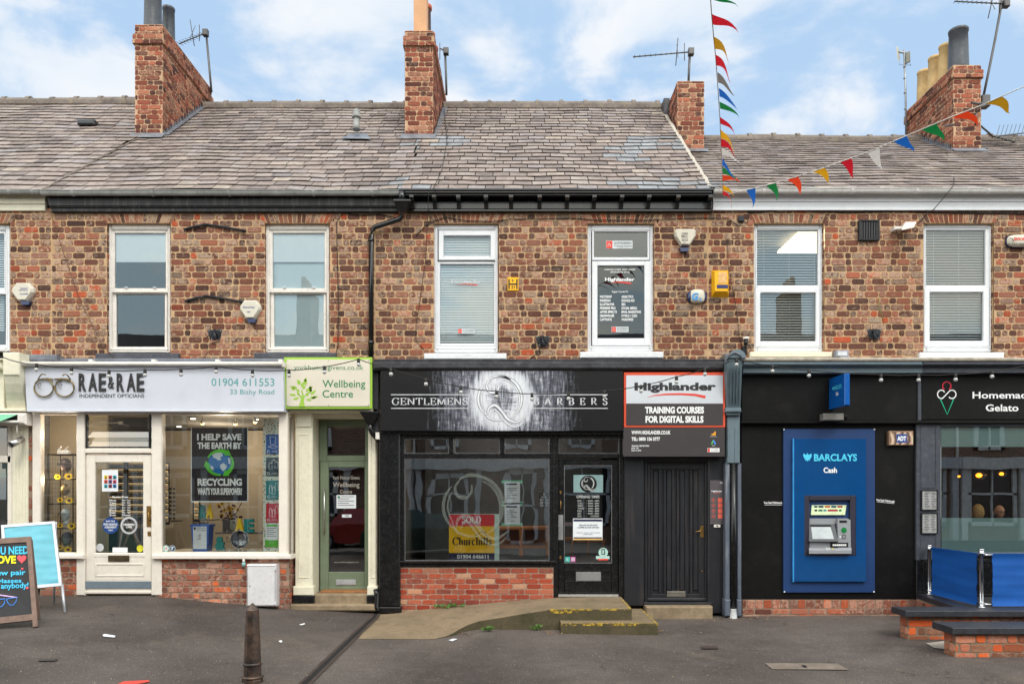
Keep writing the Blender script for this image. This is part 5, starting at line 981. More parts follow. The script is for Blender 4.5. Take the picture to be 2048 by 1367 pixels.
for (y0, y1, lb, s) in ((979, 1020, 'upper silver menu frame on the grey shop pilaster', 0), (1025, 1067, 'lower silver menu frame on the grey shop pilaster', 1)):
    m = MB(); m.ring(1843, y0, 1876, y1, 2, -.10, .03, .003); m.m = 1; m.quad(1845, y0 + 2, 1874, y1 - 2, -.09); m.m = 2
    rnd = random.Random(s)
    for c in range(2):
        for r in range(10): a = 1848 + c * 14 + rnd.uniform(0, 2); m.quad(a, y0 + 5 + r * 3.3, a + rnd.uniform(6, 10), y0 + 6.2 + r * 3.3, -.0915)
    single(m, 'menu_frame', [BLACK, M('silver_menu', (176, 176, 176), .35, .3, bump=0), INK], lb, 'menu', 'menu frames')
# ---- alarm boxes and wall fittings
def hexbox(px, py, w, h, name, label, mats, items, seed=0, blue=True):
    x, y = px, py; pts = [(x - w * .30, y - h * .5), (x + w * .30, y - h * .5), (x + w * .5, y - h * .22), (x + w * .5, y - h * .05), (x + w * .2, y + h * .38), (x - w * .2, y + h * .38), (x - w * .5, y - h * .05), (x - w * .5, y - h * .22)]
    if blue == 'tri': pts = [(x - w * .42, y - h * .5), (x + w * .42, y - h * .5), (x + w * .5, y - h * .38), (x + w * .48, y - h * .15), (x + w * .2, y + h * .3), (x - w * .2, y + h * .3), (x - w * .48, y - h * .15), (x - w * .5, y - h * .38)]
    m = MB(); A = [W(*p, -.005) for p in pts]; c = W(x, y, 0); Bk = [Vector((c.x + (v.x - c.x) * .98, -.05, c.z + (v.z - c.z) * .98)) for v in A]; Fr = [Vector((c.x + (v.x - c.x) * .82, -.085, c.z + (v.z - c.z) * .82)) for v in A]
    m.hull2(Bk, A); m.hull2(Fr, Bk); m.m = 1
    P = [(x - w * .22, y + h * .33), (x + w * .22, y + h * .33), (x + w * .15, y + h * .5), (x - w * .15, y + h * .5)]; A = [W(*p, -.07) for p in P]; m.hull2(A, [v + Vector((0, .065, 0)) for v in A])
    for t_ in items: m.m = t_[5]; m.text(*t_[:5], -.0865, .02)
    return single(m, name, mats, label, 'alarm', 'burglar alarm boxes')
AL = M('cream_alarm_plastic', (206, 200, 184), .4, var=.03, bump=0, dirt=(180, 170, 140), dirtamt=.2); NB = M('navy_lens', (30, 44, 88), .2, bump=0, spec=.7); BT = M('blue_print', (60, 70, 150), .5, bump=0)
hexbox(50, 588, 44, 42, 'alarm_box', 'cream hexagonal alarm box beside the frame of the cut off window', [AL, NB, BT], [('SHAUN', 41, 575, 55, 578, 2), ('ELECTRICAL', 38, 579, 56, 581.5, 2), ('ALARMS', 39, 586, 56, 589, 2)])
hexbox(503, 623, 42, 43, 'alarm_box', 'cream hexagonal alarm box beside the frosted sash window', [AL, NB, BT, REDV], [('Security', 486, 612, 510, 617, 2), ('YORK', 493, 622, 501, 625, 2)])
hexbox(1369, 481, 44, 43, 'alarm_box', 'white triangular alarm box reading Chris Bell with dark blue foot', [AL, NB, INK], [('CHRIS', 1363, 465, 1376, 469, 2), ('BELL', 1363, 470, 1376, 475, 2), ('Alarms &\nElectrical', 1363, 477, 1376, 482, 2), ('York', 1366, 484, 1372, 486, 2), ('789137', 1363, 487, 1376, 489.5, 2)], blue='tri')
m = MB(); c = W(1393, 594, 0)
def sup(p, e=3.5):
    l = (abs(p.x) ** e + abs(p.z) ** e + abs(p.y) ** 2) ** (1 / e); return p / max(l, .2)
m.ell((c.x, -.03, c.z), (.142, .055, .085), 24, 12, sup); m.m = 1; m.ell((c.x, -.045, c.z), (.108, .055, .097), 24, 12, sup); m.m = 2; m.text('G', 1384, 585, 1397, 600, -.103, .05, .15); m.text('2', 1398.5, 595, 1403, 601, -.103, .03)
single(m, 'alarm_box', [NB, AL, M('sky_print', (70, 150, 214), .5, bump=0)], 'white rounded alarm box reading G2 with dark blue ends', 'alarm', 'burglar alarm boxes')
m = MB(); c = W(2036, 484, 0); m.ell((c.x, -.03, c.z), (.20, .05, .095), 24, 12, sup); m.m = 1; m.ell((c.x, -.045, c.z), (.19, .055, .088), 24, 12, sup); m.m = 2; m.text('SWAT', 2028, 474, 2056, 481, -.103, .03); m.m = 3; m.text('01757 700773', 2016, 486, 2060, 490, -.103, .02); m.stroke([(2019, 476), (2025, 477), (2027, 483)], 1.6, -.102)
single(m, 'alarm_box', [NB, AL, REDV, INK], 'white oblong alarm box with red lettering beyond the last window', 'alarm', 'burglar alarm boxes')
YEL = M('amber_plastic', (240, 178, 10), .35, var=.04, bump=0)
m = MB(); q = [(1425, 538), (1460, 538), (1460, 592), (1425, 592)]; A = [W(x, y, 0) for x, y in q]; Bf = [W(x, y, -.1) for x, y in ((1429, 543), (1456, 543), (1455, 582), (1430, 582))]; m.hull2(Bf, [v + Vector((0, .07, 0)) for v in [W(x, y, -.07) for x, y in q]] ); m.m = 1; m.box(1437, 544, 1454, 566, -.104, .004, .001); m.m = 2; m.box(1434, 569, 1456, 576, -.106, .006, .002)
single(m, 'alarm_box', [YEL, M('peeling_label', (232, 180, 120), .7, var=.3, scale=30), M('blue_lens', (40, 50, 110), .2)], 'big yellow alarm box with a peeling label and blue lens', 'alarm', 'burglar alarm boxes')
m = MB(); m.box(1015, 554, 1037, 581, -.02, .018, .006); m.m = 1; m.quad(1016.8, 558, 1019.5, 578, -.0215); m.quad(1032.5, 558, 1035.2, 578, -.0215); m.quad(1019.5, 566.5, 1032.5, 569.5, -.0215); m.text('6', 1024, 557.5, 1027, 563.5, -.0215, .03); m.text('21', 1022.5, 571, 1029.5, 577, -.0215, .03)
single(m, 'hydrant_sign', [YEL, M('black_print', (26, 24, 22), .5, bump=0)], 'small yellow hydrant sign marked H with 6 over 21', 'sign')
IRON = M('black_iron', (40, 42, 48), .5, .2, var=.3, bump=.2)
for (x, y, lb) in ((429, 671, 'between the sash windows'), (1085, 684, 'below the yellow hydrant sign'), (1748, 670, 'below the black ventilation grille')):
    m = MB(); m.prism([(x - 14, y - 12), (x + 15, y - 12), (x + 11, y + 8), (x - 9, y + 8)], -.012, .01); m.tubep([(x, y - 11, -.03), (x, y, -.07), (x + 1, y + 9, -.06)], .022, 8); m.tubep([(x - 2, y - 10, -.03), (x - 14, y + 2, -.06), (x - 20, y + 8, -.05)], .006, 5); m.tubep([(x + 3, y - 11, -.04), (x + 9, y + 4, -.06), (x + 2, y + 8, -.05)], .008, 5)
    m.m = 1; [m.box(x + a, y + b, x + a + 1.6, y + b + 1.6, -.015, .005, .001) for a, b in ((-12, -11), (12, -11), (-7, 5), (8, 5))]
    single(m, 'flag_bracket', [IRON, STEEL], 'black iron flag bracket on the brick wall ' + lb, 'bracket', 'black wall brackets')
for (x, y, lb) in ((430, 459, 'upper crooked black iron tie bar between the sash windows'), (432, 602, 'lower crooked black iron tie bar beside the frosted window alarm')):
    m = MB(); dd = 0 if y < 500 else -2
    for a, b in (((x - 62, y + 0), (x - 18, y - 10)), ((x - 18, y - 10), (x + 62 + dd, y + 3))): 
        A, B = W(*a, -.02), W(*b, -.03); m.tube([A, (A + B) / 2 + Vector((0, -.01, .004)), B], .017, 6)
    m.tubep([(x - 22, y - 10, 0), (x - 22, y - 10, -.05)], .02, 6); m.tubep([(x - 60, y, .0), (x - 60, y, -.05)], .016, 6); m.tubep([(x + 58, y + 2, .0), (x + 58, y + 2, -.05)], .016, 6)
    single(m, 'tie_bar', IRON, lb, 'tie bar', 'iron tie bars')
m = MB(); m.ring(1719, 439, 1760, 480, 3, -.06, .06, .006)
for i in range(7): m.box(1722 + i * 5.1, 442, 1725.6 + i * 5.1, 477, -.045, .04, .003)
m.m = 1; m.quad(1721, 441, 1758, 478, -.02); single(m, 'ventilation_grille', [M('grille_black', (46, 46, 48), .5, bump=.1), DARK], 'square black ventilation grille high on the brick wall', 'grille')
m = MB(); m.box(1789, 452, 1806, 459, -.12, .12, .01); A = [W(1804, 460, -.32), W(1828, 455, -.32), W(1832, 447, -.15), W(1810, 450, -.15)]; m.hull2(A, [v + Vector((0, 0, .03)) for v in A]); m.m = 1; m.tubep([(1792, 459, -.05), (1795, 468, -.07), (1801, 469, -.1), (1806, 461, -.15)], .005, 5); m.m = 0; m.box(1811, 443, 1828, 449, -.14, .1, .01)
single(m, 'flood_light', [CREAMP, DARK], 'white wall floodlight beside the last upper window', 'light')
m = MB(); m.box(1673, 700, 1698, 713, -.16, .12, .01); m.m = 1; m.box(1676, 702.5, 1694, 711, -.165, .01, .002); m.m = 0; m.box(1680, 712, 1700, 716, -.16, .16, .01); single(m, 'flood_light', [M('grey_flood', (150, 156, 166), .4, bump=0), M('flood_lens', (206, 210, 214), .3, bump=0)], 'small grey floodlight standing on the shop ledge', 'light')
m = MB(); m.tubep([(1492, 690, -.08), (1492, 679, -.08)], .03, 12); m.m = 1; m.tubep([(1492, 678.5, -.08), (1492, 674, -.08)], .042, 14); m.m = 0; m.tubep([(1492, 688, -.08), (1492, 697, -.03), (1480, 700, -.03), (1466, 704, -.1)], .009, 6); m.box(1486, 692, 1494, 709, -.05, .05); single(m, 'dusk_sensor', [BLACK, CREAMP], 'small black and white sensor lamp above the grey pilaster cap', 'sensor')
m = MB(); m.box(1477, 431, 1489, 442, -.05, .05, .005); m.tubep([(1485, 441, -.03), (1494, 446, -.02), (1497, 436, -.02), (1500, 424, -.02)], .006, 5); single(m, 'junction_box', IRON, 'little black junction box under the white fascia', 'box')
# ---- pipes and cables
m = MB(); A = [W(789, 400, -.45), W(820, 400, -.45), W(813, 417, -.4), (0, 0, 0)]
m.box(787, 398, 821, 402, -.32, .22, .006); q0 = [W(789, 402, -.31), W(819, 402, -.31), Vector((W(819, 402, -.31).x, -.11, W(819, 402, -.31).z)), Vector((W(789, 402, -.31).x, -.11, W(789, 402, -.31).z))]; c_ = PX(804, -.2); zc = PZ(424, -.2)
m.hull2(q0, [Vector((c_ - .05, -.25, zc)), Vector((c_ + .05, -.25, zc)), Vector((c_ + .05, -.15, zc)), Vector((c_ - .05, -.15, zc))])
m.tubep([(804, 384, -.22), (804, 400, -.22)], .045, 10); m.tubep([(804, 422, -.2), (803.5, 432, -.2), (800, 438, -.18), (750, 454, -.07), (744, 460, -.06), (742.5, 470, -.055), (742, 714, -.055)], .036, 12)
for y in (478, 682): m.tubep([(742.3, y, -.055), (742.3, y + 5, -.055)], .044, 12)
single(m, 'drainpipe', GLOSSB, 'black drainpipe with hopper crossing the brick wall above the lime bordered sign', 'pipe', 'drainpipes')
m = MB(); m.box(720, 822, 756, 826, -.25, .16, .005); q0 = [W(721, 826, -.25), W(755, 826, -.25), Vector((W(755, 826, -.25).x, -.1, W(755, 826, -.25).z)), Vector((W(721, 826, -.25).x, -.1, W(721, 826, -.25).z))]; q1 = [W(734, 848, -.2), W(746, 848, -.2)]; m.hull2(q0, q1 + [q1[1] + Vector((0, .08, 0)), q1[0] + Vector((0, .08, 0))])
m.tubep([(741, 846, -.16), (741, 858, -.16), (745, 866, -.15), (756, 880, -.03)], .036, 12); m.m = 1; m.box(751, 864, 758.5, 878, -.16, .08, .005)
single(m, 'drainpipe', [BLACK, CREAMP], 'black hopper and pipe bend between the sage green doorway and black pilaster', 'pipe', 'drainpipes')
m = MB(); m.tubep([(751, 1178, -.1), (753, 1186, -.12), (753, 1214, -.12), (757, 1222, -.15)], .034, 10); single(m, 'drainpipe', BLACK, 'short black pipe shoe at the foot of the black pilaster', 'pipe', 'drainpipes')
CAB = M('cable_black', (34, 32, 30), .6, bump=0); CAG = M('cable_grey', (120, 116, 110), .6, bump=0)
def cable(pts, r, mat, label, name='cable'): m = MB(); m.tubep(pts, r, 5); return single(m, name, mat, label, 'cable', 'cables on the house fronts')
cable([(101, 424, -.02), (125, 500, -.02), (160, 600, -.02), (205, 690, -.05), (235, 722, -.1)], .004, M('brown_cable', (92, 66, 54), .6), 'thin brown cable slanting over bricks past the clear sash window')
cable([(685, 426, -.015), (673, 445, -.02), (675, 520, -.02), (677, 620, -.02), (676, 690, -.02), (672, 706, -.03)], .006, CAB, 'black cable hanging straight down between frosted window and drainpipe')
cable([(686, 426, -.02), (720, 430, -.02), (760, 428, -.02), (795, 436, -.02)], .006, CAB, 'short black cable below the eaves beside the hopper')
cable([(832, 471, -.02), (850, 452, -.02), (870, 441, -.02), (893, 434, -.02), (930, 441, -.02), (985, 443, -.02), (1020, 438, -.02), (1090, 438, -.02), (1140, 436, -.02), (1200, 440, -.02), (1290, 440, -.02), (1400, 436, -.02), (1455, 436, -.02), (1478, 452, -.02), (1484, 444, -.02)], .006, CAB, 'long black cable looping under the bracketed black eaves')
cable([(857, 385, -.28), (856, 420, -.1), (851, 520, -.02), (840, 600, -.02), (832, 650, -.02), (832, 680, -.02), (848, 700, -.02)], .004, CAB, 'thin dark wire falling beside the casement with closed blinds')
cable([(1455, 478, -.02), (1457, 540, -.02), (1470, 600, -.02), (1478, 660, -.02), (1484, 700, -.02)], .004, CAB, 'thin wire falling beside the yellow alarm box')
cable([(1500, 425, -.02), (1560, 420.5, -.02), (1700, 424, -.02), (1800, 422, -.02), (1900, 425, -.02), (2048, 427, -.02), (2200, 425, -.02)], .009, CAB, 'black cable running along bricks under the white fascia')
cable([(1892, 305, 2.4), (1908, 340, 1.2), (1908, 368, -.1), (1905, 374, -.26), (1868, 418, -.1), (1850, 432, -.02), (1836, 447, -.02)], .006, CAB, 'dark wire crossing the lower roof and white gutter')
cable([(1085, 690, -.05), (1075, 705, -.06), (1060, 718, -.1)], .006, CAB, 'short black flex drooping below the bracket under the hydrant sign')
cable([(440, 680, -.02), (415, 690, -.02), (416, 705, -.02), (404, 718, -.02)], .004, CAB, 'short dark flex below the bracket between the sash windows')
cable([(888, 215, 3.4), (894, 280, 1.7), (884, 340, .4), (866, 378, -.4)], .006, CAB, 'dark wire lying down the slates from the terracotta pot chimney')
cable([(1760, 595, -.01), (1757, 610, -.015), (1762, 625, -.01), (1767, 640, -.01)], .004, M('green_wire', (140, 150, 80), .6), 'loose yellow green wire on bricks above a bracket')
# ---- festoon lights
fl = thing('festoon_lights', 'black cable of round white bulbs strung along all the shopfronts', 'lights', W(1000, 800, -.62))
bulbs = [(73, 728), (143, 735), (218, 741), (290, 739), (362, 738), (432, 732), (505, 740), (578, 740), (649, 733), (717, 718), (782, 737), (852, 757), (922, 773), (993, 782), (1064, 787), (1137, 786), (1209, 781), (1282, 771), (1353, 753), (1410, 737), (1473, 718), (1545, 731), (1618, 740), (1762, 749), (1837, 749), (1911, 748), (1984, 742), (2057, 730)]
path = [(-60, 705), (0, 711), (38, 724)] + bulbs[:1] + bulbs[1:]
fy = lambda x: -.62 if abs(x - 717) > 40 and abs(x - 1473) > 30 else -.5
pp = []
for (a, b), (c, d_) in zip(path, path[1:]):
    for k in range(4): t_ = k / 4; pp.append((lerp(a, c, t_), lerp(b, d_, t_) + math.sin(math.pi * t_) * 1.5, -.56))
m = MB(); m.tubep(pp + [(path[-1][0], path[-1][1], -.56)], .0065, 5); m.obj('cable', CAB, fl)
BW = M('white_bulb', (186, 186, 184), .2, bump=0, spec=.7)
b0 = None
for (x, y) in bulbs:
    c = W(x, y, -.56)
    if b0 is None:
        off = Vector(fl.location)
        s_ = MB(); s_.lathe([(.012, .012), (.02, .008), (.022, -.045), (.018, -.05)], (0, 0, 0), 10); g = MB(); g.ell((0, 0, -.072), (.027, .027, .029), 14, 10)
        fo = bpy.data.objects.new('tmp', None); so = s_.obj('bulb', CAB); so.parent = fl; go = g.obj('globe', BW); go.parent = so; b0 = so; tgt = so; bpy.data.objects.remove(fo)
    else:
        tgt = b0.copy(); COL.objects.link(tgt); tgt.parent = fl; g2 = go.copy(); COL.objects.link(g2); g2.parent = tgt
    tgt.location = c - Vector(fl.location)
# ---- bunting
FC = {'g': (10, 128, 62), 'r': (214, 20, 44), 'y': (236, 172, 20), 'o': (240, 70, 30), 'w': (226, 220, 214), 'b': (20, 104, 196), 'k': (128, 120, 116), 'h': (196, 144, 24)}
FM = {}
for k, c in FC.items():
    t = NT('bunting_' + k); nz = t.noise(9, 3); col = t.mix(t.math('MULTIPLY', nz, .3), lin(c), tuple(v * .7 for v in lin(c))); b = t.bsdf(col, .6); tr = t.n('ShaderNodeBsdfTranslucent'); t.l(col, tr.inputs['Color']); mx = t.n('ShaderNodeMixShader', _Fac=.3); t.l(b.outputs[0], mx.inputs[1]); t.l(tr.outputs[0], mx.inputs[2]); FM[k] = t.fin(mx)
def bunting(label, A, Bq, path, flags, wav, key):
    th = thing('bunting', label, 'bunting', A, 'strings of bunting')
    def Yat(x, y):
        best = min(range(201), key=lambda i: (abs(proj(A.lerp(Bq, i / 200))[1 - key if 0 else key] - (x, y)[key]))); return A.lerp(Bq, best / 200).y
    m = MB(); m.tube([W(x, y, Yat(x, y)) for x, y in path], .005, 5); m.obj('cord', M('white_cord', (214, 210, 206), .7, bump=0), th)
    for i, (c, p0, p1, tip) in enumerate(flags):
        m = MB(); a, b, q = W(*p0, Yat(*p0)), W(*p1, Yat(*p1)), W(*tip, Yat((p0[0] + p1[0]) / 2, (p0[1] + p1[1]) / 2)); N_ = 7; top = []; bot = []; sg_ = R.uniform(.6, 1.3)
        L = (q - (a + b) / 2).length; up = (a - b).normalized() if key else Vector((0, 0, 1))
        if not key and c == 'w': sg_ = .4
        for j in range(N_):
            s_ = j / N_; bulge = math.sin(math.pi * s_) * L * .10 * wav * sg_; off = Vector((0, math.sin(s_ * 5 + i) * .02, 0))
            ax = Vector((.3, 0, 1)).normalized() if key else Vector((1, 0, .25)).normalized()
            top.append(a.lerp(q, s_) + ax * bulge + off); bot.append(b.lerp(q, s_) + ax * bulge * .8 + off)
        vs = top + bot + [q]; n = N_; fs = [(j, j + 1, n + j + 1, n + j) for j in range(n - 1)] + [(n - 1, 2 * n, 2 * n - 1)]
        m.add(vs, fs, sm=True); m.obj('flag', FM[c], th)
A, Bq = W(1446, 392, -.22), W(1421, -30, -4.6)
bunting('steep string of wind blown pennants rising from the eaves into the sky', A, Bq, [(1446, 392), (1445, 360), (1443, 318), (1440, 240), (1436, 178), (1431, 110), (1427, 70), (1423, 25), (1421, -5), (1420, -28)],
 [('g', (1421, -12), (1424, -1), (1477, 16)), ('r', (1423, 25), (1425, 47), (1478, 67)), ('h', (1427, 70), (1430, 96), (1458, 128)), ('r', (1431, 109), (1433, 131), (1462, 168)), ('k', (1434, 146), (1435.5, 167), (1470, 193)), ('b', (1436.5, 178), (1438, 195), (1475, 221)), ('g', (1438.5, 204), (1440, 218), (1479, 237)), ('r', (1440, 232), (1441, 246), (1470, 272)), ('y', (1441.5, 257), (1442, 274), (1468, 305)), ('r', (1442.5, 277), (1443, 293), (1471, 314)), ('w', (1443, 298), (1444, 312), (1480, 325)), ('b', (1443.5, 318), (1444, 332), (1470, 360)), ('g', (1444, 335), (1445, 347), (1474, 364)), ('o', (1444.5, 349), (1445, 361), (1481, 366)), ('y', (1445, 368), (1445.5, 380), (1469, 396)), ('r', (1445.5, 381), (1446, 390), (1464, 407)), ('w', (1456, 398), (1459, 400), (1466, 427))], 1.3, 1)
A, Bq = W(1446, 392, -.22), W(2060, 168, -4.2)
bunting('rising diagonal string of triangular pennants across the lower roof', A, Bq, [(1446, 392), (1470, 385), (1500, 378), (1545, 367), (1590, 354), (1640, 338), (1700, 317), (1750, 298.5), (1800, 277), (1850, 256), (1905, 233), (1960, 212), (2005, 192), (2060, 168)],
 [('b', (1492, 379), (1511, 376), (1505, 416)), ('g', (1533, 370), (1553, 365), (1553, 402)), ('o', (1575, 358), (1598, 352), (1601, 390)), ('y', (1624, 343), (1648, 335), (1659, 365)), ('r', (1678, 325), (1701, 317), (1707, 357)), ('w', (1731, 305), (1757, 296), (1764, 340)), ('b', (1785, 283), (1813, 272), (1828, 304)), ('g', (1845, 258), (1875, 246), (1888, 283)), ('o', (1906, 233), (1938, 220), (1956, 250)), ('h', (1972, 207), (2005, 192), (2020, 227))], 1.0, 0)
# ---- aerials
ALU = M('aerial_metal', (92, 90, 90), .45, .5, bump=0)
def aerial(label, pole, boom, d, n, ln, group='television aerials', extra=None):
    m = MB(); Y = d - D; m.tubep([(x, y, Y) for x, y in pole], .022, 8); a, b = W(*boom[0], Y - .05), W(*boom[1], Y - .02); m.tube([a, b], .011, 6)
    for i in range(n):
        c = a.lerp(b, (i + .3) / n); ll = ln * (.75 + .5 * i / n); m.tube([c + Vector((-.02, -.12, -ll * .5)), c + Vector((.02, .12, ll * .5))], .005, 4)
    c = b; m.tube([c + Vector((-.12, 0, -.16)), c + Vector((-.12, 0, .16))], .008, 5); m.tube([c + Vector((-.26, .1, -.2)), c + Vector((-.26, -.1, .2))], .008, 5); m.tube([c + Vector((-.26, -.1, -.16)), c + Vector((-.24, .1, .2))], .006, 5)
    m.wbox((c.x - .05, c.y - .05, c.z - .06), (c.x + .05, c.y + .05, c.z + .06), .01)
    if extra: extra(m)
    return single(m, 'tv_aerial', ALU, label, 'aerial', group)
aerial('aerial pointing down behind the dark pot chimney', [(423, 184), (419, 140), (412, 62)], [(358, 88), (411, 66)], 15.1, 9, .09)
aerial('small clustered aerial tight behind the terracotta pot chimney', [(893, 190), (892, 150), (890, 96)], [(880, 97), (892, 103)], 15.0, 4, .2)
aerial('long level aerial standing on the square capless chimney', [(1377, 165), (1378, 140), (1380, 103)], [(1266, 114), (1382, 104)], 14.2, 11, .10)
aerial('tall leaning aerial on the four pot chimney, its boom at the picture top', [(1966, 197), (1978, 140), (1990, 80), (2001, 20), (2004, -6)], [(1909, 3), (2012, 8)], 13.7, 11, .11, extra=lambda m: (m.wbox((8.22, 2.6, 8.42), (8.36, 2.75, 8.62), .01)))
m = MB(); m.tubep([(1812, 268, 4.2), (1811, 180, 4.2), (1808, 100, 4.2)], .02, 8); m.tubep([(1797, 104, 4.2), (1812, 106, 4.2)], .02, 6)
for y in (132, 155, 184, 216): m.tubep([(1809 + (y - 132) * .02, y, 4.2), (1809 + (y - 132) * .02, y + 3, 4.2)], .026, 8)
m.m = 1; A = [W(1792, 94, 4.0), W(1796, 94, 4.25), W(1799, 119, 4.25), W(1795, 120, 4.0)]; m.hull2(A, [v + Vector((.03, .03, 0)) for v in A]); A = [W(1811, 106, 4.2), W(1820, 102, 4.0), W(1821, 121, 4.0), W(1811, 127, 4.2)]; m.hull2(A, [v + Vector((.02, .05, 0)) for v in A])
m.m = 0; m.tubep([(1797, 119, 4.1), (1799, 130, 4.1), (1806, 130, 4.1)], .006, 4); m.tubep([(1818, 124, 4.1), (1822, 131, 4.1), (1812, 130, 4.1)], .006, 4)
single(m, 'radio_mast', [M('galvanised', (158, 162, 168), .4, .4, bump=0), M('grey_dish', (178, 176, 164), .5, bump=0)], 'slender mast with two small grey panel antennas', 'mast')
m = MB(); m.tubep([(1962, 252, 2.9), (1985, 272, 3.0), (2000, 276, 3.1), (2030, 284, 3.1)], .018, 6); m.tubep([(1984, 274, 3.0), (2050, 266, 3.4)], .012, 6)
for i in range(7): x = 1996 + i * 8.2; m.tubep([(x - 6, 276 + 6, 2.8), (x + 4, 250 - i * .4, 3.6)], .006, 4)
single(m, 'tv_aerial', ALU, 'collapsed spiky aerial lying by the lower roof ridge', 'aerial', 'television aerials')
m = MB(); m.tubep([(1942, 205, 2.5), (1958, 208, 2.5), (1971, 205, 2.55)], .02, 6); m.tubep([(1906, 250, 1.9), (1892, 252, 2.2)], .02, 6); m.tubep([(1951, 250, 2.5), (1951, 228, 2.5), (1960, 214, 2.5), (1980, 206, 2.5)], .018, 8)
single(m, 'wall_bracket', ALU, 'bent metal bracket on the side of the four pot chimney', 'bracket')
q = atd(713, 254, 12.9); m = MB(); m.lathe([(.07, 0), (.055, .06), (.05, .22)], (q[0], q[1], q[2] - .05), 14); m.lathe([(.075, .2), (.075, .24), (.05, .25), (.06, .3), (.06, .33), (.02, .34)], (q[0], q[1], q[2] - .05), 14); m.m = 1; zz = zroof(ZE, ZR, q[1]); m.add([(q[0] - .24, q[1] - .12, zz - .02), (q[0] + .26, q[1] - .12, zz - .03), (q[0] + .14, q[1] + .16, zz + .19), (q[0] - .12, q[1] + .16, zz + .19)], [(0, 1, 2, 3)])
single(m, 'roof_vent', [GUTG, LEAD], 'small grey vent pipe with lead skirt on the slates', 'vent')
q = atd(177, 262, 13.5); zz = zroof(ZE, ZR0, q[1]); m = MB(); m.wbox((q[0] - .15, q[1] - .1, zz - .02), (q[0] + .15, q[1] + .15, zz + .07), .02); single(m, 'roof_vent', GLOSSB, 'low black slate vent on the end roof', 'vent')
# ================================================================ ramp and steps
def concrete(name, c1, c2, c3):
    t = NT(name); n1 = t.noise(1.6, 6, .7); n2 = t.noise(40, 5, .8); n3 = t.noise(5, 6, .8)
    col = t.mix(t.ramp(n1, [(.35, 0.0), (.65, 1.0)]), lin(c1), lin(c2)); col = t.mix(t.math('MULTIPLY', t.ramp(n3, [(.5, 0.0), (.68, 1.0)]), .7), col, lin(c3)); col = t.mix(.6, col, t.ramp(n2, [(.3, .25), (.7, .8)]), 'SOFT_LIGHT')
    return t.fin(t.bsdf(col, .92, 0, t.bump(n2, .5, .01), .15))
CON = concrete('ramp_concrete', (138, 120, 98), (118, 104, 84), (94, 86, 70)); CONS = concrete('mossy_concrete', (92, 82, 64), (78, 72, 54), (58, 60, 42))
rp = thing('entrance_ramp', 'mossy concrete ramp and two steps with worn yellow edges at the barbers door', 'ramp', (0, -.5, gz(0, -.5)))
m = MB(); nx, ny = 60, 10; X0, X1 = W(720, 0, -1.75).x - .02, 1.475
wallz = [(-2.0, -.137), (PX(770), -.137), (PX(1000), .028), (PX(1110), .085), (1.6, .1)]
def front(x): return interp(x, [(-1.95, -1.75), (-1.0, -1.70), (-.82, -1.52), (-.66, -1.2), (-.5, -1.06), (2, -1.06)])
def fz(x): return interp(x, [(-1.95, gz(-1.9, -1.75) + .006), (-1.0, gz(-1, -1.7) + .006), (-.86, gz(-.9, -1.4) + .012), (-.6, -.10), (.42, .066), (1.5, .072)])
for i in range(nx + 1):
    x = lerp(X0, X1, i / nx)
    for j in range(ny + 1):
        t_ = j / ny; y = lerp(0.0, front(x), t_); xl = x
        if i == 0: xl = lerp(W(752, 0, 0).x, X0, t_)
        elif x < -1.7: xl = max(x, lerp(W(752, 0, 0).x, X0, t_) + i * .004)
        zw = interp(x, wallz); z = lerp(zw, fz(x), t_)
        if x < -.86: z = max(z, gz(x, y) + .008)
        z += .004 * noise.noise((x * 4, y * 4, 1)); m.v.append((xl, y, z))
for i in range(nx):
    for j in range(ny): a = i * (ny + 1) + j; m.face([a, a + 1, a + ny + 2, a + ny + 1][::-1], sm=True)
m.obj('ramp_surface', CON, rp)
s = MB(); k = []
for i in range(nx + 1): v = m.v[i * (ny + 1) + ny]; k.append(v)
for a, b in zip(k, k[1:]): s.add([(a[0], a[1], a[2]), (b[0], b[1], b[2]), (b[0], b[1] + .0, -.4), (a[0], a[1], -.4)], [(3, 2, 1, 0)])
s.add([(X1, -1.06, .072), (X1, 0, .1), (X1, 0, -.4), (X1, -1.06, -.4)], [(3, 2, 1, 0)]); s.obj('ramp_side', CONS, rp)
m = MB(); zt = -.072; xa, xb = PX(1122, -1.29), 1.77
m.add([(xa, -1.29, zt), (xb, -1.29, zt), (xb, -.03, zt), (1.47, -.03, zt), (1.47, -1.05, zt), (xa, -1.05, zt)], [(0, 1, 2, 3, 4, 5)]); m.obj('lower_step', CON, rp)
m = MB(); m.add([(xa, -1.29, zt), (xb, -1.29, zt), (xb, -1.29, -.4), (xa, -1.29, -.4), (xb, -.03, zt), (xb, -.03, -.4), (xa, -1.05, zt), (xa, -1.05, -.4)], [(3, 2, 1, 0), (2, 5, 4, 1), (7, 3, 0, 6)]); m.obj('step_riser', CONS, rp)
t = NT('worn_yellow'); n = t.noise(9, 7, .8); YW = t.bsdf(t.mix(t.noise(3, 4), lin((206, 168, 50)), lin((176, 150, 60))), .8); tr = t.n('ShaderNodeBsdfTransparent'); mx = t.n('ShaderNodeMixShader'); t.l(t.ramp(n, [(.475, 0.0), (.56, .95)]), mx.inputs[0]); t.l(tr.outputs[0], mx.inputs[1]); t.l(YW.outputs[0], mx.inputs[2]); YW = t.fin(mx)
m = MB()
def strip(a, b, w, dz, out):  # edge strip: top band and front lip
    a, b = Vector(a), Vector(b); m.add([a + Vector((0, -.003, -dz)), b + Vector((0, -.003, -dz)), b + Vector((0, -.003, .003)), a + Vector((0, -.003, .003)), b + Vector((0, w, .004)), a + Vector((0, w, .004))], [(0, 1, 2, 3), (3, 2, 4, 5)])
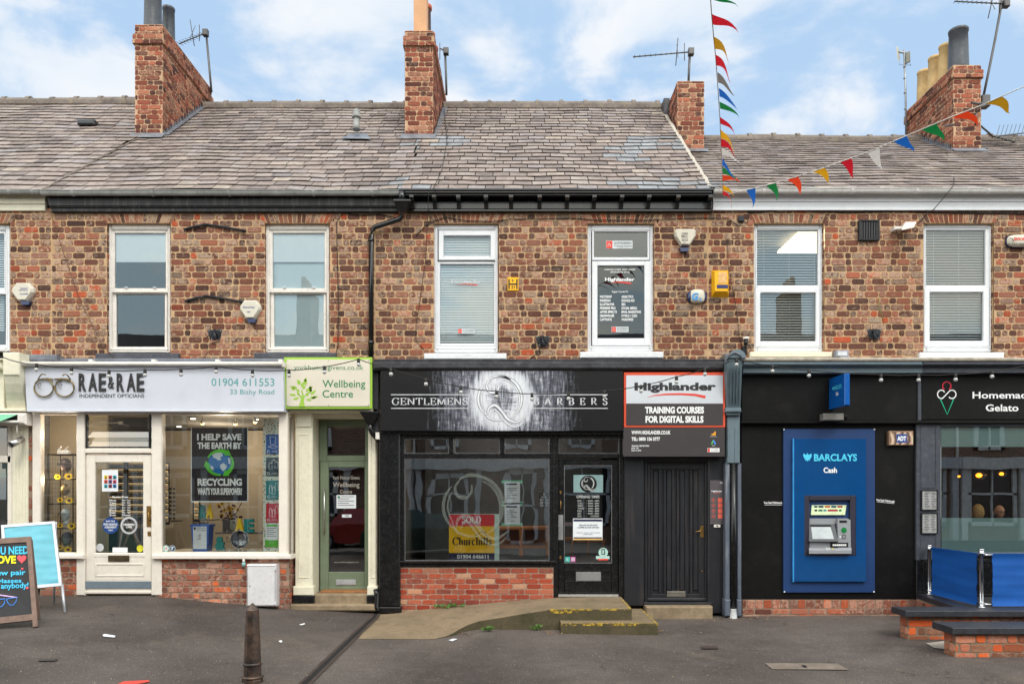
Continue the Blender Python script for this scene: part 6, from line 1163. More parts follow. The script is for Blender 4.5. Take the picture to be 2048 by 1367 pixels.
strip((.78, -1.06, .072), (1.47, -1.06, .078), .03, .018, 0); strip((.42, -1.06, .068), (.78, -1.06, .075), .05, .045, 0); strip((.42, -1.063, .068), (.78, -1.063, .075), .04, .05, 0); strip((xa, -1.29, zt), (xb, -1.29, zt), .02, .03, 0); strip((1.0, -1.292, zt), (xb, -1.292, zt), .02, .02, 0)
m.add([(1.44, -.06, .104), (1.475, -.06, .104), (1.475, -1.05, .077), (1.44, -1.05, .077)], [(3, 2, 1, 0)]); m.add([(xb - .03, -.05, zt + .004), (xb, -.05, zt + .004), (xb, -1.28, zt + .004), (xb - .03, -1.28, zt + .004)], [(3, 2, 1, 0)])
m.obj('yellow_edge', YW, rp)
# drainage slot
m = MB(); pts = [(752, 1224), (748, 1234), (705, 1273), (660, 1316), (600, 1374)]
def gpt(px, py, dz=0):
    y = 0.0
    for _ in range(30):
        x = (px - CX) * (D + y) / F; z = gz(x, y) + dz; y = (EZ - z) * F / (py - HY) - D
    return Vector((x, y, z))
RUST = M('rusty_steel', (76, 62, 58), .75, .2, var=.3, scale=12, bump=.4); 
for (ox, w_, mi) in ((-.045, .03, 0), (.005, .05, 1), (.05, .03, 0)):
    m.m = mi
    for a, b in zip(pts, pts[1:]):
        A, B = gpt(*a, .012 if mi == 0 else .006), gpt(*b, .012 if mi == 0 else .006); d_ = (B - A).normalized(); nn = Vector((-d_.y, d_.x, 0)); m.add([A + nn * (ox - w_ / 2), B + nn * (ox - w_ / 2), B + nn * (ox + w_ / 2), A + nn * (ox + w_ / 2)], [(0, 1, 2, 3)])
single(m, 'drain_channel', [RUST, DARK], 'rusty steel drainage channel crossing the pavement below the black pilaster', 'drain')
def flat(name, pts, mat, label, cat, dz=.008, extra=None, grp=None):
    m = MB(); A = [gpt(x, y, dz + .004) for x, y in pts]; m.add(A, [tuple(range(len(A)))[::-1]])
    if extra: extra(m)
    return single(m, name, mat, label, cat, grp)
flat('utility_cover', [(1529, 1324.5), (1675, 1325.5), (1698, 1338), (1545, 1337)], [M('cover_concrete', (120, 108, 98), .9, var=.2, bump=.4), DARK], 'pale concrete cover plate set in the asphalt', 'cover', extra=lambda m: (setattr(m, 'm', 1), m.add([gpt(1603, 1328.5, .02), gpt(1611, 1329, .02), gpt(1615, 1333, .02), gpt(1607, 1332.5, .02)], [(3, 2, 1, 0)])))
flat('stop_tap_cover', [(1400, 1290.5), (1432, 1290), (1438, 1295.5), (1405, 1296)], RUST, 'small rusty brown stop tap cover in the asphalt', 'cover')
flat('asphalt_patch', [(78, 1316), (118, 1315.5), (110, 1320), (76, 1320.5)], M('patch_dark', (66, 60, 58), .9), 'little dark rectangular patch in the pavement', 'patch')
flat('concrete_patch', [(1852, 1285), (1900, 1279), (1895, 1298), (1868, 1294)], M('patch_concrete', (158, 150, 140), .9, var=.15, bump=.4), 'pale concrete patch between the two low brick walls', 'patch')
flat('red_leaflet', [(236, 1366), (247, 1361), (298, 1358.5), (299, 1362), (262, 1369), (230, 1374)], M('red_paper', (206, 70, 60), .6, var=.1), 'torn red leaflet lying on the asphalt', 'litter')
flat('paper_scrap', [(205, 1268), (210, 1266.5), (231, 1270), (229, 1273.5), (207, 1271.5)], PAPER, 'oblong white paper scrap on the asphalt', 'litter')
flat('paper_scrap', [(897, 1279), (906, 1276), (915, 1276.5), (905, 1281)], PAPER, 'white torn paper beside the concrete ramp', 'litter')
flat('tissue', [(557, 1281), (562, 1279), (565, 1281), (562, 1284)], WHL, 'crumpled white tissue beside the bollard', 'litter')
flat('tissue', [(598, 1248), (609, 1245), (610, 1247), (603, 1249)], WHL, 'crumpled white tissue near the drainage channel', 'litter')
m = MB(); rnd = random.Random(5)   # grit, chippings and fallen leaf scraps, too many to count
def scrap(px, py, s, mi):
    p = gpt(px, py, .012); a = rnd.uniform(0, 6); m.m = mi; q = []
    for k in range(4): r = s * rnd.uniform(.5, 1.0); q.append(p + Vector((math.cos(a + k * 1.57) * r, math.sin(a + k * 1.57) * r, rnd.uniform(0, .006))))
    m.add(q, [(0, 1, 2, 3)])
for _ in range(300): scrap(rnd.uniform(-20, 2080), rnd.uniform(1225, 1369), rnd.uniform(.002, .006), 0)
for _ in range(40): scrap(rnd.uniform(60, 1800), rnd.uniform(1240, 1369), rnd.uniform(.006, .016), rnd.choice((1, 2)))
for cx_, cy_, sx_, n_ in ((1108, 1263, 10, 26), (1500, 1234, 18, 26), (1440, 1237, 25, 30), (930, 1266, 12, 14), (1330, 1262, 40, 40), (640, 1220, 50, 26)):
    for _ in range(n_): scrap(rnd.gauss(cx_, sx_), cy_ + rnd.uniform(-3, 5), rnd.uniform(.006, .022), rnd.choice((1, 2, 3)))
o = m.obj('leaf_litter', [M('pale_grit', (190, 184, 174), .9, bump=0), M('dry_leaf', (150, 98, 60), .8, bump=0), M('straw_leaf', (178, 150, 104), .8, bump=0), M('dark_leaf', (84, 58, 44), .8, bump=0)], kind='stuff')
LEAFG = M('weed_green', (84, 116, 46), .6, var=.25, bump=0)
def weed(px, py, w_, h_, n_, label, Y=None):
    g = gpt(px, py) if Y is None else W(px, py, Y); m = MB(); rnd = random.Random(int(px))
    for i in range(n_):
        a = rnd.uniform(-1, 1); L = h_ * rnd.uniform(.5, 1); tip = g + Vector((a * w_, rnd.uniform(-.1, .02), L)); mid = g + Vector((a * w_ * .4, -.02, L * .6)); m.tube([g, mid, tip], .0022, 4)
        for k in range(5):
            c = g.lerp(tip, .45 + k * .13) if k else tip; q = rnd.uniform(0, 6.28); s_ = rnd.uniform(.012, .026); u_ = Vector((math.cos(q), -.4, math.sin(q))) * s_; v_ = Vector((-math.sin(q), -.5, math.cos(q))) * s_ * .7
            m.add([c - u_, c - v_ * .9, c + u_, c + v_], [(0, 1, 2, 3)])
    single(m, 'weed', LEAFG, label, 'plant', 'weeds growing at the wall foot')
weed(890, 1216, .16, .07, 12, 'yellow green weed at the foot of the red brick plinth', -.08); weed(915, 1213, .10, .05, 8, 'weed low on the red brick plinth, nearer the barbers door', -.08); weed(977, 1261, .09, .07, 12, 'spiky weed against the ramp side'); weed(1106, 1254, .07, .11, 9, 'leafy green weed in the corner of the lower step'); weed(1075, 1259, .09, .08, 7, 'straggly weed beside the ramp side')
# ================================================================ bollard
t = NT('bollard_iron'); n = t.noise(7, 7, .75); n2 = t.noise(60, 3, .7); col = t.mix(t.ramp(n, [(.42, 0.0), (.58, 1.0)]), lin((44, 38, 36)), lin((88, 68, 55))); BOL = t.fin(t.bsdf(col, .32, .25, t.bump(n2, .25, .006), .6))
g = gpt(505, 1362); bo = thing('bollard', 'dark cast iron bollard with a pointed cap and collar rings', 'bollard', g)
m = MB(); m.lathe([(.094, -.05), (.094, .02), (.09, .035), (.080, .05), (.078, .155), (.070, .40), (.0575, .665), (.058, .672), (.03, .715), (.004, .74)], g, 8); m.obj('post', BOL, bo)
m = MB(); m.lathe([(.08, 0), (.088, .006), (.088, .02), (.08, .026)], g + Vector((0, 0, .155)), 16); m.lathe([(.09, 0), (.1, .008), (.1, .022), (.088, .03)], g + Vector((0, 0, .03)), 16); m.obj('collar', BOL, bo)
# ================================================================ pavement boards
def bil(c, u, v):  # c: TL,TR,BR,BL world
    return c[0].lerp(c[1], u).lerp(c[3].lerp(c[2], u), v)
def cornersY(pts, Ys): return [W(x, y, Y) for (x, y), Y in zip(pts, Ys)]
def slab(m, c, n, d_): m.hull2(c, [v + n * d_ for v in c])
WD = M('worn_walnut_wood', (128, 104, 92), .65, var=.2, scale=14, bump=.3, dirt=(84, 66, 58), dirtamt=.5, streak=True)
C = cornersY([(-72, 1081), (62, 1072.5), (76, 1252), (-66, 1268)], [-2.25, -2.05, -2.35, -2.6]); nrm = (C[1] - C[0]).cross(C[3] - C[0]).normalized(); nrm = -nrm if nrm.y > 0 else nrm
gy = lambda v: Vector((v.x, v.y, gz(v.x, v.y)))
bd = thing('pavement_board', 'wood framed chalkboard with blue and yellow writing and a red heart', 'board', gy((C[2] + C[3]) / 2))
m = MB()
def fp(u0, v0, u1, v1, c=C, n_=nrm, d0=0.0, d1=.03): P = [bil(c, u0, v0), bil(c, u1, v0), bil(c, u1, v1), bil(c, u0, v1)]; A = [p + n_ * d0 for p in P]; return A, [p - n_ * d1 for p in P]
for q in ((.93, 0, 1, 1), (0, 0, .07, 1), (.07, 0, .93, .06), (.07, .86, .93, .925)): m.hull2(*fp(*q, d0=.012 if q[0] in (.93, 0) else .010))
m.obj('frame', WD, bd)
m = MB(); m.hull2(*fp(.06, .05, .94, .87, d0=-.004)); m.obj('chalkboard', M('chalkboard_black', (34, 34, 38), .6, var=.12, bump=0), bd)
m = MB(); Cb = [v - nrm * .03 for v in C]; Cb2 = [Cb[0], Cb[1], Cb[2] + Vector((-.17, .3, .04)), Cb[3] + Vector((-.17, .3, .04))]
for q in ((.94, .02, 1, .99), (0, .02, .06, .99), (.06, .85, .94, .9)): m.hull2(*fp(*q, c=Cb2, d0=0))
m.obj('rear_frame', WD, bd)
m = MB(); p = bil(C, .965, 1); m.wbox((p.x - .02, p.y - .02, gz(p.x, p.y) - .005), (p.x + .02, p.y + .03, p.z + .002), .004); m.obj('rubber_foot', DARK, bd)
def onb(px, py): return W(px, py, -9)
def chalk(u, v, dd=.001):  # photo pixels -> board plane
    lo = [proj(c) for c in C]; a, b = .5, .5
    for _ in range(8):
        P = bil(C, a, b); x, y = proj(P); e = .01; xu, yu = proj(bil(C, a + e, b)); xv, yv = proj(bil(C, a, b + e)); J = ((xu - x) / e, (xv - x) / e, (yu - y) / e, (yv - y) / e); det = J[0] * J[3] - J[1] * J[2]; dx_, dy_ = u - x, v - y
        a += (dx_ * J[3] - dy_ * J[1]) / det; b += (J[0] * dy_ - J[2] * dx_) / det
    return bil(C, a, b) + nrm * dd
_W = W
m = MB()
def btext(s_, x0, y0, x1, y1, bold, tl=0, sh=0.0): m.text(s_, 0, 0, 1, 1, 0, bold, sh, basis=lambda u, t: chalk(lerp(x0, x1, u), lerp(y1, y0, t) - tl * u))
m.m = 0; btext('ALL YOU NEED', -54, 1094, 57, 1110, .03, 3); btext('is a new pair', -46, 1141, 51, 1154, .02, 2); btext('of sunglasses', -48, 1157.5, 43, 1169, .02, 2); btext("can't hurt anybody!", -62, 1167, 57, 1182, .02, 4)
m.m = 1; btext('IS LOVE', -36, 1111, 32, 1127, .04, 1)
def bpoly(pts): m.add([chalk(x, y, .002) for x, y in pts], [tuple(range(len(pts)))])
def heart(cx, cy, k): return [(cx + k * .062 * 16 * math.sin(t_) ** 3, cy - k * .062 * (13 * math.cos(t_) - 5 * math.cos(2 * t_) - 2 * math.cos(3 * t_) - math.cos(4 * t_))) for t_ in [i / 24 * math.tau for i in range(24)]]
m.m = 2; bpoly(heart(43.5, 1116.5, 9.5)); bpoly(heart(44.5, 1136.5, 2.6)); bpoly(heart(54.5, 1175, 3))
def bstroke(pts, w_):
    n_ = len(pts); b_ = len(m.v); L_ = []; R_ = []
    for i, (x, y) in enumerate(pts):
        x0, y0 = pts[max(i - 1, 0)]; x1, y1 = pts[min(i + 1, n_ - 1)]; q_ = math.hypot(x1 - x0, y1 - y0) or 1; ox, oy = -(y1 - y0) / q_ * w_ / 2, (x1 - x0) / q_ * w_ / 2; L_.append(chalk(x + ox, y + oy, .002)); R_.append(chalk(x - ox, y - oy, .002))
    m.v += [tuple(v) for v in L_ + R_]
    for i in range(n_ - 1): m.face([b_ + i, b_ + i + 1, b_ + n_ + i + 1, b_ + n_ + i])
m.m = 3; bstroke([(13, 1197), (35, 1193), (32, 1202), (27, 1209), (20, 1209), (15, 1203), (13, 1197)], 1.6); bstroke([(-14, 1200), (10, 1196), (9, 1205), (4, 1212), (-6, 1213), (-12, 1208), (-14, 1200)], 1.8); m.m = 4; bstroke([(0, 1189), (14, 1191), (34, 1194)], 2.2)
m.obj('lettering', [M('cyan_chalk', (70, 196, 236), .7, bump=0), M('yellow_chalk', (238, 230, 30), .7, bump=0), M('red_chalk', (240, 84, 92), .7, bump=0), M('blue_chalk', (60, 130, 214), .7, bump=0), M('lilac_chalk', (214, 180, 226), .7, bump=0)], bd)
C2 = cornersY([(3, 1050), (110, 1042), (124.5, 1171), (14, 1181)], [-1.05, -1.0, -1.32, -1.38]); n2_ = (C2[1] - C2[0]).cross(C2[3] - C2[0]).normalized(); n2_ = -n2_ if n2_.y > 0 else n2_
bd = thing('pavement_board', 'aluminium framed board holding crinkled plain cyan poster', 'board', gy((C2[2] + C2[3]) / 2)); m = MB()
for q in ((0, 0, .05, 1), (.95, 0, 1, 1), (.05, 0, .95, .04), (.05, .955, .95, 1)): m.hull2(*fp(*q, c=C2, n_=n2_, d0=.012, d1=.012))
m.obj('frame', M('snap_frame_aluminium', (206, 208, 214), .35, .5, bump=0), bd)
m = MB(); nx, ny = 14, 30
for j in range(ny + 1):
    for i in range(nx + 1): u_, v_ = lerp(.04, .96, i / nx), lerp(.03, .965, j / ny); m.v.append(tuple(bil(C2, u_, v_) + n2_ * (.002 + .010 * noise.noise((u_ * 3.2, v_ * 13, 2)) + .006 * math.sin(v_ * 60 + 4 * noise.noise((u_ * 3, v_ * 4, 7))) * max(0, (u_ - .4)))))
for j in range(ny):
    for i in range(nx): a = j * (nx + 1) + i; m.face([a, a + 1, a + nx + 2, a + nx + 1], sm=True)
m.obj('poster', M('cyan_poster', (98, 176, 194), .35, var=.1, scale=2, bump=0, spec=.5), bd)
m = MB(); e_ = (C2[2] - C2[1]).normalized(); p = C2[2]; k_ = gy(p + e_ * .33); m.tube([p - e_ * .02 - n2_ * .004, k_], .017, 4); p = C2[3]; m.tube([p, gy(p + e_ * .33)], .017, 4)
for p0, px_ in ((C2[1], W(108, 1202, -.8)), (C2[0], W(8, 1205, -.9))): q = p0.copy(); m.tube([q - n2_ * .02, gy(Vector((px_.x, px_.y, 0)))], .016, 4)
m.obj('leg', M('leg_aluminium', (200, 202, 208), .4, .5, bump=0), bd)
# ================================================================ meter box
m = MB(); m.box(493, 1128, 552, 1212, -.30, .16, .015); m.m = 1; m.ring(494.5, 1131, 550.5, 1210, .9, -.3025, .004, .001); m.obj; m.m = 2; m.disc(499.5, 1171, 1.0, 1.3, -.305, 8); m.m = 0
for y in (1134, 1203): m.box(549, y, 552.5, y + 6, -.31, .02, .002)
single(m, 'meter_box', [M('off_white_meter_box', (214, 212, 214), .4, var=.05, bump=.02, dirt=(130, 110, 90), dirtamt=.3), M('box_gap', (120, 118, 116), .6, bump=0), DARK], 'off white meter box standing against the opticians brick plinth', 'box')
m = MB(); m.tubep([(487.5, 1117, -.2), (487.5, 1124, -.2)], .018, 10); m.m = 1; m.tubep([(487.5, 1124, -.2), (487.5, 1132, -.2)], .026, 10); single(m, 'overflow_pipe', [CREAMP, M('pale_teal_plastic', (130, 180, 176), .4)], 'stubby white and teal pipe outlet above the meter box', 'pipe')
# ================================================================ low walls and cafe barrier
BR5 = brickmat('garden_brick', [(0, (122, 74, 60)), (.35, (160, 84, 60)), (.6, (206, 92, 52)), (.85, (222, 104, 56)), (1, (150, 124, 108))], (190, 160, 140), (92, 84, 66), .5, .55)
MO5 = mortarmat('garden_mortar', (120, 102, 86), (140, 122, 104))
BCAP = M('black_capping', (44, 46, 52), .5, var=.2, bump=.3, dirt=(150, 146, 140), dirtamt=.12)
def lowwall(label, x0, x1, y0, y1, zt, capx, capf, capb):
    th = thing('garden_wall', label, 'wall', ((x0 + min(x1, 8)) / 2, y0, gz(x0, y0)), 'low brick walls in front of the gelato shop'); zb = gz(x0, y0) - .05; h_ = zt - zb
    m = MB(); brick_panel(m, (x0, y0, zb), (1, 0, 0), (0, -1, 0), x1 - x0, h_, .099, .235, .115, .016, seed=int(x0 * 100), jag=.008, proud=.006)
    brick_panel(m, (x0, y1, zb), (0, -1, 0), (-1, 0, 0), y1 - y0, h_, .099, .235, .115, .016, seed=3, jag=.008, proud=.006); m.m = 1; m.wbox((x0 + .012, y0 + .012, zb), (x1, y1, zt - .004), 0); m.obj('brickwork', [BR5, MO5], th)
    m = MB(); m.wbox((capx, capf, zt), (x1, capb, zt + .075), .008); m.obj('capping', BCAP, th); return th
lowwall('low brick wall with black capping carrying the blue barrier', 4.76, 11.5, -1.62, -1.42, .075, 4.68, -1.72, -1.36)
lowwall('lower brick wall with chipped black capping standing in front', 4.82, 11.5, -2.52, -2.3, .018, 4.76, -2.58, -2.16)
m = MB()  # raised terrace deck with its slanting side
brick_panel(m, (5.50, -1.40, gz(5.5, -1)), (.165 / 1.35, .99, 0), (-1, 0, 0), 1.35, .27, .085, seed=77); single(m, 'retaining_wall', [BR3, MO3], 'short brick terrace side below slanting black ledge', 'wall')
m = MB(); A = [Vector((5.47, -1.37, .08)), Vector((5.66, -1.37, .08)), Vector((5.86, -.09, .08)), Vector((5.66, -.09, .08))]; m.hull2([v + Vector((0, 0, .07)) for v in A], A); single(m, 'terrace_ledge', BCAP, 'slanting black ledge running from the grey shop pilaster to the low wall', 'ledge')
m = MB()
for i in range(9): m.wbox((5.72 if i else 5.72, -1.36 + i * .14, .02), (11.5, -1.36 + i * .14 + .125, .11), .01)
single(m, 'terrace_deck', M('black_decking', (38, 38, 42), .6, var=.3, bump=.3), 'black boarded terrace deck under the gelato window', 'deck')
ba = thing('cafe_barrier', 'bright blue canvas cafe barrier on chrome posts', 'barrier', (5.78, -1.42, .15))
CH = M('chrome', (200, 200, 204), .18, 1.0, var=.03, bump=0); CANV = M('royal_blue_canvas', (8, 82, 162), .75, var=.06, scale=4, bump=.15)
for (x, y, zt_) in ((5.79, -.17, .84), (5.77, -1.42, .872), (9.2, -1.42, .872)):
    m = MB(); m.lathe([(.055, 0), (.055, .006), (.028, .014), (.024, .02), (.024, zt_ - .15 - .055), (.05, zt_ - .15 - .052), (.05, zt_ - .15 - .046), (.026, zt_ - .15 - .042), (.034, zt_ - .15 - .01), (.034, zt_ - .15), (.0, zt_ - .15)], (x, y, .152), 18)
    m.lathe([(.04, 0), (.044, .006), (.04, .012)], (x, y, .20), 18); m.obj('post', CH, ba)
m = MB(); r_ = .010
for z in (.80, .185): m.tube([(5.79, -.17, z - .0), (5.79, -.26, z)], r_, 8); m.tube([(5.77, -1.33, z), (5.77, -1.42, z)], r_, 8); m.tube([(5.77, -1.42, z), (5.92, -1.42, z)], r_ * 1.2, 8); m.tube([(9.05, -1.42, z), (9.2, -1.42, z)], r_, 8)
m.obj('rail', CH, ba)
def canvas(A, B, z0, z1, seed):
    m = MB(); A, B = Vector(A), Vector(B); d_ = (B - A).normalized(); n_ = Vector((d_.y, -d_.x, 0)); nx, ny = 26, 16; L = (B - A).length
    for s_ in (0, 1):
        for j in range(ny + 1):
            for i in range(nx + 1):
                u_, v_ = i / nx, j / ny; p = A.lerp(B, u_); z = lerp(z0, z1, v_); e_ = min(v_, 1 - v_)
                w_ = .012 * noise.noise((u_ * L * 1.6, v_ * 5, seed)) * min(1, e_ * 6) + .004 * math.sin(v_ * 34 + u_ * 3)
                b_ = .018 * max(0, 1 - e_ / .05) if e_ < .05 else 0
                pin = .012 * math.sin(math.pi * v_) * (1 if u_ < .03 else -1 if u_ > .97 else 0)
                q = p + d_ * pin + n_ * (w_ + (b_ + .003) * (1 if s_ else -1)); m.v.append((q.x, q.y, z))
    N_ = (nx + 1) * (ny + 1)
    for s_ in (0, 1):
        for j in range(ny):
            for i in range(nx): a = s_ * N_ + j * (nx + 1) + i; m.face([a, a + 1, a + nx + 2, a + nx + 1], sm=True)
    m.obj('canvas', CANV, ba)
canvas((5.785, -.25, 0), (5.77, -1.34, 0), .165, .815, 1); canvas((5.90, -1.42, 0), (9.08, -1.42, 0), .165, .818, 2)
# ================================================================ opticians display
PLY = M('warm_cream_wall', (214, 200, 176), .8, var=.03, bump=0)
m = MB(); Y = .95; m.box(60, 815, 214, 1130, Y, .05, 0); m.wbox((-7.26, -.0, .6), (PX(150, .9), .95, .75), .01); m.obj('display_bay', PLY, h1)
m = MB(); m.wbox((PX(323, -.1) , -.08, .55), (PX(556, -.1), .62, .74), .01); m.wbox((PX(100), 3.4, -.1), (PX(640), 3.5, 2.75), 0); m.wbox((PX(66) + .1, 1.1, .0), (PX(600), 3.4, .08), 0); m.obj('display_ledge', PLY, h1)
m = MB(); x_ = PX(533, .1); m.box(526, 835, 575, 1104, .1, .03, 0)
t = NT('terrazzo_paper'); v = t.n('ShaderNodeTexVoronoi', _Scale=30.0); t.l(t.tc.outputs['Object'], v.inputs['Vector']); sp = t.n('ShaderNodeSeparateColor'); t.l(v.outputs['Color'], sp.inputs[0])
colr = t.ramp(sp.outputs[0], [(0, lin((60, 120, 90))), (.3, lin((190, 150, 90))), (.6, lin((90, 100, 96))), (.9, lin((170, 90, 70)))], 'CONSTANT'); col = t.mix(t.math('LESS_THAN', v.outputs['Distance'], .32), lin((214, 220, 208)), colr); TZ = t.fin(t.bsdf(col, .7))
m.obj('display_panel', TZ, h1)
for (y0, y1, c, lb) in ((868, 907, (24, 92, 170), 'royal blue recycling poster with a bin and pizza drawing'), (914, 951, (28, 62, 74), 'dark slate recycling poster with a drawing of cans'), (960, 998, (0, 128, 134), 'teal recycling poster with a drawing of jars'), (1006, 1044, (196, 20, 52), 'crimson recycling poster with a drawing of bottles')):
    m = MB(); m.box(532, y0, 558, y1, .085, .004, 0); m.m = 1; Y = .083; hh = y1 - y0
    m.stroke([(537 + 2.6 * math.cos(a / 8 * math.tau), y1 - 5 + 2.6 * math.sin(a / 8 * math.tau)) for a in range(8)], 1, Y); m.text('mixed\nrecycling', 542, y1 - 7, 556, y1 - 3, Y)
    if c[0] == 24: m.stroke([(540, y0 + 5), (541, y0 + 20), (550, y0 + 20), (551, y0 + 5), (539, y0 + 5)], .8, Y); m.stroke([(536, y0 + 25), (545, y0 + 22), (556, y0 + 25), (548, y0 + 28), (536, y0 + 25)], .8, Y)
    elif c[0] == 28: [m.stroke([(a, b), (a, b + 12), (a + 6, b + 12), (a + 6, b), (a, b), (a + 3, b - 2), (a + 6, b)], .8, Y) for a, b in ((538, y0 + 12), (544, y0 + 6), (550, y0 + 10))]
    else: [m.stroke([(a, b), (a - 1.5, b + 6), (a - 1.5, b + 16), (a + 4, b + 16), (a + 4, b + 6), (a + 2.5, b), (a, b)], .8, Y) for a, b in ((540, y0 + 10), (546, y0 + 12), (552, y0 + 4))]
    single(m, 'poster', [M('poster_%d' % y0, c, .5, bump=0), WHL], lb, 'poster', 'recycling posters')
m = MB(); m.box(531, 1046, 556, 1079, .08, .002, 0); m.m = 1; m.box(533, 1048, 554, 1052, .078, .002, 0); m.box(530, 1076, 556, 1093, .084, .002, 0); m.m = 2
for i in range(5): m.box(534, 1055 + i * 4, 552 - (i % 2) * 5, 1056 + i * 4, .078, .001, 0)
single(m, 'poster', [PAPER, M('leaf_green', (90, 180, 50), .5, bump=0), INK], 'white notice with green headings under the crimson recycling poster', 'poster')
ps = thing('recycling_poster', 'hanging black poster asking about recycling with a globe ringed by green arrows', 'poster', W(439, 1003, .05))
m = MB(); m.box(382, 855, 496, 1003, .05, .004, 0); m.m = 1; m.box(382, 855, 383.4, 1003, .045, .003, 0); m.box(494.6, 855, 496, 1003, .045, .003, 0); m.box(382, 1001, 496, 1003.5, .045, .003, 0); m.obj('sheet', [M('gloss_black_poster', (40, 38, 42), .28, var=.05, bump=.02), WHL], ps)
lett(ps, [('I HELP SAVE', 394, 866.5, 483, 880, 0, .05), ('THE EARTH BY', 395, 884, 483, 897, 0, .05), ('RECYCLING', 395, 956, 484, 971, 0, .05), ("WHAT'S YOUR SUPERPOWER?", 395, 974.5, 484, 989, 0, .05)], WHL, .044)
m = MB(); m.disc(439.5, 925, 23, 23, .0445)
m.m = 1; m.poly([(424, 908), (434, 903), (444, 905), (446, 911), (440, 914), (443, 919), (436, 920), (432, 916), (427, 915)], .0435); m.poly([(440, 929), (447, 925), (454, 931), (452, 937), (446, 942), (441, 936)], .0435); m.poly([(456, 914), (461, 917), (461, 928), (457, 926)], .0435); m.poly([(420, 930), (426, 932), (428, 939), (423, 939)], .0435)
m.m = 2
for a0, a1 in ((205, 300), (325, 415), (85, 165)):
    pts = [(439.5 + 26 * math.cos(math.radians(lerp(a0, a1, i / 10))), 925 + 24 * math.sin(math.radians(lerp(a0, a1, i / 10)))) for i in range(11)]; m.stroke(pts, [lerp(3, 8.5, i / 10) for i in range(11)], .0428); a = math.radians(a1); tx, ty = -math.sin(a), math.cos(a); ex, ey = pts[-1]; m.poly([(ex - ty * 7.5, ey + tx * 7.5), (ex + ty * 7.5, ey - tx * 7.5), (ex + tx * 11, ey + ty * 11)], .0422)
m.obj('globe_emblem', [M('ocean_blue', (20, 110, 180), .4, bump=0), M('land_white', (206, 216, 222), .4, bump=0), M('arrow_green', (90, 200, 50), .4, bump=0)], ps)
# letters, bucket, crate, flowers
def block(t_, x0, y0, x1, y1, Y, mat, label): m = MB(); m2 = raised(None, t_, x0, y0, x1, y1, Y + .03, .05, mat, .06, name='display_letter'); c = sum((v.co for v in m2.data.vertices), Vector()) / len(m2.data.vertices); zmin = min(v.co.z for v in m2.data.vertices); c.z = zmin; [setattr(v, 'co', v.co - c) for v in m2.data.vertices]; m2.location = c; m2['label'] = label; m2['category'] = 'letter'; m2['group'] = 'coloured display letters'
TL = M('teal_card', (0, 126, 122), .5, bump=0); YC = M('yellow_card', (242, 200, 20), .5, bump=0); DC = M('charcoal_card', (52, 50, 54), .5, bump=0)
block('R', 399, 1008, 413, 1037, .2, TL, 'teal letter R in the upper pair below the black poster'); block('A', 411, 1008, 424.5, 1037, .2, YC, 'yellow letter A in the upper pair below the black poster')
block('R', 445, 1037, 462, 1063, .12, DC, 'dark letter R on the shelf behind the tipped bucket'); block('A', 469, 1036, 487, 1063, .12, YC, 'yellow letter A standing between dark R and teal E'); block('E', 488, 1037, 507, 1064, .12, TL, 'teal letter E at the end of the shelf letters'); block('&', 430, 1072, 450, 1100, .02, TL, 'teal ampersand on the window ledge')
m = MB(); m.box(430, 1063.5, 545, 1067, .13, .3, .004); m.box(398, 1037.5, 430, 1040, .2, .2, .004); single(m, 'window_shelf', M('dark_shelf', (96, 90, 86), .4), 'low dark shelf carrying the coloured letters', 'shelf')
m = MB(); q0 = [W(382, 1050, .0), W(418, 1050, .0), W(414, 1103, .0), W(386, 1103, .0)]; m.hull2(q0, [v + Vector((0, .18, 0)) for v in q0]); m.box(380, 1048, 420, 1052, -.01, .2, .004); m.m = 1; m.box(386, 1051.5, 413, 1097, -.006, .003, 0); m.m = 2; m.text('Recycle\nfor Sight', 393, 1053, 412, 1062, -.0075, .0); m.disc(389.5, 1056, 2.6, 3, -.0075)
for i in range(6): m.stroke([(392 + R.uniform(0, 6), 1070 + i * 1.6), (398 + R.uniform(0, 8), 1066 + i * 2.4)], .6, -.0075)
single(m, 'collection_box', [M('blue_crate', (24, 92, 186), .4, bump=.02), PAPER, INK], 'blue box with a paper notice on the window ledge', 'box')
m = MB(); rnd = random.Random(9)
for i in range(26):
    c = W(rnd.uniform(384, 416), 1047 - rnd.uniform(0, 5), rnd.uniform(.03, .14)); r_ = .02; m.tube([c + Vector((r_ * math.cos(k), 0, r_ * .6 * math.sin(k))) for k in [j * .9 for j in range(7)]], .003, 4)
single(m, 'spectacles_heap', DARK, 'heap of old dark spectacles in the blue box', 'spectacles')
m = MB(); c = W(479, 1078, .02); n = 24
for Rr_, dy_ in ((.128, 0), (.105, .22)): m.v += [(c.x + Rr_ * math.cos(k * math.tau / n) - (dy_ * .5), c.y + dy_, c.z + Rr_ * math.sin(k * math.tau / n) * (1 if dy_ == 0 else .9)) for k in range(n)]
for k in range(n): m.face([k, (k + 1) % n, n + (k + 1) % n, n + k], sm=True)
m.face([n + k for k in range(n)]); m.tube([(c.x + .128 * math.cos(k * math.tau / 24), c.y - .002, c.z + .128 * math.sin(k * math.tau / 24)) for k in range(25)], .005, 6); m.tube([(c.x - .12, c.y, c.z + .04), (c.x - .19, c.y + .02, c.z + .03), (c.x - .19, c.y + .04, c.z - .04), (c.x - .12, c.y + .02, c.z - .04)], .006, 6)
single(m, 'metal_bucket', CH, 'shiny metal bucket tipped on its side', 'bucket')
m = MB()
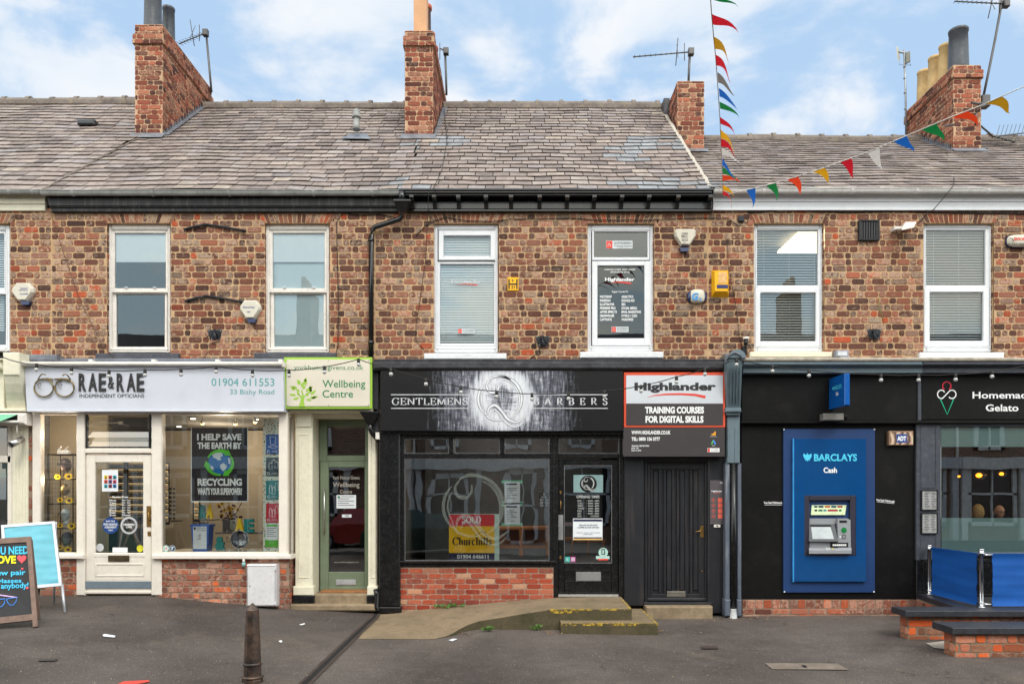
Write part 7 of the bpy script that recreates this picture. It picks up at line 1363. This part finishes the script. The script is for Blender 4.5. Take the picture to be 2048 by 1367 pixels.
for i in range(70):
    if i < 34: a, r_ = rnd.uniform(0, math.pi), rnd.uniform(0, .09); p = Vector((c.x + r_ * math.cos(a), c.y + rnd.uniform(.0, .03), c.z - .02 - abs(r_ * math.sin(a)) * .9))
    else: q = W(rnd.uniform(445, 545), 1100, rnd.uniform(-.05, .15)); p = Vector((q.x, q.y, .745 + rnd.uniform(0, .02)))
    s_ = rnd.uniform(.008, .02); a = rnd.uniform(0, 6); u_ = Vector((math.cos(a), .2, math.sin(a))) * s_; v_ = Vector((-math.sin(a) * .6, -.3, math.cos(a) * .6)) * s_; m.add([p - u_, p + v_, p + u_, p - v_], [(0, 1, 2, 3)])
single(m, 'paper_scraps', PAPER, 'spilled heap of silvery paper scraps from the bucket', 'paper')
def flower(m, p, r_, f=Vector((0, -1, 0))):
    m.m = 0
    for ring_, rr_ in ((0, 1.0), (1, .8)):
        for k in range(12):
            a = (k + ring_ * .5) / 12 * math.tau; d_ = Vector((math.cos(a), -.25 - ring_ * .15, math.sin(a) * .8)); s_ = Vector((-math.sin(a), 0, math.cos(a) * .8)) * r_ * .16; m.add([p + d_ * r_ * .3 - s_, p + d_ * r_ * rr_, p + d_ * r_ * .3 + s_], [(0, 1, 2)])
    m.m = 1; m.ell(p + Vector((0, -.012, 0)), (r_ * .36, .012, r_ * .3), 10, 6)
PET = M('sunflower_yellow', (250, 208, 10), .6, bump=0); BRN = M('flower_brown', (84, 50, 26), .8, bump=0)
m = MB(); rnd = random.Random(3)
for i in range(16): q = W(rnd.gauss(462, 13), rnd.gauss(1020, 9), .7 + rnd.uniform(-.1, .1)); flower(m, q, rnd.uniform(.03, .05)); m.m = 2; m.tube([q, W(463, 1045, .7)], .003, 4)
for i in range(30): q = W(rnd.gauss(463, 14), rnd.gauss(1028, 9), .7 + rnd.uniform(-.08, .1)); m.ell(q, (.022, .022, .018), 8, 5)
m.m = 3; q = W(463, 1062, .7); m.lathe([(.05, 0), (.07, .05), (.06, .14), (.045, .18)], q, 14)
single(m, 'flower_vase', [PET, BRN, M('plum_petal', (82, 40, 48), .7, bump=0), M('clear_vase', (150, 160, 150), .2, bump=0)], 'vase of yellow and plum dried flowers behind the letters', 'flowers')
m = MB(); m.box(224, 834, 296, 858, .5, .2, .01); m.m = 1; m.tubep([(200, 843, .45), (222, 845, .45), (240, 845, .45), (258, 852, .45)], .006, 5); m.box(236, 842, 245, 848, .44, .02, .002); single(m, 'door_curtain_heater', [DC, CREAMP], 'black oblong heater unit above the opticians door', 'heater')
# grid tower with four display heads
tw = thing('display_tower', 'black wire grid shelf tower in the narrow opticians window', 'shelf', W(128, 1104, .3))
m = MB(); Y = .38
for x in [95 + i * 5.2 for i in range(12)]: m.tubep([(x, 908, Y), (x, 1103, Y)], .0015, 4)
for y in [910 + i * 8.2 for i in range(24)]: m.tubep([(95, y, Y), (156, y, Y)], .0015, 4)
m.obj('grid', IRON, tw)
m = MB()
for x, yy in ((96, .12), (121, .40), (146, .12)): m.tubep([(x, 906, yy), (x, 1104, yy)], .007, 6)
m.obj('upright', DARK, tw)
for y in (907, 956.5, 1006, 1055, 1102): m = MB(); m.box(95, y, 150, y + 2, .155, .25, .002); m.obj('shelf', DARK, tw)
def headfn(p):
    x, y, z = p; s_ = 1.0
    if z < -.15: s_ = 1 - .45 * ((-z - .15) / .85) ** 1.2
    x *= s_ * (.78 if z < .3 else .8); y *= (1.0 if y > 0 else (.92 - .08 * (z < -.1)))
    if y < 0 and abs(p.x) < .28 and -.38 < z < .22: y -= .17 * (1 - abs(p.x) / .28) * max(0, (1 - abs(z + .2) / .42))
    if y < 0 and .08 < z < .3 and .12 < abs(p.x) < .5: y += .06
    if y < 0 and abs(p.x) < .25 and -.62 < z < -.48: y -= .05
    if y < 0 and abs(p.x) < .25 and z < -.85: y -= .02
    return Vector((x, y, z))
def rotz(m, n0, c, a):
    ca, sa = math.cos(a), math.sin(a)
    for i in range(n0, len(m.v)): x, y, z = m.v[i]; x -= c[0]; y -= c[1]; m.v[i] = (c[0] + x * ca - y * sa, c[1] + x * sa + y * ca, z)
def head(label, px, py, Y, k, mat, rot, gl=True, cap=None):
    c = W(px, py, Y); th = thing('mannequin_head', label, 'mannequin head', c - Vector((0, 0, .1)), 'mannequin heads in the opticians window'); m = MB()
    m.ell(c, (.072 * k, .08 * k, .098 * k), 24, 20, headfn); m.lathe([(.042 * k, -.14 * k), (.032 * k, -.11 * k), (.03 * k, -.05 * k)], c + Vector((0, .012, 0)), 14); 
    for s_ in (-1, 1): m.ell(c + Vector((s_ * .058 * k, .01, -.005)), (.008, .014, .022), 8, 6)
    rotz(m, 0, c, rot); m.obj('bust', mat, th)
    if gl:
        m = MB()
        for s_ in (-1, 1):
            q = c + Vector((s_ * .028 * k, -.084 * k, .012 * k)); m.tube([q + Vector((.022 * k * math.cos(j / 12 * math.tau), 0, .018 * k * math.sin(j / 12 * math.tau))) for j in range(13)], .0035, 5); m.tube([q + Vector((s_ * .022 * k, 0, .006)), q + Vector((s_ * .034 * k, .02, .006)), q + Vector((s_ * .034 * k, .1 * k, .002))], .003, 4)
        m.tube([c + Vector((-.008, -.086 * k, .014)), c + Vector((.008, -.086 * k, .014))], .003, 4); rotz(m, 0, c, rot); m.obj('glasses', DARK, th)
    if cap: m = MB(); m.ell(c + Vector((0, .012, .028)), (.068 * k, .08 * k, .082 * k), 16, 10, lambda p: Vector((p.x, p.y, max(p.z, -.05)))); rotz(m, 0, c, rot); m.obj('cap', cap, th)
head('bronze patterned mannequin head wearing black glasses on the top shelf', 131, 930, .22, 1.08, M('mottled_bronze', (122, 104, 92), .35, .3, var=.35, scale=30, bump=0), -.5)
head('gold mannequin head without glasses on the second shelf', 130, 979, .22, .95, M('gold_bust', (150, 128, 84), .3, .5, var=.25, scale=20, bump=0), -.15, gl=False)
head('pale grey mannequin head with round black glasses', 131, 1029, .22, 1.0, M('pale_bust', (176, 186, 190), .4, bump=0), -.1)
head('dark green painted mannequin head wearing a cap on the bottom shelf', 133, 1078, .22, 1.0, M('painted_bust', (88, 104, 84), .4, var=.5, scale=18, bump=0), -.45, cap=DARK)
i = 0
for (x, y, lb) in ((116, 953, 'beside the bronze head'), (138, 952, 'in front of the bronze head'), (121, 999, 'small one beside the gold head'), (139, 1000, 'large one in front of the gold head'), (121, 1050, 'beside the pale head'), (144, 1051, 'partly hidden at the pale head'), (121, 1094, 'dark one beside the capped head'), (137, 1098, 'large one in front of the capped head')):
    m = MB(); q = W(x, y, .12); flower(m, Vector(q), .055 + .02 * (i % 2)); i += 1; single(m, 'sunflower', [PET, BRN], 'yellow sunflower head on the wire tower, ' + lb, 'flower', 'sunflowers on the wire tower')
m = MB(); m.box(114, 900, 137, 907, .15, .05, .003); m.prism([(114, 899), (122, 892), (123, 893), (117, 900)], .15, .01); m.prism([(127, 900), (135, 892), (136, 893), (129, 900)], .15, .01); single(m, 'white_display_card', WHL, 'folded white card display on top of the wire tower', 'display')
# lit spectacle racks
LIT = emit('rack_light', (255, 214, 150), .9)
def rack(label, x0, x1, y0, y1, rows, Y, seed, c=1.0):
    th = thing('spectacle_rack', label, 'rack', W((x0 + x1) / 2, y1, Y), 'lit spectacle racks'); m = MB(); m.box(x0 - 3, y0 - 3, x1 + 3, y1 + 3, Y + .09, .03, 0); m.obj('backboard', DC, th); hh = (y1 - y0) / rows; rnd = random.Random(seed)
    for r in range(rows):
        y = y0 + r * hh; m = MB(); m.box(x0, y, x1, y + hh * .80, Y + .05, .035, 0); m.m = 1; m.box(x0, y - .2, x1, y + .9, Y + .03, .02, 0); m.m = 2; m.box(x0, y + hh * .8, x1, y + hh * .92, Y, .09, .001); m.obj('shelf', [PLY, LIT, DARK], th)
        m = MB(); x = x0 + 2
        while x < x1 - 6:
            m.m = 0 if rnd.random() < .75 else rnd.choice((1, 2)); z_ = y + hh * .52
            for dx_ in (1.7, 5): m.tubep([(x + dx_ + 1.5 * math.cos(k / 7 * math.tau), z_ + 1.1 * math.sin(k / 7 * math.tau), Y + .02) for k in range(8)], .006, 4)
            x += 8 + rnd.uniform(-.5, .8)
        m.obj('spectacles', [DARK, M('pink_rim', (190, 60, 80), .4, bump=0), M('teal_rim', (70, 130, 130), .4, bump=0)], th)
rack('lit spectacle rack seen behind the door pane, nearer the hinge side', 218, 246, 924, 1048, 9, 2.0, 1); rack('lit spectacle rack seen behind the door pane, nearer the brass handle', 257, 300, 924, 1036, 8, 2.0, 2)
rack('narrow lit spectacle rack at the edge of the large window', 324, 335, 928, 1046, 9, 1.2, 4); rack('small lit rack behind the blue collection box', 388, 396, 1004, 1040, 3, 1.4, 6)
m = MB()
for r in range(8):
    for x in (341, 348): m.disc(x, 977 + r * 8.4, 2.6, 2.4, 1.2, 10)
m.box(338, 1040, 360, 1042, 1.15, .1); single(m, 'sunglasses_stand', DARK, 'column of round dark sunglasses beside the lit window rack', 'sunglasses')
m = MB(); m.box(206, 1048, 330, 1056, 1.9, .3); m.box(238, 1056, 242, 1110, 1.9, .04); m.tubep([(262, 1056, 1.9), (240, 1110, 1.8)], .02, 6); m.tubep([(264, 1056, 1.9), (282, 1110, 1.8)], .02, 6); m.m = 1; m.box(206, 1058, 234, 1100, 2.4, .05, .01); single(m, 'dispensing_table', [M('white_table', (200, 190, 176), .4), M('maroon_seat', (92, 44, 52), .6)], 'pale table on splayed legs behind the opticians door', 'table')
WB = emit('warm_lamp', (255, 196, 96), 14.0); DLm = emit('down_light', (255, 240, 214), 9.0)
for (x, y, Y, lb) in ((405, 846, .9, 'beside the pale downlight'), (471, 847, .9, 'above the black hanging poster'), (510, 843, .7, 'nearest the patterned panel')):
    m = MB(); q = W(x, y, Y); m.tube([(q.x, q.y, 2.74), (q.x, q.y, q.z + .03)], .008, 6); m.lathe([(.03, 0), (.035, .03), (.02, .06)], (q.x, q.y, q.z - .01), 12); m.m = 1; m.ell(q, (.028, .028, .024), 12, 8); single(m, 'spot_lamp', [STEEL, WB], 'warm glowing ceiling spot lamp ' + lb, 'lamp', 'glowing ceiling spot lamps')
for (x, y, Y, lb) in ((109, 845, .5, 'above the wire grid tower'), (386, 835, 1.2, 'above the black hanging poster edge'), (358, 855, 2.6, 'deep behind the large window, lowest of them'), (512, 835, 1.3, 'beside the third spot lamp')):
    m = MB(); q = W(x, y, Y); m.lathe([(.05, 0), (.05, .01)], (q.x, q.y, 2.755), 16); m.m = 1; m.lathe([(.036, 0), (.036, .004)], (q.x, q.y, 2.748), 14); single(m, 'down_light', [WHITE, DLm], 'round recessed ceiling downlight ' + lb, 'lamp', 'recessed downlights')
def point(x, y, z, w_, r_=.06, c=(1, .82, .62)):
    l = bpy.data.lights.new('lamp_and_fill_light', 'POINT'); l.energy = w_; l.shadow_soft_size = r_; l.color = c; o = bpy.data.objects.new('lamp_and_fill_light', l); COL.objects.link(o); o.location = (x, y, z); return o
point(-6.5, .15, 2.4, 8); point(-6.72, .0, 1.75, 5); point(-4.2, .18, 2.5, 6); point(-4.6, 1.0, 2.4, 9); point(-3.8, 1.0, 2.4, 6); point(-5.2, 2.4, 2.4, 16)  # window-side lights added to brighten heads and poster; deeper ones stand for ceiling lamps
# far left shop
m = MB(); m.box(-60, 1040, 12, 1200, .4, .4); single(m, 'shop_counter', DC, 'dark goods counter inside the end shop', 'counter')
# ================================================================ barbers display
ps = thing('sale_board', 'red and yellow sold board standing in the barbers window', 'sign', W(943, 1121, .12))
m = MB(); m.box(898, 1027, 989, 1121, .05, .01, 0); m.m = 1; m.box(898, 1051.5, 989, 1105, .048, .003, 0); m.m = 2; m.box(898, 1105, 989, 1121, .048, .003, 0); m.m = 3; m.box(989, 1027, 998.5, 1120.5, .049, .01, 0); m.box(898, 1026.5, 989, 1027.6, .047, .003, 0); m.m = 1; m.obj('board', [M('sold_red', (214, 34, 48), .4, bump=0), M('board_yellow', (246, 190, 20), .4, bump=0), NAVY, M('mint_board', (196, 222, 212), .5, bump=0)], ps)
m = MB(); Y = .0445; serif(m, 'SOLD', 924, 1032, 962, 1044.5, Y, .08, .2, .05); m.text('SUBJECT TO CONTRACT', 924, 1045.5, 962, 1047.8, Y); m.text('01904 646611', 914, 1108, 977, 1116.5, Y, .03); m.text('churchillsestateagents.co.uk', 911, 1118, 980, 1121.5, Y, .02); m.m = 1
serif(m, 'Churchills', 905, 1074, 983.5, 1089, Y, .06, .2, .05); m.stroke([(952, 1070), (965, 1061.5), (974, 1070)], 1.4, Y); m.box(970, 1062, 971.5, 1067, Y, .001, 0); m.obj('lettering', [WHL, M('board_ink', (52, 36, 20), .5, bump=0)], ps)
for (y0, y1, lb) in ((963, 1005, 'upper white notice with mint tape in the barbers window'), (1008, 1048, 'lower white notice with mint tape in the barbers window')):
    m = MB(); m.box(1009, y0, 1040, y1, .05, .002, 0); m.m = 1; m.box(1012, y0 + 3, 1034, y0 + 6, .048, .001, 0); rnd = random.Random(y0)
    for i in range(7): m.box(1013, y0 + 12 + i * 3.4, 1013 + rnd.uniform(8, 22), y0 + 13 + i * 3.4, .048, .001, 0)
    m.m = 2
    for yy in ((y0 - 3, y0 + 3, ), (y1 - 3, y1 + 3)): m.box(1003, yy[0], 1045, yy[1], .053, .001, 0)
    single(m, 'window_notice', [PAPER, INK, M('mint_tape', (132, 206, 170), .5, bump=0)], lb, 'notice', 'taped notices')
m = MB(); m.box(1077.5, 985, 1098.5, 1014.5, .03, .002, 0); m.m = 1; m.text('Price List', 1083, 991.5, 1093, 994.5, .028, .03); m.disc(1088, 987.8, 1.6, 1.6, .028, 10)
for i in range(6): m.box(1079.5, 997 + i * 2.8, 1087, 998 + i * 2.8, .028, .001, 0); m.box(1091, 997 + i * 2.8, 1097, 998 + i * 2.8, .028, .001, 0)
single(m, 'price_list', [DC, PAPER], 'small dark price list stuck at the barbers window edge', 'notice')
PINE = M('honey_pine', (186, 118, 62), .5, var=.15, scale=8, bump=.1); PINE2 = M('honey_pine_panel', (140, 88, 50), .6, var=.15)
m = MB(); Y = .75; m.box(995, 1053, 1100, 1059, Y, .45, .01); m.box(1038, 1059, 1046, 1112, Y, .08, .008); m.box(995, 1091, 1100, 1096, Y + .05, .3, .005); m.box(1092, 1059, 1099, 1112, Y, .08, .008); m.m = 1; m.box(999, 1059, 1038, 1092, Y + .35, .02, 0); m.box(1050, 1059, 1092, 1092, Y + .35, .02, 0); single(m, 'pine_bench', [PINE, PINE2], 'honey pine bench table behind the taped notices', 'table')
m = MB(); Y = 1.6; m.box(1118, 1076, 1150, 1080, Y, .4); m.box(1150, 1078, 1212, 1084, Y + .3, .4); [m.tubep([(a, 1080, Y), (a - 3, 1112, Y)], .02, 6) for a in (1122, 1146, 1178, 1208)]; m.box(1120, 1044, 1150, 1050, Y + .4, .03); m.tubep([(1122, 1048, Y + .4), (1121, 1076, Y + .4)], .015, 6); m.tubep([(1148, 1048, Y + .4), (1148, 1076, Y + .4)], .015, 6); single(m, 'wooden_chair', PINE, 'wooden chair and low table behind the barbers door', 'chair')
m = MB(); m.wbox((PX(800), 3.0, 0), (PX(1250), 3.1, 2.7), 0); m.obj('partition', M('dim_barber_wall', (104, 108, 112), .8), h2); point(0.0, 1.6, 2.4, 18, c=(1, .9, .8))  # unseen fill light added so the bench shows; no lamp hangs here
# ================================================================ gelato interior and its two customers
m = MB(); brick_panel(m, (PX(1886, .1), .15, .1), (.35, .93, 0), (.93, -.35, 0), 3.0, 2.6, .085, seed=88); m.obj('inner_brick_wall', [BR4, MO3], h3)
m = MB(); m.wbox((6.2, 4.2, 0), (15, 4.3, 2.7), 0); m.obj('partition', M('dark_cafe_wall', (70, 54, 46), .8), h3)
AMB = emit('amber_filament', (255, 170, 64), 5.0); AGL = glassmat('amber_glass', .08, (255, 214, 150), 0)
for (x, y, Y, w_, lb) in ((1918, 952, 3.2, 12, 'smallest one nearest the inner brick wall'), (1958, 950, 2.2, 26, 'wide middle one'), (2003, 947, 2.2, 19, 'above the bald customer')):
    q = W(x, y, Y); k = w_ * (D + Y) / F / 2; th = thing('pendant_lamp', 'glowing amber glass pendant lamp, ' + lb, 'lamp', q, 'amber pendant lamps'); m = MB(); m.lathe([(.25 * k, .62 * k), (.8 * k, .45 * k), (1.0 * k, .1 * k), (.95 * k, -.3 * k), (.7 * k, -.6 * k)], q, 20); m.obj('shade', AGL, th)
    m = MB(); m.ell(q, (.5 * k, .3 * k, .36 * k), 12, 8); m.obj('filament', AMB, th); m = MB(); m.tube([(q.x, q.y, q.z + .5 * k), (q.x, q.y, 2.75)], .006, 5); m.obj('cord', DARK, th)
point(7.7, .45, 2.4, 20, c=(1, .82, .64)); point(9.4, .6, 2.4, 14, c=(1, .8, .6))  # fill lights added near the pane to brighten the customers, apart from the pendants
def customer(label, px, py, Y, hair, bald, top, away=False):
    c = W(px, py, Y); SK = M('skin_light', (214, 160, 134), .55, var=.05, bump=0); sc = c.z - .55
    V = {'hip': (0, .02, -.62, .15), 'waist': (0, 0, -.44, .13), 'chest': (0, .0, -.26, .16), 'neck0': (0, .0, -.16, .07), 'neck': (0, 0, -.09, .052)}
    me = bpy.data.meshes.new('person'); vs = [(0, .05, -.62), (0, .02, -.44), (0, 0, -.27), (0, 0, -.17), (0, -.0, -.10)]; ed = [(0, 1), (1, 2), (2, 3), (3, 4)]; rad = [.16, .14, .16, .08, .055]
    for s_ in (-1, 1):
        b = len(vs); vs += [(s_ * .16, .01, -.22), (s_ * .22, .04, -.45), (s_ * .16, -.2, -.5), (s_ * .08, -.3, -.47), (s_ * .09, -.36, -.62), (s_ * .1, -.40, -1.05), (s_ * .1, -.5, -1.09)]; rad += [.07, .05, .04, .032, .075, .05, .04]
        ed += [(2, b), (b, b + 1), (b + 1, b + 2), (b + 2, b + 3)]; 
        h0_ = len(vs); vs += [(s_ * .1, .04, -.64)]; rad += [.1]; ed += [(0, h0_), (h0_, b + 4), (b + 4, b + 5), (b + 5, b + 6)]
        for f_ in range(5):
            q_ = len(vs); a_ = -.03 + f_ * .015; vs += [(s_ * (.08 - .01) + a_ * .8, -.34, -.47 - abs(f_ - 2) * .003), (s_ * .07 + a_, -.375 + (.02 if f_ in (0, 4) else 0), -.485)]; rad += [.009, .008]; ed += [(b + 3, q_), (q_, q_ + 1)]
    me.from_pydata(vs, ed, []); o = bpy.data.objects.new('tmp', me); COL.objects.link(o); md = o.modifiers.new('s', 'SKIN'); 
    for sv, r_ in zip(me.skin_vertices[0].data, rad): sv.radius = (r_, r_ * .8)
    me.skin_vertices[0].data[0].use_root = True; o.modifiers.new('u', 'SUBSURF').levels = 1
    dg = bpy.context.evaluated_depsgraph_get(); bm = bpy.data.meshes.new_from_object(o.evaluated_get(dg)); 
    m = MB(); off = len(m.v); m.add([(c.x + v.co.x, c.y + v.co.y, c.z + v.co.z) for v in bm.vertices], []); 
    for p in bm.polygons:
        zc = p.center.z; fr = p.center.y < -.22 and zc > -.56; m.m = 0 if (zc > -.15 or fr) else (1 if zc > -.6 else 2); m.face(list(p.vertices), sm=True)
    bpy.data.objects.remove(o); m.m = 0; m.ell(c, (.085, .098, .118), 24, 20, headfn)
    for s_ in (-1, 1): m.ell(c + Vector((s_ * .068, .01, -.005)), (.01, .016, .028), 8, 6)
    m.m = 3
    for s_ in (-1, 1): m.ell(c + Vector((s_ * .028, -.088, .014)), (.012, .006, .006), 8, 6)
    m.m = 4; m.ell(c + Vector((0, -.085, -.06)), (.022, .006, .006), 8, 6)
    fl_ = lambda m: setattr(m, 'v', [(v[0], 2 * c.y - v[1], v[2]) for v in m.v]) if away else None
    fl_(m); th = single(m, 'person', [SK, top, DC, DARK, M('lip', (170, 96, 88), .5, bump=0)], label, 'person', None)
    wp = Vector(th.location)
    if not bald:
        m = MB(); m.ell(c + Vector((0, .022, .022)), (.092, .098, .118), 20, 14, lambda p: Vector((p.x * (1 + .1 * (p.z < 0)), p.y if p.y > -.55 else -.55 + (p.y + .55) * .2, p.z * (1.25 if p.z < 0 else 1)))); fl_(m); m.obj('hair', hair, th)
    else:
        m = MB(); m.ell(c + Vector((0, .03, -.02)), (.086, .09, .06), 18, 10); m.obj('hair', hair, th); m = MB()
        for s_ in (-1, 1): q = c + Vector((s_ * .032, -.104, .014)); m.tube([q + Vector((.024 * math.cos(j / 12 * math.tau), 0, .016 * math.sin(j / 12 * math.tau))) for j in range(13)], .003, 4); m.tube([q + Vector((s_ * .024, 0, .004)), q + Vector((s_ * .04, .1, .002))], .003, 4)
        m.obj('glasses', DARK, th)
customer('person with blond bobbed hair seated behind the frosted gelato window', 1954, 1024, 1.6, M('blond_hair', (196, 158, 104), .6, var=.2, scale=30, bump=.2), False, M('cream_top', (180, 170, 160), .8), True)
customer('balding person in dark glasses seated behind the frosted gelato window', 1999, 1024, 1.6, M('grey_hair', (150, 130, 120), .7, var=.2, scale=30, bump=.2), True, M('blue_top', (70, 84, 110), .8))
m = MB(); q = W(1976, 1060, 1.9)
for x in (1940, 2014): p = W(x, 1085, 1.75); m.wbox((p.x - .22, 1.5, .45), (p.x + .22, 1.95, .5), .01); m.wbox((p.x - .22, 1.95, .45), (p.x + .22, 2.0, .95), .01); [m.tube([(p.x + a, b, .46), (p.x + a, b, .08)], .02, 6) for a in (-.19, .19) for b in (1.53, 1.93)]
single(m, 'cafe_chair', DC, 'dark cafe chairs under the two seated customers', 'chair') if 0 else None
m = MB(); m.wbox((PX(1925, 1.6), 1.55, .08), (PX(2030, 1.6), 1.95, .66), .02); single(m, 'cafe_bench', DC, 'dark upholstered bench under the two seated customers', 'bench')
# ceiling panel light in the lit upper room
m = MB(); m.wbox((4.25, .55, 5.50), (4.95, 1.6, 5.53), 0); single(m, 'ceiling_light', emit('panel_light', (255, 226, 178), 2.2), 'square glowing ceiling panel seen through the upper window near the yellow alarm', 'light')
# ================================================================ across the street (seen only in the glass)
t = NT('far_brick'); bt = t.n('ShaderNodeTexBrick', _Scale=1.0, _Mortar_Size=.012, _Brick_Width=.24, _Row_Height=.09); mp = t.n('ShaderNodeMapping'); mp.inputs['Rotation'].default_value = (math.radians(90), 0, 0); t.l(t.tc.outputs['Object'], mp.inputs[0]); t.l(mp.outputs[0], bt.inputs['Vector'])
bt.inputs['Color1'].default_value = (*lin((138, 106, 90)), 1); bt.inputs['Color2'].default_value = (*lin((108, 84, 74)), 1); bt.inputs['Mortar'].default_value = (*lin((160, 142, 122)), 1); FB = t.fin(t.bsdf(bt.outputs[0], .9))
def opp(x0, x1, label, wins, trim, bay=None):
    YF = -18.6; th = thing('house_opposite', label, 'house', ((x0 + x1) / 2, YF - 3, -.4), 'houses across the street'); m = MB(); m.wbox((x0, YF - 7, -.5), (x1, YF, 5.6), 0); m.obj('wall', FB, th)
    m = MB(); A = [Vector((x0, YF + .3, 5.5)), Vector((x1, YF + .3, 5.5)), Vector((x1, YF - 3.5, 8.5)), Vector((x0, YF - 3.5, 8.5))]; m.add(A + [Vector((x0, YF - 7, 5.5)), Vector((x1, YF - 7, 5.5))], [(0, 1, 2, 3), (3, 2, 5, 4)]); ro = m.obj('roof', M('far_slate', (98, 92, 96), .7, var=.2), th)
    m = MB(); m.wbox((x0 - .3, YF - 4.2, 7.6), (x0 + .3, YF - 2.8, 10.2), 0); m.obj('chimney', FB, ro); m = MB(); [m.lathe([(.13, 0), (.1, .6)], (x0, YF - 3 - i * .4, 10.2), 10) for i in range(3)]; m.obj('chimney_pot', M('far_pot', (190, 140, 100), .7), ro)
    for (wx, wz, ww, wh) in wins:
        m = MB(); 
        for a, b, c_, d_ in ((wx, wz, wx + .14, wz + wh), (wx + ww - .14, wz, wx + ww, wz + wh), (wx, wz, wx + ww, wz + .14), (wx, wz + wh - .2, wx + ww, wz + wh), (wx, wz + wh / 2 - .04, wx + ww, wz + wh / 2 + .04), (wx + ww / 2 - .03, wz, wx + ww / 2 + .03, wz + wh)): m.wbox((a, YF, b), (c_, YF + .12, d_), 0)
        o = m.obj('window', trim, th); m = MB(); m.wbox((wx + .1, YF + .005, wz + .1), (wx + ww - .1, YF + .03, wz + wh - .1), 0); m.obj('pane', M('far_pane', (40, 44, 48), .1, spec=.6), o)
    m = MB(); m.wbox((x0, YF, 2.55), (x1, YF + .35, 3.0), 0); [m.wbox((a, YF, -.3), (a + .22, YF + .2, 2.55), 0) for a in (x0 + .05, x0 + 2.3, x1 - .3)]; m.obj('shopfront', trim, th); m = MB(); m.tube([(x1 - .05, YF + .08, -.3), (x1 - .05, YF + .08, 5.5)], .05, 8); m.obj('drainpipe', CREAMP, th)
    return th
for i in range(8):
    x0 = -19.5 + i * 5.2; lab = ['opposite brick house with white sash windows', 'opposite brick house with grey bay'][i == 6] + ', number %s along the row' % ('one two three four five six seven eight'.split()[i])
    wins = [(x0 + .6, 3.3, 1.1, 1.8), (x0 + 3.3, 3.3, 1.1, 1.8), (x0 + .5, .7, 1.5, 1.7), (x0 + 3.5, -.35, 1.1, 2.9)]
    if i in (6, 7, 4): wins = [(x0 + .6, 3.3, 1.1, 1.8), (x0 + 3.3, 3.3, 1.1, 1.8), (x0 + .3, .4, 1.9, 2.4), (x0 + 2.5, .4, 2.2, 2.4)]
    opp(x0, x0 + 5.18, lab, wins, (M('far_white', (226, 230, 228), .5, bump=0), M('far_grey', (196, 204, 210), .5, bump=0))[i in (4, 6)])
def car(label, x, y, mat, h_=1.45, flip=1, L=4.1):
    th = thing('parked_car', label, 'car', (x, y, -.44), 'cars parked across the street'); prof = [(0, .35), (0, .75), (.15, .88), (.9, .98), (1.45, h_ - .03), (1.9, h_), (3.0, h_ - .02), (3.7, 1.02), (L - .05, .92), (L, .6), (L, .33), (L - .4, .28), (.4, .28)]
    def lo(pts, w0, w1, z): return None
    m = MB(); w_ = .82; n = len(prof); A = []; B = []
    rings_ = []
    for k, (yy, sc_) in enumerate(((-w_, .93), (-w_ * .93, 1.0), (w_ * .93, 1.0), (w_, .93))):
        rings_.append([Vector((x + (px_ - L / 2) * flip, y + (yy * (1 if pz < 1.05 else .8)), -.44 + .3 + (pz - .3) * (sc_ if pz > .5 else 1))) for px_, pz in prof])
    for a, b in zip(rings_, rings_[1:]): m.hull2(a, b)
    m.obj('body', mat, th)
    for s_ in (-1, 1): m = MB(); m.add([Vector((x + (px_ - L / 2) * flip, y + s_ * (w_ * .9 + .01 if pz < 1.1 else w_ * .8), -.44 + pz * .98)) for px_, pz in ((1.0, 1.0), (1.5, h_ - .12), (3.0, h_ - .12), (3.55, 1.02))], [(0, 1, 2, 3)]); m.obj('side_window', M('car_glass', (30, 38, 40), .05, spec=.8), th)
    for px_ in (.8, 3.25):
        for s_ in (-1, 1): m = MB(); m.tube([(x + (px_ - L / 2) * flip, y + s_ * (w_ - .2), -.12), (x + (px_ - L / 2) * flip, y + s_ * (w_ + .01), -.12)], .31, 20); o = m.obj('wheel', DARK, th); m = MB(); m.tube([(x + (px_ - L / 2) * flip, y + s_ * (w_ + .0), -.12), (x + (px_ - L / 2) * flip, y + s_ * (w_ + .02), -.12)], .2, 16); m.obj('rim', STEEL, o)
car('dark green hatchback parked across the street, seen in the barbers glass', -3.0, -13.8, M('dark_green_car', (16, 52, 46), .15, spec=.8, bump=0))
car('red car parked across the street, seen in the barbers glass', -5.6, -16.6, M('red_car', (150, 34, 32), .15, spec=.8, bump=0), 1.5)
# ================================================================ light and camera
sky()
l = bpy.data.lights.new('sun', 'SUN'); l.energy = SUN[0]; l.angle = math.radians(SUN[1]); l.color = (1, .965, .92); o = bpy.data.objects.new('sun', l); COL.objects.link(o); o.rotation_euler = (math.radians(SUN[2]), 0, math.radians(SUN[3]))
cam = bpy.data.cameras.new('camera'); co = bpy.data.objects.new('camera', cam); COL.objects.link(co); co.location = (0, -D, EZ); co.rotation_euler = (math.radians(90), 0, 0)
cam.sensor_width = 36; cam.lens = F / 2048 * 36; cam.shift_x = -(CX - 1024) / 2048; cam.shift_y = (HY - 683.5) / 2048; cam.clip_end = 1500; cam.clip_start = .05; S.camera = co
S.view_settings.view_transform = 'Standard'; S.view_settings.look = 'None'; S.view_settings.exposure = EXPO; S.view_settings.gamma = 1
S.cycles.max_bounces = 8; S.cycles.transparent_max_bounces = 16; S.cycles.caustics_reflective = False; S.cycles.caustics_refractive = False
